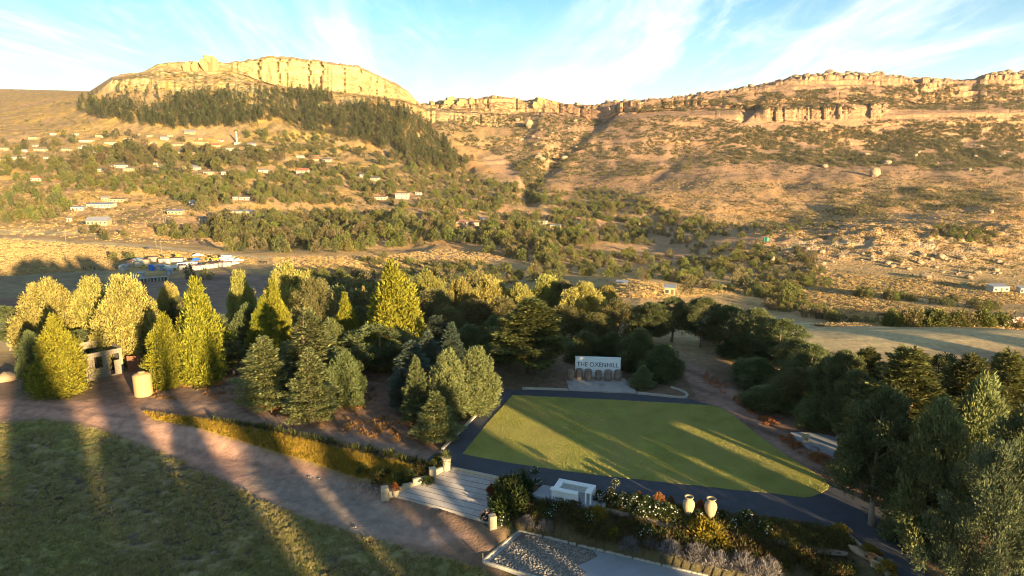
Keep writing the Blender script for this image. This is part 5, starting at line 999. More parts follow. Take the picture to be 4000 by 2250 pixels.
scatter([(1350, 1020), (1480, 1000), (1620, 1010), (1800, 1020), (1950, 1050), (1700, 1050), (1400, 1040)], 26, 'bush', 2.5, 4, 'gully')
scatter([(3250, 1060), (4000, 1100), (4000, 1180), (3250, 1120)], 18, 'shrub', 1.2, 2.2, 'outcrop')
scatter([(430, 990), (530, 985), (530, 1010), (430, 1010)], 0, 'bush', 4, 5, 'market')
# pines on the mountain's flank
PINEP = [(305, 392), (330, 400), (420, 405), (600, 430), (680, 400), (650, 385), (760, 375), (990, 370), (1130, 358), (1250, 362), (1330, 420), (1560, 425), (1640, 470), (1800, 630), (1770, 655), (1650, 640), (1450, 570), (1280, 530), (1180, 520), (1100, 470), (900, 500), (700, 510), (460, 480), (310, 445)]
scatter(PINEP, 1500, 'pinefar', 10, 20, 'pines', 1.0, .30)
scatter([(340, 365), (620, 350), (620, 410), (400, 400)], 22, 'pinefar', 9, 15, 'pines'); scatter([(300, 430), (700, 500), (1000, 500), (1300, 540), (1700, 660), (1850, 680), (1700, 600), (1300, 500)], 70, 'pinefar', 7, 14, 'pines')
scatter([(1500, 610), (1850, 620), (1820, 670), (1560, 640)], 60, 'treefar', 7, 11, 'upper')
scatter([(900, 510), (1250, 520), (1450, 590), (1300, 600), (1000, 560)], 130, 'bush', 3, 8, 'upper')

LAB = {'gully': ("olive bush in the gully directly behind the hilltop trees", "bushes in the gully"), 'stream': ("green bush in the strip along the stream below the sheds", "bushes along the stream"),
       'belt': ("tall yellow-green bush in the thick belt below the village", "bushes of the belt below the village"), 'upper': ("olive bush on the hillside above the thick belt", "bushes on the upper hillside"),
       'village': ("rounded tree among the village houses", "trees in the village"), 'leftgrove': ("yellow-green bush in the groves left of the belt", "bushes of the groves on the left"),
       'hollow': ("grey-green bush in the wooded hollow at the valley's head", "bushes in the hollow"), 'outcrop': ("low bush among the pale boulders on the right", "bushes on the rocky outcrop"),
       'hedge': ("dark hedge bush between the fields on the right", "hedge bushes between the fields"), 'pines': ("dark pine in the plantation below the cliff", "pines of the plantation below the cliff"), 'market': ("round bush beside the tin stalls", "bushes beside the market")}
MID.sort(key=lambda m: -m[0])
_n = {}; REST = {'trees': [], 'pines': []}
for m in MID:
    key = 'pines' if m[1] == 'pinefar' else ('tree' if m[1] == 'treefar' else 'bush')
    _n[key] = _n.get(key, 0) + 1
    if _n[key] <= {'pines': 280, 'tree': 280, 'bush': 290}[key]:
        lab, grp = LAB[m[5]]
        if key == 'tree': lab = lab.replace('bush', 'tree').replace('tall yellow-green', 'tall dark olive'); grp = grp.replace('bushes', 'trees')
        plant(m[1], m[2] - np.array([0, 0, .15]), m[3], m[4], lab, {'pines': 'tree', 'tree': 'tree', 'bush': 'bush'}[key], grp, parts=(m[1] != 'bush' and m[1] != 'shrub' and m[0] > 34))
    else: REST['pines' if key == 'pines' else 'trees'].append(m)

def instancer(name, kinds, items, label, cat):
    """one object: thousands of plants as instances on points"""
    col = bpy.data.collections.new(name + "_kinds"); table = {}
    for k in kinds:
        for i, (H, R, cm, tm) in enumerate(PROTO[k]):
            o = bpy.data.objects.new("%s_%02d" % (k, len(table)), cm); col.objects.link(o); table[(k, i)] = len(table)
    names = sorted(o.name for o in col.objects); order = {n: i for i, n in enumerate(names)}
    idx = {key: order["%s_%02d" % (key[0], n)] for key, n in table.items()}
    n = len(items); pts = np.array([it[2] for it in items]); sclv = np.zeros((n, 3)); rt = r6.random(n) * 6.28; ii = np.zeros(n, np.int32)
    for j, (_, k, q, h, w, _) in enumerate(items):
        v = int(r6.integers(len(PROTO[k]))); H, R = PROTO[k][v][:2]; ii[j] = idx[(k, v)]; sclv[j] = (w / (2 * R), w / (2 * R), h / H)
    me = bpy.data.meshes.new(name); me.vertices.add(n); me.vertices.foreach_set("co", (pts - np.array([0, 0, .1])).astype(np.float32).ravel())
    a = me.attributes.new("scl", 'FLOAT_VECTOR', 'POINT'); a.data.foreach_set("vector", sclv.astype(np.float32).ravel())
    rv = np.zeros((n, 3), np.float32); rv[:, 2] = rt; a = me.attributes.new("rot", 'FLOAT_VECTOR', 'POINT'); a.data.foreach_set("vector", rv.ravel())
    a = me.attributes.new("idx", 'INT', 'POINT'); a.data.foreach_set("value", ii)
    me.materials.append(M_leaf)
    ng = bpy.data.node_groups.new(name, 'GeometryNodeTree'); N = ng.nodes; L = ng.links
    ng.interface.new_socket("Geometry", in_out='INPUT', socket_type='NodeSocketGeometry'); ng.interface.new_socket("Geometry", in_out='OUTPUT', socket_type='NodeSocketGeometry')
    gi = N.new("NodeGroupInput"); go = N.new("NodeGroupOutput"); ip = N.new("GeometryNodeInstanceOnPoints"); ci = N.new("GeometryNodeCollectionInfo")
    ci.inputs['Collection'].default_value = col; ci.inputs['Separate Children'].default_value = True; ci.inputs['Reset Children'].default_value = True
    def na(nm, t):
        x = N.new("GeometryNodeInputNamedAttribute"); x.data_type = t; x.inputs['Name'].default_value = nm; return x.outputs['Attribute']
    L.new(gi.outputs[0], ip.inputs['Points']); L.new(ci.outputs[0], ip.inputs['Instance']); ip.inputs['Pick Instance'].default_value = True
    L.new(na("idx", 'INT'), ip.inputs['Instance Index']); L.new(na("rot", 'FLOAT_VECTOR'), ip.inputs['Rotation']); L.new(na("scl", 'FLOAT_VECTOR'), ip.inputs['Scale'])
    L.new(ip.outputs[0], go.inputs[0])
    o = ob(name, me); md = o.modifiers.new("plants", 'NODES'); md.node_group = ng
    return stuff(o, label, cat)
instancer("hillside_bushes", ['bush', 'treefar', 'shrub'], REST['trees'], "mass of olive bushes and trees covering the far slopes", "bushes")
instancer("pine_plantation", ['pinefar'], REST['pines'], "far mass of dark pines below the cliff", "pine wood")
# low scrub: nobody could count it
SCR = []
def scrub(poly, n, h0, h1, clump, cs=(70, 22), wf=1.2):
    for (px, py) in in_poly_pts(poly, n, r6):
        if clump and fbm(np.array(px / cs[0]), np.array(py / cs[1]), 78, 3) < clump + .08 * r6.random(): continue
        q = tp(px, py)
        if q is None: continue
        h = h0 + (h1 - h0) * r6.random() ** 2; SCR.append((0, 'shrub', q, h, h * 1.3 * wf * (.7 + .6 * r6.random()), ''))
scrub([(2300, 480), (2600, 450), (3000, 480), (3500, 470), (4000, 450), (4000, 690), (3400, 660), (2900, 640), (2500, 690), (2200, 690)], 11000, 1.2, 3.3, .33)
scrub([(2850, 500), (4000, 480), (4000, 660), (3300, 650), (2850, 620)], 3600, 1.8, 4.6, .36)
scrub([(2600, 400), (3000, 360), (3600, 330), (4000, 330), (4000, 430), (3000, 430), (2400, 440)], 7000, 1.2, 3.4, .34)
scrub([(1640, 480), (2000, 440), (2340, 470), (2200, 690), (2060, 740), (1980, 620), (1800, 560)], 3200, 1.3, 4, .36)
scrub([(2000, 640), (2140, 600), (2120, 740), (2060, 740)], 260, 2.5, 6, .0)
scrub([(2150, 690), (2900, 640), (4000, 690), (4000, 860), (3000, 870), (2300, 790)], 4200, .9, 2.6, .40)
scrub([(3250, 740), (3700, 730), (3950, 760), (3900, 800), (3300, 850), (3230, 800)], 700, 1.5, 4, .30)
scrub([(440, 300), (900, 280), (1500, 380), (1640, 430), (1300, 420), (440, 370)], 700, 1.5, 4, .46)
scrub([(0, 400), (350, 400), (350, 520), (0, 530)], 130, 1.5, 4, .50)
scrub([(0, 560), (1600, 600), (2100, 720), (2100, 900), (900, 900), (0, 880)], 2200, 1.0, 3.0, .40)
scrub([(2900, 880), (4000, 900), (4000, 1080), (3000, 1000)], 800, .7, 2.2, .42)
scrub([(2300, 1060), (3000, 1080), (4000, 1150), (4000, 1340), (3300, 1240), (2400, 1160)], 300, .5, 1.4, .45)
scrub([(1680, 395), (2340, 410), (2340, 425), (1680, 425)], 120, 1.5, 3.5, 0)
instancer("hillside_scrub", ['shrub'], SCR, "low grey-green scrub dotted over the rocky hillsides", "scrub")

TUF = []
def tufts(poly, n, h0, h1):
    for (px, py) in in_poly_pts(poly, n, r6):
        q = tp(px, py)
        if q is not None: h = h0 + (h1 - h0) * r6.random(); TUF.append((0, 'tuft', q + np.array([0, 0, .1]), h, 1.6 + 1.6 * r6.random(), ''))
tufts([(0, 930), (500, 965), (1000, 1010), (1000, 1035), (600, 1010), (430, 1060), (330, 1060), (0, 1080)], 3000, .22, .5)
tufts([(1050, 1005), (1500, 1000), (1700, 975), (2140, 985), (1800, 1040), (1500, 1090), (1100, 1060)], 2200, .35, .7)
tufts([(2250, 1150), (2600, 1170), (2900, 1140), (3200, 1230), (4000, 1340), (4000, 1250), (3500, 1180), (2950, 1100), (2700, 1130), (2450, 1090)], 4200, .3, .6)
tufts([(3150, 1060), (4000, 1120), (4000, 1190), (3300, 1150), (3000, 1100)], 1500, .35, .7)
tufts([(0, 700), (1900, 800), (1900, 960), (800, 960), (0, 920)], 2200, .4, .8)
tufts([(2300, 700), (4000, 700), (4000, 960), (3000, 930), (2400, 800)], 4200, .5, 1.0)
tufts([(3190, 1270), (3900, 1380), (4000, 1420), (3300, 1420)], 1200, .25, .5)
for _ in range(0):
    x_, y_ = -60 + 130 * r6.random(), 62 + 15 * r6.random(); TUF.append((0, 'tuft', np.array([x_, y_, gz(x_, y_)]), .2 + .25 * r6.random(), .6 + .6 * r6.random(), ''))
instancer("dry_field_grass", ['tuft'], TUF, "dry golden grass standing on the valley fields", "grass")
# ------------------------------------------------------------------ boulders
M_rock = mat("sandstone", (.31, .23, .145), nscale=.5, namt=.3, bump=.12, bscale=1.2, dirt=((.30, .22, .14), .3, .5, .72))
M_rocky = mat("yellow_sandstone", (.34, .265, .115), nscale=.25, namt=.28, bump=.3, bscale=.6, dirt=((.25, .175, .08), .12, .45, .7))
def rock_mesh(seed, mtl, sub=3, rough=.35, boxy=.5):
    import bmesh
    bm = bmesh.new(); bmesh.ops.create_icosphere(bm, subdivisions=sub, radius=1.0); r = np.random.default_rng(seed)
    pl = nrm(r.normal(0, 1, (9, 3))); dd = .62 + .3 * r.random(9)
    if boxy > .7: pl = np.concatenate([nrm(np.array([[1, .1, 0], [-1, .15, .05], [0, 1, .1], [.1, -1, 0], [.1, 0, 1.]])), pl[:4]]); dd = np.concatenate([np.full(5, .58) + .06 * r.random(5), dd[:4]])
    for v in bm.verts:
        p = np.array(v.co)
        for k in range(9):
            e = p @ pl[k] - dd[k]
            if e > 0: p = p - pl[k] * e * (.55 + boxy * .5)
        n = fbm(np.array(p[0] * 2 + p[2] * 1.3 + seed), np.array(p[1] * 2 - p[2] * 1.7), seed, 3) - .5
        v.co = p * (1 + rough * n)
    me = bpy.data.meshes.new("rock"); bm.to_mesh(me); bm.free(); me.materials.append(mtl); return me
ROCKS = [rock_mesh(s, M_rock) for s in range(5)]; TROCKS = [rock_mesh(s + 20, M_rocky, 3, .3, .8) for s in range(4)]
def boulder(px, py, wpx, hpx, label, group, meshes=ROCKS, name="boulder", sink=.25, q=None):
    q = tp(px, py) if q is None else q
    if q is None: return
    s = q[1] / F; w = wpx * s / 2; h = hpx * s / 2
    o = ob(name, meshes[int(r6.integers(len(meshes)))], None, q + np.array([0, 0, h * (1 - 2 * sink)]), (r6.normal(0, .15), r6.normal(0, .15), r6.random() * 6.28), (w, w * (.8 + .4 * r6.random()), h))
    return tag(o, label, 'rock', group)
for px, py, w, h, lab in [(3615, 1085, 50, 22, "long flat pale boulder standing alone on the grass below the outcrop"), (3415, 690, 42, 46, "tall dark pointed boulder alone above the right-hand slope"), (3180, 1050, 30, 34, "pale boulder with a cave-like dark hollow on the outcrop"),
                          (3016, 1030, 16, 44, "thin upright white stone at the outcrop's left end"), (3868, 832, 22, 20, "small orange boulder in the shaded slope at the right"), (3460, 640, 40, 20, "flat boulder casting a shadow in the scrub"),
                          (3670, 1010, 46, 30, "big pale boulder on the crest of the outcrop"), (3600, 1002, 36, 22, "pale square boulder left of the biggest one on the crest"), (2068, 500, 34, 42, "pale leaning boulder below the cliff gap"),
                          (2770, 1010, 22, 16, "single pale boulder in the bushes left of the outcrop"), (2935, 1012, 24, 16, "round pale boulder in the bushes beside the outcrop")]:
    boulder(px, py, w, h, lab, None)
for (px, py) in in_poly_pts([(3150, 965), (3400, 990), (3650, 985), (3800, 1000), (4000, 1020), (4000, 1110), (3800, 1100), (3560, 1060), (3420, 1060), (3300, 1040), (3200, 1090), (3130, 1060)], 80, r6):
    s = 8 + 24 * r6.random() ** 2.2; boulder(px, py, s * 1.1, s * .65, "pale boulder strewn over the rocky outcrop on the right", "boulders of the rocky outcrop")
for (px, py) in in_poly_pts([(3100, 600), (3950, 560), (3950, 680), (3000, 660)], 22, r6) + in_poly_pts([(2000, 470), (2300, 470), (2250, 600), (2060, 700)], 26, r6):
    s = 8 + 16 * r6.random() ** 2; boulder(px, py, s * 1.3, s * .8, "boulder lying in the scrub below the cliffs", "boulders in the scrub")
# knobs along the crest on the right and on the mountain
def rim_y(px): return float(np.interp(px, UK, _L))
for px in np.concatenate([np.linspace(2380, 2950, 26), np.linspace(2990, 3600, 42), np.linspace(3850, 4010, 16)]):
    px = px + r6.normal(0, 6); s = 9 + 18 * r6.random() ** 2 + (9 if 3100 < px < 3450 or px > 3860 else 0); j = int(np.argmin(np.abs(TU - px))); i = int(np.searchsorted(TK, 12.55 + .4 * r6.random()))
    boulder(px, 0, s * 1.35, s * .7, "rounded boulder on the crest of the right-hand ridge", "boulders on the ridge crest", q=TV[i, j].copy(), sink=.38)
for px in np.linspace(1690, 2330, 9):
    px = px + r6.normal(0, 10); s = 14 + 18 * r6.random() ** 2; j = int(np.argmin(np.abs(TU - px))); i = int(np.searchsorted(TK, 12.3))
    boulder(px, 0, s * 1.2, s, "rounded rock knob on the saddle between the two hills", "rock knobs on the saddle", TROCKS, q=TV[i, j].copy(), sink=.40)
def knob(px, base, top, w, lab, k=11.9, name="rock_tower", n=2):
    j = int(np.argmin(np.abs(TU - px))); i = int(np.searchsorted(TK, k)); q = TV[i, j].copy(); q[1] -= 6; b = P(px, base, q[1]); t = P(px, top, q[1])
    root = thing(name, lab, 'rock', b)
    H = t[2] - b[2]; W = w * q[1] / F
    for m in range(n):
        o = ob("rock_block", TROCKS[(m + int(px)) % 4], root, ((m - (n - 1) / 2) * W / n * .92, 0, H * (.44 if m % 2 else .40)), (0, 0, 1.3 * m), (W / n * .66, W / n * .8, H * (.60 if m % 2 else .54)))
    ob("rock_block", TROCKS[(int(px) + 1) % 4], root, (0, 0, H * .78), (0, 0, .6), (W * .44, W * .40, H * .30))
knob(820, 282, 215, 66, "square-topped rock tower standing above the mountain's left shoulder", 11.6)
knob(765, 282, 240, 34, "small rock knob just left of the square rock tower", 11.6, n=1)
knob(735, 284, 242, 30, "rock knob second left of the square rock tower", 11.6, n=1)
knob(1610, 410, 388, 40, "lone rounded rock at the foot of the cliff's right end", 12.0, n=1)
knob(1755, 432, 380, 44, "round rock knob farthest left on the middle hill", 12.0, n=1)
knob(1800, 432, 384, 30, "narrow rock knob second from the left on the middle hill", 12.0, n=1)
knob(2108, 450, 380, 58, "square rock bastion on the middle hill beside the gap", 12.0)
# ------------------------------------------------------------------ built things round the lawn
M_white = mat("white_paint", (.78, .78, .76), nscale=2, namt=.05, rough=.6, dirt=((.60, .57, .50), 1.2, .62, .85))
M_wsign = mat("sign_plaster", (.90, .90, .89), nscale=1.2, namt=.04, rough=.8, dirt=((.66, .63, .57), .8, .60, .9))
M_ink = mat("sign_lettering", (.045, .05, .065), rough=.6)
M_wood = mat("barrel_oak", (.27, .20, .145), nscale=7, namt=.3, bump=.006, bscale=20, stretch=(1, 1, .15))
M_hoop = mat("rusty_hoop", (.17, .13, .11), nscale=8, namt=.3, rough=.6, metallic=.3)
M_stone = mat("cut_sandstone", (.46, .38, .26), nscale=2.5, namt=.2, bump=.015, bscale=9, dirt=((.30, .24, .17), 1.6, .5, .75))
M_urn = mat("sandy_earthenware", (.40, .305, .175), nscale=3, namt=.12, bump=.004, bscale=18, rough=.75, dirt=((.36, .27, .17), 1.3, .52, .8))
M_terra = mat("terracotta", (.45, .19, .08), nscale=4, namt=.15)
M_darkpot = mat("dark_glazed_pot", (.055, .06, .075), nscale=5, namt=.2, rough=.45)
M_tank = mat("sand_plastic", (.42, .28, .13), nscale=1.2, namt=.06, rough=.5, dirt=((.36, .25, .14), .8, .5, .8))
M_block = mat("concrete_blockwork", (.27, .22, .16), nscale=1.4, namt=.22, bump=.01, bscale=8, dirt=((.22, .18, .14), .9, .5, .75))
M_dark = mat("dark_interior", (.03, .025, .022)); M_rust = mat("rusty_iron", (.24, .10, .055), nscale=5, namt=.4, rough=.8)
M_blue = mat("blue_plastic", (.03, .25, .55), rough=.5)
M_gravel = mat("rubble_bed", (.17, .145, .12), nscale=9, namt=.4, bump=.04, bscale=10)
M_soil = mat("bed_soil", (.085, .055, .038), nscale=5, namt=.35, bump=.04, bscale=9)

# sign wall
a = P(2246, 1480, 56.15); b = P(2422, 1480, 55.75); ln = float(np.hypot(*(b - a)[:2])); yaw = math.atan2(b[1] - a[1], b[0] - a[0])
t = thing("sign_wall", "white sign wall lettered THE OXENHILL behind the barrels", "sign", (a[0], a[1], 0), yaw)
MB().bbox(0, ln, -.11, .11, -.1, 1.80, .012).build("wall_panel", M_wsign, t)
mb = MB(); mb.bbox(-.03, ln + .03, -.14, .14, 1.805, 1.84, .01); mb.build("coping", M_white, t)
cu = bpy.data.curves.new("lettering", 'FONT'); cu.body = "THE OXENHILL"; cu.size = .52; cu.extrude = .008; cu.space_character = 1.04; cu.materials.append(M_ink)
tx = bpy.data.objects.new("lettering", cu); link(tx, t); bpy.context.view_layer.update()
k = (ln * .915) / max(tx.dimensions.x, .1); cu.size *= k; tx.rotation_euler = (math.radians(90), 0, 0); tx.location = (ln * .035, -.122, 1.02)
tx.scale = (1, 1.12, 1)

# barrels
def barrel_meshes():
    n = 26; v = []; f = []; prof = [(.255, 0), (.30, .16), (.325, .34), (.33, .43), (.325, .52), (.30, .70), (.255, .86)]
    for r_, z in prof:
        for j in range(n * 2):
            an = math.pi * j / n; g = .985 if j % 2 else 1.0; v.append((r_ * g * math.cos(an), r_ * g * math.sin(an), z))
    m = n * 2
    for i in range(len(prof) - 1):
        for j in range(m): f.append((i * m + j, i * m + (j + 1) % m, (i + 1) * m + (j + 1) % m, (i + 1) * m + j))
    staves = mesh_np("staves", v, f, M_wood)
    head = MB().lathe([(.235, .815), (.24, .825)], 20).mesh("barrel_head", M_wood)
    bung = MB().lathe([(.243, .028), (.24, .03)], 20).mesh("barrel_base", M_wood)
    hoops = []
    for z, r_ in ((.05, .277), (.22, .314), (.60, .318), (.78, .284)): hoops.append(MB().lathe([(r_ + .002, z - .025), (r_ + .010, z - .02), (r_ + .010, z + .02), (r_ + .002, z + .025)], 24, cap=False).mesh("hoop", M_hoop))
    return staves, head, bung, hoops
ST_, HD_, BG_, HP_ = barrel_meshes()
for i, (px, py) in enumerate([(2228, 1486), (2262, 1482), (2297, 1486), (2337, 1487), (2375, 1489), (2413, 1488)]):
    q = gp(px, py); s = [1.03, .98, 1.03, .93, 1.02, 1.0][i]
    t = thing("wooden_barrel", ["oak barrel farthest left, standing left of the sign wall", "second oak barrel from the left before the sign", "third oak barrel from the left before the sign", "fourth and lowest oak barrel from the left before the sign", "fifth oak barrel from the left before the sign", "oak barrel farthest right at the sign wall's corner"][i], "barrel", (q[0], q[1], .09), 1.1 * i, "barrels before the sign wall", s)
    ob("staves", ST_, t); ob("barrel_head", HD_, t); ob("barrel_base", BG_, t)
    for h in HP_: ob("hoop", h, t)

# concrete pads
def pad(name, pts, thick, mtl, label=None, cat=None, dz=.0):
    o = ob(name, slab(name, [tuple(p) for p in pts], thick, mtl)); return struct(o)
pad("sign_forecourt", [hray(x, y, .07) for x, y in [(2208, 1472), (2436, 1476), (2468, 1502), (2487, 1533), (2223, 1522)]], .25, M_conc)
pad("curved_pad", [hray(x, y, .08) for x, y in [(3086, 1690), (3120, 1688), (3166, 1690), (3215, 1696), (3265, 1706), (3310, 1718), (3350, 1731), (3400, 1755), (3400, 1835), (3340, 1811), (3270, 1790), (3203, 1766), (3160, 1748), (3128, 1728)]], .3, M_conc2)
q = gp(3145, 1728); t = thing("stone_planter", "small stone planter at the curved pad's left end", "planter", q); MB().lathe([(.22, 0), (.2, .1), (.14, .2), (.26, .45), (.30, .55), (.27, .56), (.24, .50)], 14).build("bowl", M_stone, t); MB().bbox(-.25, .25, -.25, .25, -.1, .05, .01).build("base", M_stone, t)
# kerbs
def kerb(pts, w=.16, h=.14, mtl=None, z=None, name="kerb"):
    pts = [np.array(p) for p in pts]
    for i in range(len(pts) - 1):
        d = pts[i + 1] - pts[i]; L = float(np.hypot(d[0], d[1])); n = max(1, round(L / 1.2))
        for j in range(n):
            p = pts[i] + d * j / n; yield p, L / n, math.atan2(d[1], d[0])
KM = {}
def kerbline(parent_name, pl, label):
    root = ob(parent_name, None, None, (0, 0, 0)); struct(root); root['label'] = label
    for p, L, a_ in kerb([hray(x, y, 0) for x, y in pl]):
        o = ob("kerb_stone", KERB_ME, root, (p[0], p[1], -.06 + r6.normal(0, .006)), (0, 0, a_ + r6.normal(0, .008)), (L * .985, 1, 1))
KERB_ME = MB().bbox(0, 1, -.09, .09, 0, .20, .012).mesh("kerb_stone", M_kerb)
kerbline("lawn_side_kerb", [(1966, 1520), (1850, 1634), (1728, 1757)], "pale kerb along the asphalt left of the lawn")
kerbline("far_kerb", [(2040, 1518), (2221, 1525)], "pale kerb left of the sign forecourt")
kerbline("curved_kerb", [(2490, 1537), (2580, 1546), (2660, 1556), (2680, 1553), (2686, 1546), (2675, 1535), (2650, 1524), (2620, 1515)], "curved pale kerb round the bed right of the sign")
kerbline("road_edge_kerb", [(3300, 2083), (3345, 2122), (3400, 2175), (3475, 2250)], "kerb along the road's lower edge at the right")

# two white slatted counters
def counter(p0, p1, depth, h, label, wings, slats=7, seat=None):
    d = p1 - p0; L = float(np.hypot(d[0], d[1])); a_ = math.atan2(d[1], d[0])
    t = thing("white_counter", label, "counter", (p0[0], p0[1], .05), a_)
    # local x along the counter, local -y towards the camera
    def leg(x, y): MB().bbox(x - .04, x + .04, y - .04, y + .04, 0, h - .061, .006).build("leg", M_white, t)
    MB().bbox(-.05, L + .05, -.30, .05, h - .06, h, .008).build("top_board", M_white, t)
    for (x0, x1) in wings:
        MB().bbox(x0, x1, -depth, -.305, h - .058, h - .002, .008).build("wing_board", M_white, t)
        leg(x0 + .05, -depth + .05); leg(x1 - .05, -depth + .05)
    for x in (0.0, L * .5, L): leg(x, 0)
    for i in range(slats):
        z = .10 + (h - .22) * i / (slats - 1)
        MB().bbox(.045, L * .5 - .045, -.018, .012, z, z + .055, .004).build("slat", M_white, t)
        MB().bbox(L * .5 + .045, L - .045, -.018, .012, z, z + .055, .004).build("slat", M_white, t)
    return t
pad("counter_pad", [hray(x, y, .05) for x, y in [(2122, 1893), (2075, 1932), (2200, 1958), (2352, 1988), (2362, 1975), (2376, 1944), (2290, 1930)]], .35, M_conc2)
c0 = hray(2187, 1870, .75); c1 = hray(2324, 1896, .75); counter(c0, c1, .95, .70, "taller white slatted counter with side wings at the lawn side of the pad", [(-.05, .30), (float(np.hypot(*(c1 - c0)[:2])) - .33, float(np.hypot(*(c1 - c0)[:2])) + .05)])
c0 = hray(2158, 1900, .72); c1 = hray(2256, 1920, .72); ct = counter(c0, c1, .34, .66, "lower white slatted counter nearer the flower bed", [])
q = hray(2189, 1932, .05); t = thing("blue_bucket", "blue bucket standing under the lower white counter", "bucket", (q[0], q[1], .055)); MB().lathe([(.10, 0), (.14, .30), (.15, .31), (.13, .30), (.10, .05)], 14).build("pail", M_blue, t, smooth=True); MB().tube([(-.14, 0, .3), (-.1, 0, .42), (.1, 0, .42), (.14, 0, .3)], .008, 5).build("handle", M_hoop, t)

# urns
UR = [(.14, 0), (.17, .03), (.26, .30), (.335, .58), (.352, .74), (.325, .90), (.235, 1.02), (.19, 1.08), (.185, 1.13), (.235, 1.19), (.252, 1.215), (.245, 1.235), (.215, 1.235), (.17, 1.18), (.16, 1.10), (.2, 1.0)]
for px, py, lab, s in [(2687, 2023, "left of the two big sand-coloured urns in the flower bed", .92), (2773, 2033, "right of the two big sand-coloured urns, with a dark stain", .95)]:
    q = gp(px, py); t = thing("large_urn", lab, "urn", (q[0], q[1], q[2] + .14), 0, "urns in the flower bed", s)
    b_ = MB().lathe(UR, 36).build("vessel", M_urn, t, smooth=True)
    MB().lathe([(.262, 1.195), (.272, 1.21), (.268, 1.232), (.25, 1.24), (.248, 1.20)], 36, cap=False).build("rim", M_urn, t, smooth=True)
    p = thing("urn_plinth", lab.split(',')[0].replace("left of the two big sand-coloured urns", "stone blocks under the left urn").replace("right of the two big sand-coloured urns", "stone blocks under the right urn"), "plinth", (q[0], q[1], q[2] - .1), .2)
    for dx, dy in ((-.18, -.1), (.2, -.12), (0, .2)): MB().bbox(dx - .2, dx + .2, dy - .17, dy + .17, 0, .235, .02).build("plinth_stone", M_stone, p)

# terrace with low wall, pillars
tz = lambda x, y: float(_cf @ np.array([x, y, 1]))
struct(ob("terrace", slab("terrace", [(p[0], p[1], tz(p[0], p[1]) + .05) for p in _tp], .6, M_conc)))
def tq(px, py):
    z = -.5
    for _ in range(20): q = hray(px, py, z); z = .5 * z + .5 * (tz(q[0], q[1]) + .05)
    return q
def lowwall(pts, h, w, label):
    root = thing("low_terrace_wall", label, "wall", pts[0])
    for i in range(len(pts) - 1):
        p, q = pts[i], pts[i + 1]; d = q - p; L = float(np.hypot(d[0], d[1])); n = max(1, round(L / .75)); a_ = math.atan2(d[1], d[0])
        for j in range(n):
            s = p + d * (j / n) - pts[0]; mb = MB().bbox(.004, L / n - .004, -w / 2, w / 2, -.35, h, .012); mb.build("wall_stone", M_stone, root, (s[0], s[1], s[2]), a_)
def along(pl, t):
    pl = [np.array(tq(*p)) for p in pl]; ds = [np.linalg.norm(b_ - a_) for a_, b_ in zip(pl[:-1], pl[1:])]; L_ = t * sum(ds)
    for a_, b_, d_ in zip(pl[:-1], pl[1:], ds):
        if L_ <= d_: return a_ + (b_ - a_) * L_ / d_
        L_ -= d_
    return pl[-1]
M_joint = mat("joint_filler", (.15, .125, .11), nscale=4, namt=.2)
terr = bpy.data.objects["terrace"]
for t_ in np.linspace(.09, .93, 8):
    p, q = along([(1764, 1829), (1694, 1868), (1610, 1900), (1527, 1941)], t_), along([(1984, 1879), (1942, 1900), (1935, 1990), (1917, 2045)], t_); d = q - p; n_ = np.array([-d[1], d[0], 0]) / np.hypot(d[0], d[1]) * .022; e_ = np.array([0, 0, .004]); p = p + d * .03; q = q - d * .03
    ob("joint_strip", mesh_np("joint_strip", [p - n_ + e_, q - n_ + e_, q + n_ + e_, p + n_ + e_, p - n_ - e_, q - n_ - e_, q + n_ - e_, p + n_ - e_], [(0, 1, 2, 3), (0, 4, 5, 1), (2, 6, 7, 3)], M_joint), terr)
lowwall([tq(1737, 1832), tq(1680, 1868), tq(1612, 1897), tq(1532, 1929)], .20, .20, "low sandstone wall along the terrace's left side")
lowwall([tq(1770, 1831), tq(1980, 1880)], .10, .18, "low pale step along the terrace's asphalt edge")
def pillar(px, py, w, h, label, cap=False):
    q = tq(px, py); t = thing("stone_pillar", label, "pillar", (q[0], q[1], q[2] - .25), .25, "pillars of the terrace")
    n = max(2, round((h + .25) / .22)); dz = (h + .25) / n
    for i in range(n): e = .008 * (i % 2); MB().bbox(-w / 2 + e, w / 2 - e, -w / 2 + e, w / 2 - e, i * dz + .003, (i + 1) * dz - .003, .012).build("stone_course", M_stone, t)
    return q, h
pillar(1504, 1936, .46, .56, "terrace pillar at the outer left corner by the track"); MBt = None
pillar(1690, 1868, .42, .68, "tall sunlit terrace pillar in the middle of the left wall")
pillar(1955, 1918, .42, .46, "terrace pillar under the potted palm at the right")
pillar(1997, 1880, .38, .38, "small terrace pillar by the asphalt at the right back corner")
pillar(1924, 2052, .40, .62, "terrace pillar at the front right corner by white flowers")
q = tq(1522, 1934); t = thing("leaning_stone", "short stone leaning on the outer left pillar", "stone", (q[0], q[1], q[2] - .1), .6); MB().bbox(-.14, .14, -.2, .2, 0, .42, .03).build("block", M_stone, t)

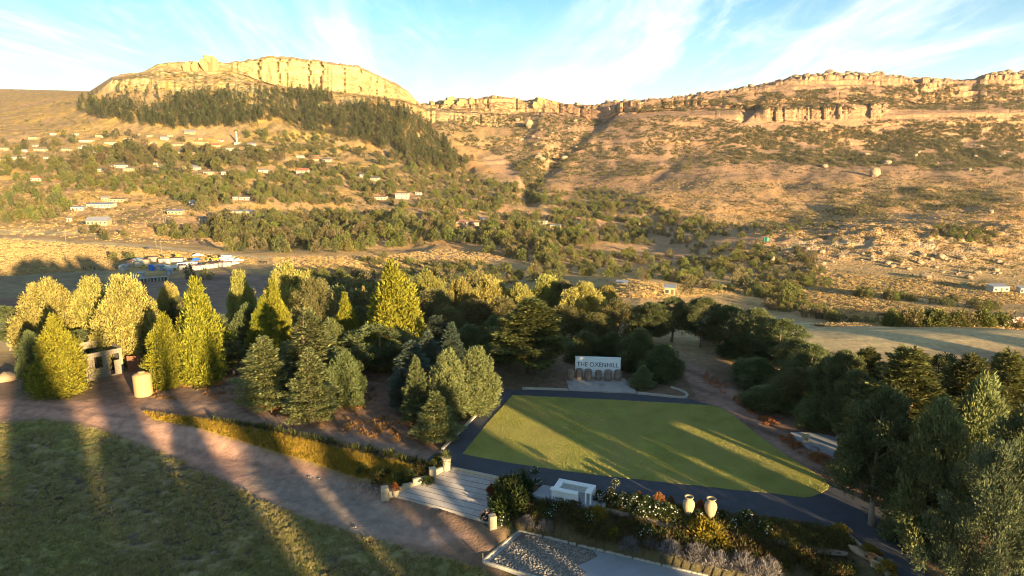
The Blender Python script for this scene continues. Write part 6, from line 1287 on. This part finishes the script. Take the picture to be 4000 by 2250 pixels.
# lower slab with rubble and edging
Sx = [hray(x, y, zS) for x, y in SLABP]
struct(ob("lower_slab", slab("lower_slab", [(p[0], p[1], zS) for p in Sx], .4, M_conc2)))
RB = [hray(x, y, zS + .012) for x, y in [(2040, 2082), (2180, 2116), (2316, 2150), (2335, 2172), (2290, 2195), (2250, 2210), (2290, 2235), (2240, 2275), (2120, 2262), (1912, 2193)]]
struct(ob("rubble_bed", slab("rubble_bed", [tuple(p) for p in RB], .02, M_gravel)))
EDG = MB().bbox(0, 1, -.06, .06, 0, .10, .01).mesh("edging_brick", M_kerb)
def edging(pl, label):
    root = ob("slab_edging", None, None, (0, 0, 0)); struct(root); root['label'] = label
    for i in range(len(pl) - 1):
        p, q = hray(*pl[i], zS), hray(*pl[i + 1], zS); d = q - p; L = float(np.hypot(d[0], d[1])); n = max(1, round(L / .26))
        for j in range(n):
            s = p + d * j / n; ob("edging_brick", EDG, root, (s[0], s[1], zS - .02 + r6.normal(0, .006)), (0, 0, math.atan2(d[1], d[0]) + r6.normal(0, .02)), (L / n * .93, 1, 1))
edging([(1886, 2193), (2027, 2073), (2330, 2147), (2767, 2251)], "row of pale bricks along the lower slab's upper edge")
edging([(1886, 2194), (2150, 2272)], "row of pale bricks along the lower slab's front edge")
M_pebble = mat("pale_rubble", (.27, .245, .215), nscale=3, namt=.3, bump=.02, bscale=8)
def stones(name, poly, n, s0, s1, z, mtl, label):
    r = np.random.default_rng(5); V = []; Fc = []; base = np.array([(1, 0, 0), (-1, 0, 0), (0, 1, 0), (0, -1, 0), (0, 0, 1), (.6, .6, .5), (-.6, .6, .55), (-.6, -.6, .5), (.6, -.6, .45)]); fc = [(0, 5, 8), (5, 2, 6), (6, 1, 7), (7, 3, 8), (5, 4, 8), (5, 6, 4), (6, 7, 4), (7, 8, 4), (0, 2, 5), (2, 1, 6), (1, 3, 7), (3, 0, 8)]
    for (px, py) in in_poly_pts(poly, n, r):
        p = hray(px, py, z) if z is not None else gp(px, py); s = s0 + (s1 - s0) * r.random() ** 2.5; an = r.random() * 6.28; cs, sn = math.cos(an), math.sin(an)
        b_ = base * (s * (.7 + .6 * r.random()), s * (.7 + .6 * r.random()), s * (.5 + .5 * r.random())) * (1 + .25 * r.normal(0, 1, (9, 1)))
        b2 = np.stack([b_[:, 0] * cs - b_[:, 1] * sn, b_[:, 0] * sn + b_[:, 1] * cs, b_[:, 2]], -1) + p; o_ = len(V) * 9; V.append(b2); Fc += [tuple(o_ + i for i in f_) for f_ in fc]
    return stuff(ob(name, mesh_np(name, np.concatenate(V), np.array(Fc), mtl)), label, "rubble")
stones("rubble", [(2045, 2084), (2180, 2118), (2312, 2152), (2325, 2172), (2280, 2192), (2240, 2210), (2280, 2235), (2235, 2270), (2120, 2258), (1918, 2193)], 2600, .02, .075, zS + .01, M_pebble, "loose pale rubble covering the left part of the lower slab")
stones("track_rubble", [(1125, 1826), (1250, 1870), (1400, 1885), (1480, 1900), (1480, 1945), (1330, 1900), (1120, 1840)], 90, .03, .11, None, M_pebble, "loose stones along the lower track")
stones("field_edge_rubble", [(1000, 1940), (1250, 2010), (1450, 2080), (1460, 2095), (1200, 2010), (1000, 1952)], 60, .02, .07, None, M_pebble, "loose stones along the edge of the grass field")

# water tank
q = gp(562, 1541); t = thing("water_tank", "sand-coloured plastic water tank standing alone on bare soil", "tank", (q[0], q[1], q[2] - .03), 0, None, (1.0, 1.0, 1.0))
R_ = 34 / F * (q[1] * CT + (CH - q[2]) * ST); pr = [(R_ * 1.0, 0)]
for i in range(8): z = .1 + i * .2; pr += [(R_, z), (R_ * .985, z + .08), (R_ * .985, z + .12)]
pr += [(R_, 1.66), (R_ * .97, 1.72), (R_ * .6, 1.84), (R_ * .30, 1.90)]
MB().lathe(pr, 32).build("tank_body", M_tank, t, smooth=True); MB().lathe([(.24, 1.89), (.25, 1.96), (.2, 1.985)], 20).build("lid", M_tank, t, smooth=True)

# unfinished house of blocks
def block_wall(parent, L, h, loc, rot, holes, gap=None):
    """one wall laid in blocks around rectangular openings"""
    bh, bl = .2, .42; w = .16; lists = {}
    for i in range(int(round(h / bh))):
        x = -.21 * (i % 2)
        while x < L - 1e-3:
            x0, x1 = max(0, x), min(L, x + bl); x += bl
            z0, z1 = i * bh, (i + 1) * bh; segs = [(x0, x1)]
            for (a0, a1, b0, b1) in holes:
                if z0 + .1 > b0 and z1 - .1 < b1:
                    ns = []
                    for (s0, s1) in segs:
                        if a1 <= s0 or a0 >= s1: ns.append((s0, s1)); continue
                        if s0 < a0: ns.append((s0, a0))
                        if s1 > a1: ns.append((a1, s1))
                    segs = ns
            for (s0, s1) in segs:
                if s1 - s0 < .05: continue
                k_ = round(s1 - s0, 2)
                if k_ not in lists: lists[k_] = MB().bbox(0.006, k_ - .006, 0, w, .006, bh - .006, .008).mesh("block", M_block)
                d = np.array([math.cos(rot), math.sin(rot)]) * s0; ob("block", lists[k_], parent, (loc[0] + d[0], loc[1] + d[1], loc[2] + z0), rot)
qa = gp(350, 1487); qb = gp(487, 1457); d = qb - qa; L = float(np.hypot(d[0], d[1])); a_ = math.atan2(d[1], d[0])
t = thing("unfinished_house", "roofless house of bare concrete blocks with empty openings", "house", (qa[0], qa[1], qa[2] - .08), a_)
W1 = ob("front_wall", None, t); block_wall(W1, L, 2.4, (0, 0, 0), 0, [(L * .20, L * .42, 1.0, 2.01), (L * .62, L * .74, .2, 2.01), (L * .74, L * .90, 1.4, 2.01)])
W2 = ob("side_wall", None, t); block_wall(W2, 3.2, 2.4, (0, .17, 0), math.radians(90), [(.9, 1.7, 0, 1.99)])
W3 = ob("back_wall", None, t); block_wall(W3, L, 2.6, (.0, 3.4, 0), 0, [(L * .3, L * .5, 1.0, 2.0)])
W4 = ob("end_wall", None, t); block_wall(W4, 3.2, 2.4, (L, .17, 0), math.radians(90), [])
W5 = ob("porch_wall", None, t); block_wall(W5, 1.9, 1.3, (-1.95, -.05, 0), 0, [(1.2, 1.75, 0, 1.21)])
MB().box(-.0 + .2, L - .2, 1.7, 3.38, .02, .06).build("floor", M_dark, t)
q = gp(520, 1460); t = thing("rusty_sheet", "rusty iron sheet leaning beside the unfinished house", "metal sheet", (q[0], q[1] + .4, q[2]), .1)
mb = MB()
for i in range(9): mb.box(-.6 + i * .135, -.6 + i * .135 + .12, -.02 - .03 * (i % 2), .02 - .03 * (i % 2), 0, 1.5)
mb.build("corrugated_sheet", M_rust, t); MB().box(-.65, .65, .03, .07, .7, .78).build("batten", M_wood, t)
q = gp(30, 1485); boul = ob("boulder", ROCKS[1], None, (q[0], q[1], q[2] + .2), .4, (.9, .7, .55)); tag(boul, "pale boulder at the left border beside the dark juniper", "rock")
# things lying at the road's lower right corner
q = gp(3362, 2165); t = thing("white_rock_slab", "jagged whitish rock slab lying by the road at the lower right", "rock", q, -1.0)
ob("rock_slab", ROCKS[2], t, (0, 0, .1), (0, .2, 0), (.62, .26, .2)); ob("rock_slab", ROCKS[4], t, (.35, .1, .12), (0, .1, 1), (.3, .2, .2))
q = gp(3404, 2196); t = thing("terracotta_pot", "ribbed terracotta pot standing by the road at the lower right", "pot", q); MB().lathe([(.10, 0), (.12, .03), (.15, .12), (.145, .14), (.17, .26), (.165, .28), (.19, .38), (.20, .41), (.17, .41), (.15, .30)], 18).build("pot_body", M_terra, t, smooth=True)
q = gp(3425, 2212); t = thing("wooden_crate", "small wooden crate beside the terracotta pot", "crate", q, .7)
for i in range(4): MB().box(-.25, .25, -.2, -.185, .02 + i * .1, .09 + i * .1).build("slat", M_stone, t); MB().box(-.25, .25, .185, .2, .02 + i * .1, .09 + i * .1).build("slat", M_stone, t)
for x in (-.25, .23): MB().box(x, x + .02, -.184, .184, 0, .42).build("end_board", M_stone, t)

# ------------------------------------------------------------------ garden plants
def plant_mesh(seed, H, R, prof, nc, npc, rc, l, w, base, upb, flowers=None):
    v, f, c_ = crown_clumpy(seed, H, R, prof, nc, npc, .02, rc, l, w, base, upb, .5, .2, 1.0, asym=.1)
    return mesh_np("foliage", v, f, M_leaf, False, col=c_)
def blossom_mesh(seed, H, R, n, size, base, z0=.3):
    """each blossom a cup of five petals"""
    r = np.random.default_rng(seed); V = []; Fc = []; C = []
    for i in range(n):
        g = nrm(r.normal(0, 1, (1, 3)))[0]; g[2] = abs(g[2]); c0_ = np.array([g[0] * R, g[1] * R, z0 * H + (1 - z0) * H * g[2]]) * (.85 + .2 * r.random()); s = size * (.6 + .8 * r.random())
        e1 = nrm(np.cross(g, r.normal(0, 1, 3))); e2 = np.cross(g, e1); o_ = len(V)
        V.append(c0_)
        for j in range(10):
            an = j * math.pi / 5; rr = s * (1 if j % 2 == 0 else .62); V.append(c0_ + (e1 * math.cos(an) + e2 * math.sin(an)) * rr + g * s * .45)
        for j in range(10): Fc.append((o_, o_ + 1 + j, o_ + 1 + (j + 1) % 10))
        C += [np.array(base) * (.85 + .25 * r.random())] * 11
    return mesh_np("blossoms", np.array(V), np.array(Fc), M_petal, False, col=np.array(C))
M_petal = mat("petals", attr=True, rough=.8, transl=.3)
def blades_mesh(seed, n, l, w, base, spread=1.0, z0=0., droop=.35):
    """a rosette of arching sword leaves"""
    r = np.random.default_rng(seed); V = []; Fc = []; C = []
    for i in range(n):
        az = i * 2.4 + r.normal(0, .3); e = math.radians(85 - 75 * spread * ((i + .5) / n)) ; d = np.array([math.cos(az) * math.cos(e), math.sin(az) * math.cos(e), math.sin(e)]); s = np.array([-math.sin(az), math.cos(az), 0]); L_ = l * (.75 + .4 * r.random()); o_ = len(V)
        for k_, (t_, ww) in enumerate([(0, .5), (.35, 1), (.7, .8), (1, .05)]):
            p = np.array([0, 0, z0]) + d * t_ * L_ - np.array([0, 0, droop * L_ * t_ * t_ * spread]); V += [p - s * w * ww * .5, p + s * w * ww * .5]
        for k_ in range(3): Fc.append((o_ + 2 * k_, o_ + 2 * k_ + 1, o_ + 2 * k_ + 3, o_ + 2 * k_ + 2))
        C += [np.array(base) * (.7 + .6 * r.random())] * 8
    return mesh_np("leaves", np.array(V), np.array(Fc), M_leaf, False, col=np.array(C))
ROSE_F = [plant_mesh(400 + i, .75, .5, egg, 40, 30, .16, .10, .06, (.045, .065, .020), .5) for i in range(3)]
ROSE_B = [blossom_mesh(410 + i, .78, .50, [34, 26, 42][i], .050, (.72, .70, .62), .25) for i in range(3)]
GOLDB = [plant_mesh(420 + i, .6, .55, egg, 36, 30, .16, .14, .05, (.24, .185, .022), .7) for i in range(2)]
ORNB = [plant_mesh(425, .9, .40, flame, 40, 30, .12, .12, .05, (.30, .13, .035), .7)]
LAV = [plant_mesh(430 + i, .5, .5, dome, 40, 34, .14, .20, .022, (.21, .19, .185), .85) for i in range(2)]
GRN = [plant_mesh(440 + i, .6, .5, egg, 36, 30, .16, .13, .06, [(.065, .080, .020), (.085, .075, .025), (.050, .068, .022)][i], .55) for i in range(3)]
AGA = [blades_mesh(450 + i, 34, .60, .05, [(.075, .090, .028), (.10, .10, .03)][i], .75) for i in range(2)]
YUC = [blades_mesh(455 + i, 60, .80, .045, (.115, .12, .035), 1.35, 0, .15) for i in range(2)]
REDP = plant_mesh(460, .45, .22, flame, 22, 22, .09, .09, .05, (.22, .075, .022), .7)
PINKB = blossom_mesh(461, .42, .34, 90, .045, (.62, .42, .36), .05)
def garden(name, cat, q, meshes, label, group=None, s=1.0, rot=None, parts=("foliage", "blossoms")):
    t = thing(name, label, cat, q, r6.random() * 6.28 if rot is None else rot, group, s)
    for n_, m_ in zip(parts, meshes): ob(n_, m_, t)
    return t
i = 0
ROSES = [(2345, 1958, .8, "white rose bush at the right end of the counter pad"), (2390, 1965, .9, "white rose bush second from the counter pad"), (2440, 1978, 1.0, "dense white rose bush third from the counter pad"), (2480, 1985, 1.1, "dense white rose bush fourth from the counter pad"), (2520, 1996, 1.1, "widest white rose bush midway between pad and urns"), (2560, 2010, 1.0, "white rose bush fifth along the bed, below the orange shrub"), (2600, 2018, 1.0, "white rose bush left of the left urn, upper"), (2630, 2032, .8, "low white rose bush left of the left urn"), (2500, 2022, .8, "low white rose bush by the footpath"), (2728, 2030, .7, "white rose bush between the two urns"), (2815, 2030, .7, "white rose bush right of the right urn"), (2920, 2035, .8, "white rose bush beside the asphalt, right of the urns"), (2870, 2062, .8, "white rose bush below the urns by the footpath"), (2985, 2085, .9, "white rose bush near the footpath's right part"), (2170, 1992, .6, "low white rose bush below the counter pad"), (2140, 2022, .6, "small white rose bush on the lower bank"), (2510, 2092, .8, "white rose bush on the bank below the footpath"), (2305, 2035, .7, "white rose bush left of the golden shrub"), (2545, 2100, .7, "white rose bush beside another below the footpath"), (1975, 2048, .85, "white rose bush by the front right terrace pillar")]
for px, py, s, lab in ROSES:
    garden("rose_bush", "rose bush", gp(px, py), (ROSE_F[i % 3], ROSE_B[i % 3]), lab, "white rose bushes in the bed", s); i += 1
for px, py, s, lab, hh in [(2090, 1897, .75, "white standard rose on a stem behind the counter pad", .8), (2098, 1925, .7, "white standard rose nearest the counter pad's left corner", .55), (2402, 1950, .6, "white standard rose on a stem right of the counter pad", .9), (2383, 1962, .6, "shorter white standard rose right of the counter pad", .6)]:
    q = gp(px, py); t = garden("standard_rose", "rose tree", q, (), lab, "white standard roses")
    ob("foliage", ROSE_F[i % 3], t, (0, 0, hh), None, s * .7); ob("blossoms", ROSE_B[(i + 1) % 3], t, (0, 0, hh), None, s * .8); MB().tube([(0, 0, -.05), (.02, 0, hh * .5), (0, .01, hh + .2)], .018, 5).build("stem", M_bark, t); i += 1
for px, py, s, lab in [(2336, 2022, 1.0, "golden shrub below the counter pad's right end"), (2310, 2005, .6, "small golden shrub at the pad's right corner"), (2745, 2085, 1.25, "large golden shrub below the footpath"), (2790, 2108, 1.2, "golden shrub right below the large golden one"), (2400, 2095, .7, "small golden shrub on the lower bank"), (2830, 2150, .8, "golden shrub lowest on the bank"), (3283, 2085, .8, "golden shrub at the tip of the bed by the road"), (3392, 2160, .7, "golden bush behind the whitish rock slab"), (3415, 2178, .7, "golden bush behind the terracotta pot"), (3462, 2238, .9, "golden bush at the bottom border by the road")]:
    garden("golden_shrub", "shrub", gp(px, py), (GOLDB[i % 2],), lab, "golden shrubs", s); i += 1
for px, py, s, lab in [(2572, 1985, 1.0, "orange pointed shrub behind the rose bushes"), (2495, 1955, .6, "small russet shrub behind the roses"), (2735, 1995, .7, "russet shrub between the two urns"), (2620, 1975, .6, "small russet shrub left of the left urn")]:
    garden("orange_shrub", "shrub", gp(px, py), (ORNB[0],), lab, "orange shrubs", s)
for k_, (px, py, s) in enumerate([(2460, 2140, .9), (2620, 2165, 1.1), (2720, 2185, 1.2), (2800, 2205, 1.1), (2900, 2225, 1.3), (2990, 2248, 1.2), (2060, 2050, .8), (2130, 2062, .7), (3010, 2215, .8), (2540, 2135, .7)]):
    garden("lavender_bush", "bush", gp(px, py), (LAV[k_ % 2],), ["grey lavender bush above the slab's smooth part, first of the row", "grey lavender bush second in the row above the slab", "grey lavender bush third in the row above the slab", "grey lavender bush fourth in the row above the slab", "big pale lavender bush fifth in the row above the slab", "lavender bush at the bottom border, right end of the row", "small grey lavender bush above the slab's left corner", "small grey lavender bush right of the slab's left corner", "pale lavender bush at the bottom right of the bank", "small lavender bush behind the first of the row"][k_], "lavender bushes", s)
# ground cover of the bank: one mass
PATHX, PATHY = zip(*[(2352, 2000), (2420, 2012), (2500, 2030), (2560, 2045), (2610, 2058), (2660, 2066), (2720, 2068), (2800, 2080), (2900, 2100), (3000, 2118), (3080, 2130), (3150, 2148), (3220, 2160), (3310, 2172)])
def cover(name, poly, n, meshes, s0, s1, label, clump=0):
    r = np.random.default_rng(31); vs, fs, cs = [], [], []; o_ = 0
    for (px, py) in in_poly_pts(poly, n, r):
        if name in ('bank_plants', 'bed_plants') and -7 < py - float(np.interp(px, PATHX, PATHY)) < 16: continue
        if clump and fbm(np.array(px / 60), np.array(py / 30), 7, 3) < clump: continue
        q = gp(px, py); mv, mf, mc = meshes[int(r.integers(len(meshes)))]; s = s0 + (s1 - s0) * r.random(); an = r.random() * 6.28; ca, sa = math.cos(an) * s, math.sin(an) * s
        vs.append(np.stack([mv[:, 0] * ca - mv[:, 1] * sa, mv[:, 0] * sa + mv[:, 1] * ca, mv[:, 2] * s], -1) + q); fs.append(mf + o_); cs.append(mc * (.75 + .5 * r.random())); o_ += len(mv)
    return stuff(ob(name, mesh_np(name, np.concatenate(vs), np.concatenate(fs), M_leaf, False, col=np.concatenate(cs))), label, "plants")
CV = [crown_clumpy(500 + k_, .35, .36, egg, 8, 12, 0, .14, .12, .05, [(.125, .118, .034), (.105, .115, .030), (.165, .118, .040), (.135, .098, .044)][k_], .7, .4, .2, .9) for k_ in range(4)]
cover("bank_plants", [(2010, 1945), (2100, 1955), (2350, 2000), (2600, 2068), (2780, 2085), (3000, 2130), (3140, 2155), (3330, 2230), (3300, 2260), (2980, 2240), (2600, 2150), (2330, 2105), (2060, 2030)], 1500, CV, .6, 1.2, "low mixed ground cover on the bank below the footpath", .38)
cover("bed_plants", [(2380, 1960), (2700, 2000), (2900, 2025), (3220, 2078), (3300, 2100), (3330, 2140), (3180, 2140), (3000, 2105), (2800, 2068), (2620, 2050), (2400, 1985)], 900, CV, .6, 1.1, "low mixed ground cover between road and footpath")
# rough grass tussocks
GT = []
for k_ in range(4):
    m_ = np.random.default_rng(520 + k_); n_ = 16; c_ = np.zeros((n_, 3)); c_[:, :2] = m_.normal(0, .07, (n_, 2)); d_ = m_.normal(0, .5, (n_, 3)); d_[:, 2] = 1
    v_, f_ = quads(c_, d_, m_.normal(0, 1, (n_, 3)), .20 + .18 * m_.random(n_), .035 + 0 * m_.random(n_)); GT.append((v_, f_, leafcol(m_, n_, [(.29, .25, .085), (.32, .25, .115), (.23, .215, .07), (.36, .27, .14)][k_], .25)))
cover("field_grass", FIELD[:-2] + [(1990, 2290), (0, 2290)], 15000, GT, .32, .72, "rough tufted grass of the field", .30)
GB = [(v_, f_, c_ * np.array([1.45, 1.15, .45])) for v_, f_, c_ in GT]
cover("bank_grass", BANK, 3000, GB, .40, .95, "golden dry grass on the embankment")
GD = [(v_, f_, c_ * np.array([1.1, .80, .7])) for v_, f_, c_ in GT]
cover("dry_grass", [(560, 1500), (1500, 1480), (1650, 1740), (1300, 1690), (900, 1575), (600, 1560)], 1500, GD, .4, .9, "thin dry grass under the young cedars", .45)
cover("track_grass", [(2760, 1455), (2950, 1570), (3110, 1720), (3340, 1825), (3400, 1900), (3260, 1860), (3060, 1730), (2900, 1590), (2740, 1480)], 900, [(v_, f_, c_ * np.array([1.3, .78, .6])) for v_, f_, c_ in GT], .4, .9, "thin russet grass beside the dirt track", .42)
# short upright blades of the lawn
def lawn_blades():
    r = np.random.default_rng(91); W_ = np.array(LAWN_W); lo = W_.min(0); hi = W_.max(0); n = int((hi - lo).prod() * 230)
    p = lo + (hi - lo) * r.random((n, 2)); p = p[poly_d(p[:, 0], p[:, 1], LAWN_W) < .10 * (fbm(p[:, 0] / .5, p[:, 1] / .5, 3, 2) - .4)]; n = len(p)
    c_ = np.concatenate([p, np.full((n, 1), .03)], 1); d_ = r.normal(0, .35, (n, 3)); d_[:, 2] = 1; u_ = r.normal(0, 1, (n, 3)); u_[:, 2] = 0
    v_, f_ = quads(c_, d_, u_, .045 + .03 * r.random(n), .020 + .012 * r.random(n))
    pat = fbm(p[:, 0] / 2.2, p[:, 1] / 2.2, 12, 3); b_ = np.array([.33, .32, .075]) * (1 - pat[:, None]) + np.array([.40, .335, .11]) * pat[:, None]
    k_ = .75 + .5 * r.random(n); return mesh_np("lawn_grass", v_, f_, M_leaf, False, col=np.repeat(b_ * k_[:, None], 4, 0))
stuff(ob("lawn_grass", lawn_blades()), "short mown grass of the lawn", "grass")
# border row on the embankment
bp = [(830, 1650), (1050, 1684), (1220, 1722), (1400, 1764), (1560, 1800), (1690, 1832)]
bx = np.array([p[0] for p in bp], float); by = np.array([p[1] for p in bp], float)
for k_, px in enumerate(np.linspace(835, 1690, 44)):
    px = px + r6.normal(0, 4); garden("border_plant", "plant", gp(px, float(np.interp(px, bx, by)) - 4 + r6.normal(0, 2)), (AGA[k_ % 2],), "strap-leaved plant in the row along the embankment's top", "row of plants on the embankment", .8 + .6 * r6.random(), parts=("leaves",))
for k_, (px, py, s) in enumerate([(1715, 1815, 1.0), (1655, 1852, .9), (1600, 1868, .9), (1560, 1890, 1.0), (1480, 1880, .9), (1500, 1860, .8), (1420, 1850, .8), (1640, 1830, .8)]):
    garden("green_shrub", "shrub", gp(px, py), (GRN[k_ % 3],), "low green shrub outside the terrace's left wall", "green shrubs by the terrace wall", s)
for k_, (px, py, s, lab) in enumerate([(1975, 1925, 1.3, "dark hedge shrub behind the potted palm at the terrace"), (2010, 1935, 1.6, "dark hedge shrub between terrace and counter pad"), (1970, 1965, 1.7, "dark hedge shrub at the terrace's right edge, middle"), (2020, 1975, 1.6, "dark hedge shrub above the bank right of the terrace"), (1985, 2005, 1.6, "dark hedge shrub in front, right of the terrace"), (2045, 1915, 1.1, "dark hedge shrub nearest the asphalt"), (1958, 2000, 1.2, "dark hedge shrub touching the front right pillar")]):
    garden("hedge_shrub", "shrub", gp(px, py), (GRN[(k_ % 2) * 2],), lab, "dark hedge right of the terrace", (s, s, s * 1.15))
for k_, (px, py) in enumerate([(3215, 2168), (3243, 2172), (3280, 2172), (3303, 2184), (3332, 2196), (3450, 2225)]):
    garden("green_rosette", "plant", gp(px, py), (AGA[k_ % 2],), "spiky green rosette along the bank's right end", "spiky rosettes by the footpath", .5, parts=("leaves",))
for k_, (px, py) in enumerate([(235, 1545), (270, 1535), (300, 1530), (215, 1530), (190, 1540)]):
    garden("aloe_plant", "plant", gp(px, py), (AGA[k_ % 2],), "spiky aloe at the foot of the yellow-green pine", "aloes below the pine", 1.1, parts=("leaves",))
# potted plants and palms
def potted(px, py, prof, mtl, label, top, ttl, tn, ts=1.0, q=None, cat="potted plant"):
    q = tq(px, py) if q is None else q; t = thing("potted_plant", label, cat, q)
    MB().lathe(prof, 18).build("pot", mtl, t, smooth=False); h = max(z for _, z in prof); MB().lathe([(prof[-1][0] * .9, h - .06), (prof[-1][0] * .88, h - .055)], 14).build("potting_soil", M_soil, t)
    ob(tn, top, t, (0, 0, h - .06), None, ts)
    return t, h
PT = [(.14, 0), (.16, .04), (.20, .30), (.23, .42), (.24, .44), (.21, .44)]
TALL = [(.20, 0), (.22, .05), (.26, .70), (.30, .80), (.32, .84), (.27, .84)]
potted(1745, 1836, TALL, M_stone, "spiky palm in a tall pale pot at the terrace's back corner", YUC[0], None, "leaves", 1.0)
t, h = potted(1957, 1915, [(.16, 0), (.18, .02), (.20, .10), (.19, .12)], M_darkpot, "small palm in a bowl on the right terrace pillar", YUC[1], None, "leaves", .65, q=tq(1957, 1918) + np.array([0, 0, .50]))
potted(1546, 1938, PT, M_stone, "pale pot with a rusty red shrub beside the outer left pillar", REDP, None, "foliage", 1.0)
potted(1672, 1892, [(.10, 0), (.13, .10), (.14, .14), (.12, .14)], M_darkpot, "small dark pot with a grey-green plant below the sunlit pillar", GRN[2], None, "foliage", .7)
potted(1923, 1955, PT, M_darkpot, "dark pot with an orange-brown shrub at the terrace's right edge", REDP, None, "foliage", 1.3)
t, h = potted(1897, 2030, [(.20, 0), (.26, .12), (.27, .22), (.24, .22)], M_darkpot, "dark bowl full of pale pink flowers near the front pillar", PINKB, None, "blossoms", 1.0); ob("foliage", GRN[0], t, (0, 0, .12), None, .55)
q = tq(1682, 1880); garden("rose_bush", "rose bush", q, (ROSE_F[0], ROSE_B[0]), "pale rose bush at the foot of the sunlit pillar", None, .45)
for px, py, s, st, lab in [(2045, 1888, 1.05, .5, "palm with a bright base between terrace and counter pad"), (2012, 1955, .75, .9, "dark palm rising out of the hedge right of the terrace")]:
    q = gp(px, py); t = thing("cordyline_palm", lab, "palm", q); MB().tube([(0, 0, -.1), (.02, 0, st * .5), (0, 0, st)], [.08, .06, .05], 7).build("stem", M_bark, t); ob("leaves", YUC[0], t, (0, 0, st - .05), None, s)
# footpath and timber peg
def ribbon(name, pl, w, mtl, dz=.03):
    pts = [gp(x, y, dz) for x, y in pl]; V = []; Fc = []
    for i_, p in enumerate(pts):
        d = pts[min(i_ + 1, len(pts) - 1)] - pts[max(i_ - 1, 0)]; d = d / np.hypot(d[0], d[1]); n_ = np.array([-d[1], d[0], 0]); ww = w * (.8 + .4 * vn(np.array(i_ * .7), np.array(0.), 4)) / 2
        for e in (-1, 0, 1): c_ = p + n_ * ww * e; c_[2] = float(hN(c_[0:1], c_[1:2])[0]) + dz + .05; V.append(c_)
    for i_ in range(len(pts) - 1):
        for e in (0, 1): Fc.append((i_ * 3 + e, i_ * 3 + e + 1, i_ * 3 + 4 + e, i_ * 3 + 3 + e))
    return struct(ob(name, mesh_np(name, V, Fc, mtl, True)))
M_path = mat("trodden_soil", (.22, .165, .12), nscale=3, namt=.2, bump=.02, bscale=12)
pl = [(2352, 2000), (2420, 2012), (2500, 2030), (2560, 2045), (2610, 2058), (2660, 2066), (2720, 2068), (2800, 2080), (2900, 2100), (3000, 2118), (3080, 2130), (3150, 2148), (3220, 2160), (3310, 2172)]
px_ = np.linspace(2352, 3310, 40); ribbon("footpath", [(x, float(np.interp(x, [p[0] for p in pl], [p[1] for p in pl]))) for x in px_], .38, M_path, .06)
q = gp(1886, 2190); t = thing("timber_peg", "short timber peg at the lower slab's left corner", "peg", q); MB().box(-.03, .03, -.03, .03, -.1, .45).build("stake", M_wood, t)
# low white line of wall in the right-hand field
for k_, (off, lab) in enumerate([(0, "upper of two thin pale walls across the shaded field"), (9, "lower of two thin pale walls across the shaded field")]):
    p0, p1 = tp(3185, 1335 + off), tp(3385, 1400 + off); d = p1 - p0; L = float(np.hypot(d[0], d[1])); t = thing("field_wall", lab, "wall", p0, math.atan2(d[1], d[0]))
    n_ = 12
    for j in range(n_): MB().bbox(0.01, L / n_ - .01, -.12, .12, -.6, .45, .02).build("wall_section", M_kerb, t, (L * j / n_, 0, d[2] * j / n_))
# ------------------------------------------------------------------ thin evening haze in the valley air
def build_haze():
    m = bpy.data.materials.new("haze"); m.use_nodes = True; N = m.node_tree.nodes; L = m.node_tree.links; N.clear()
    o = N.new("ShaderNodeOutputMaterial"); v = N.new("ShaderNodeVolumePrincipled"); L.new(v.outputs[0], o.inputs['Volume'])
    v.inputs['Color'].default_value = (.95, .90, .82, 1); v.inputs['Density'].default_value = HAZE; v.inputs['Anisotropy'].default_value = .2
    me = MB().box(-6400, 6400, -400, 6400, -70, 300).mesh("haze", m); h = ob("haze", me); h['kind'] = 'stuff'; h['label'] = "thin warm haze in the valley air"
HAZE = 4.5e-5
build_haze()
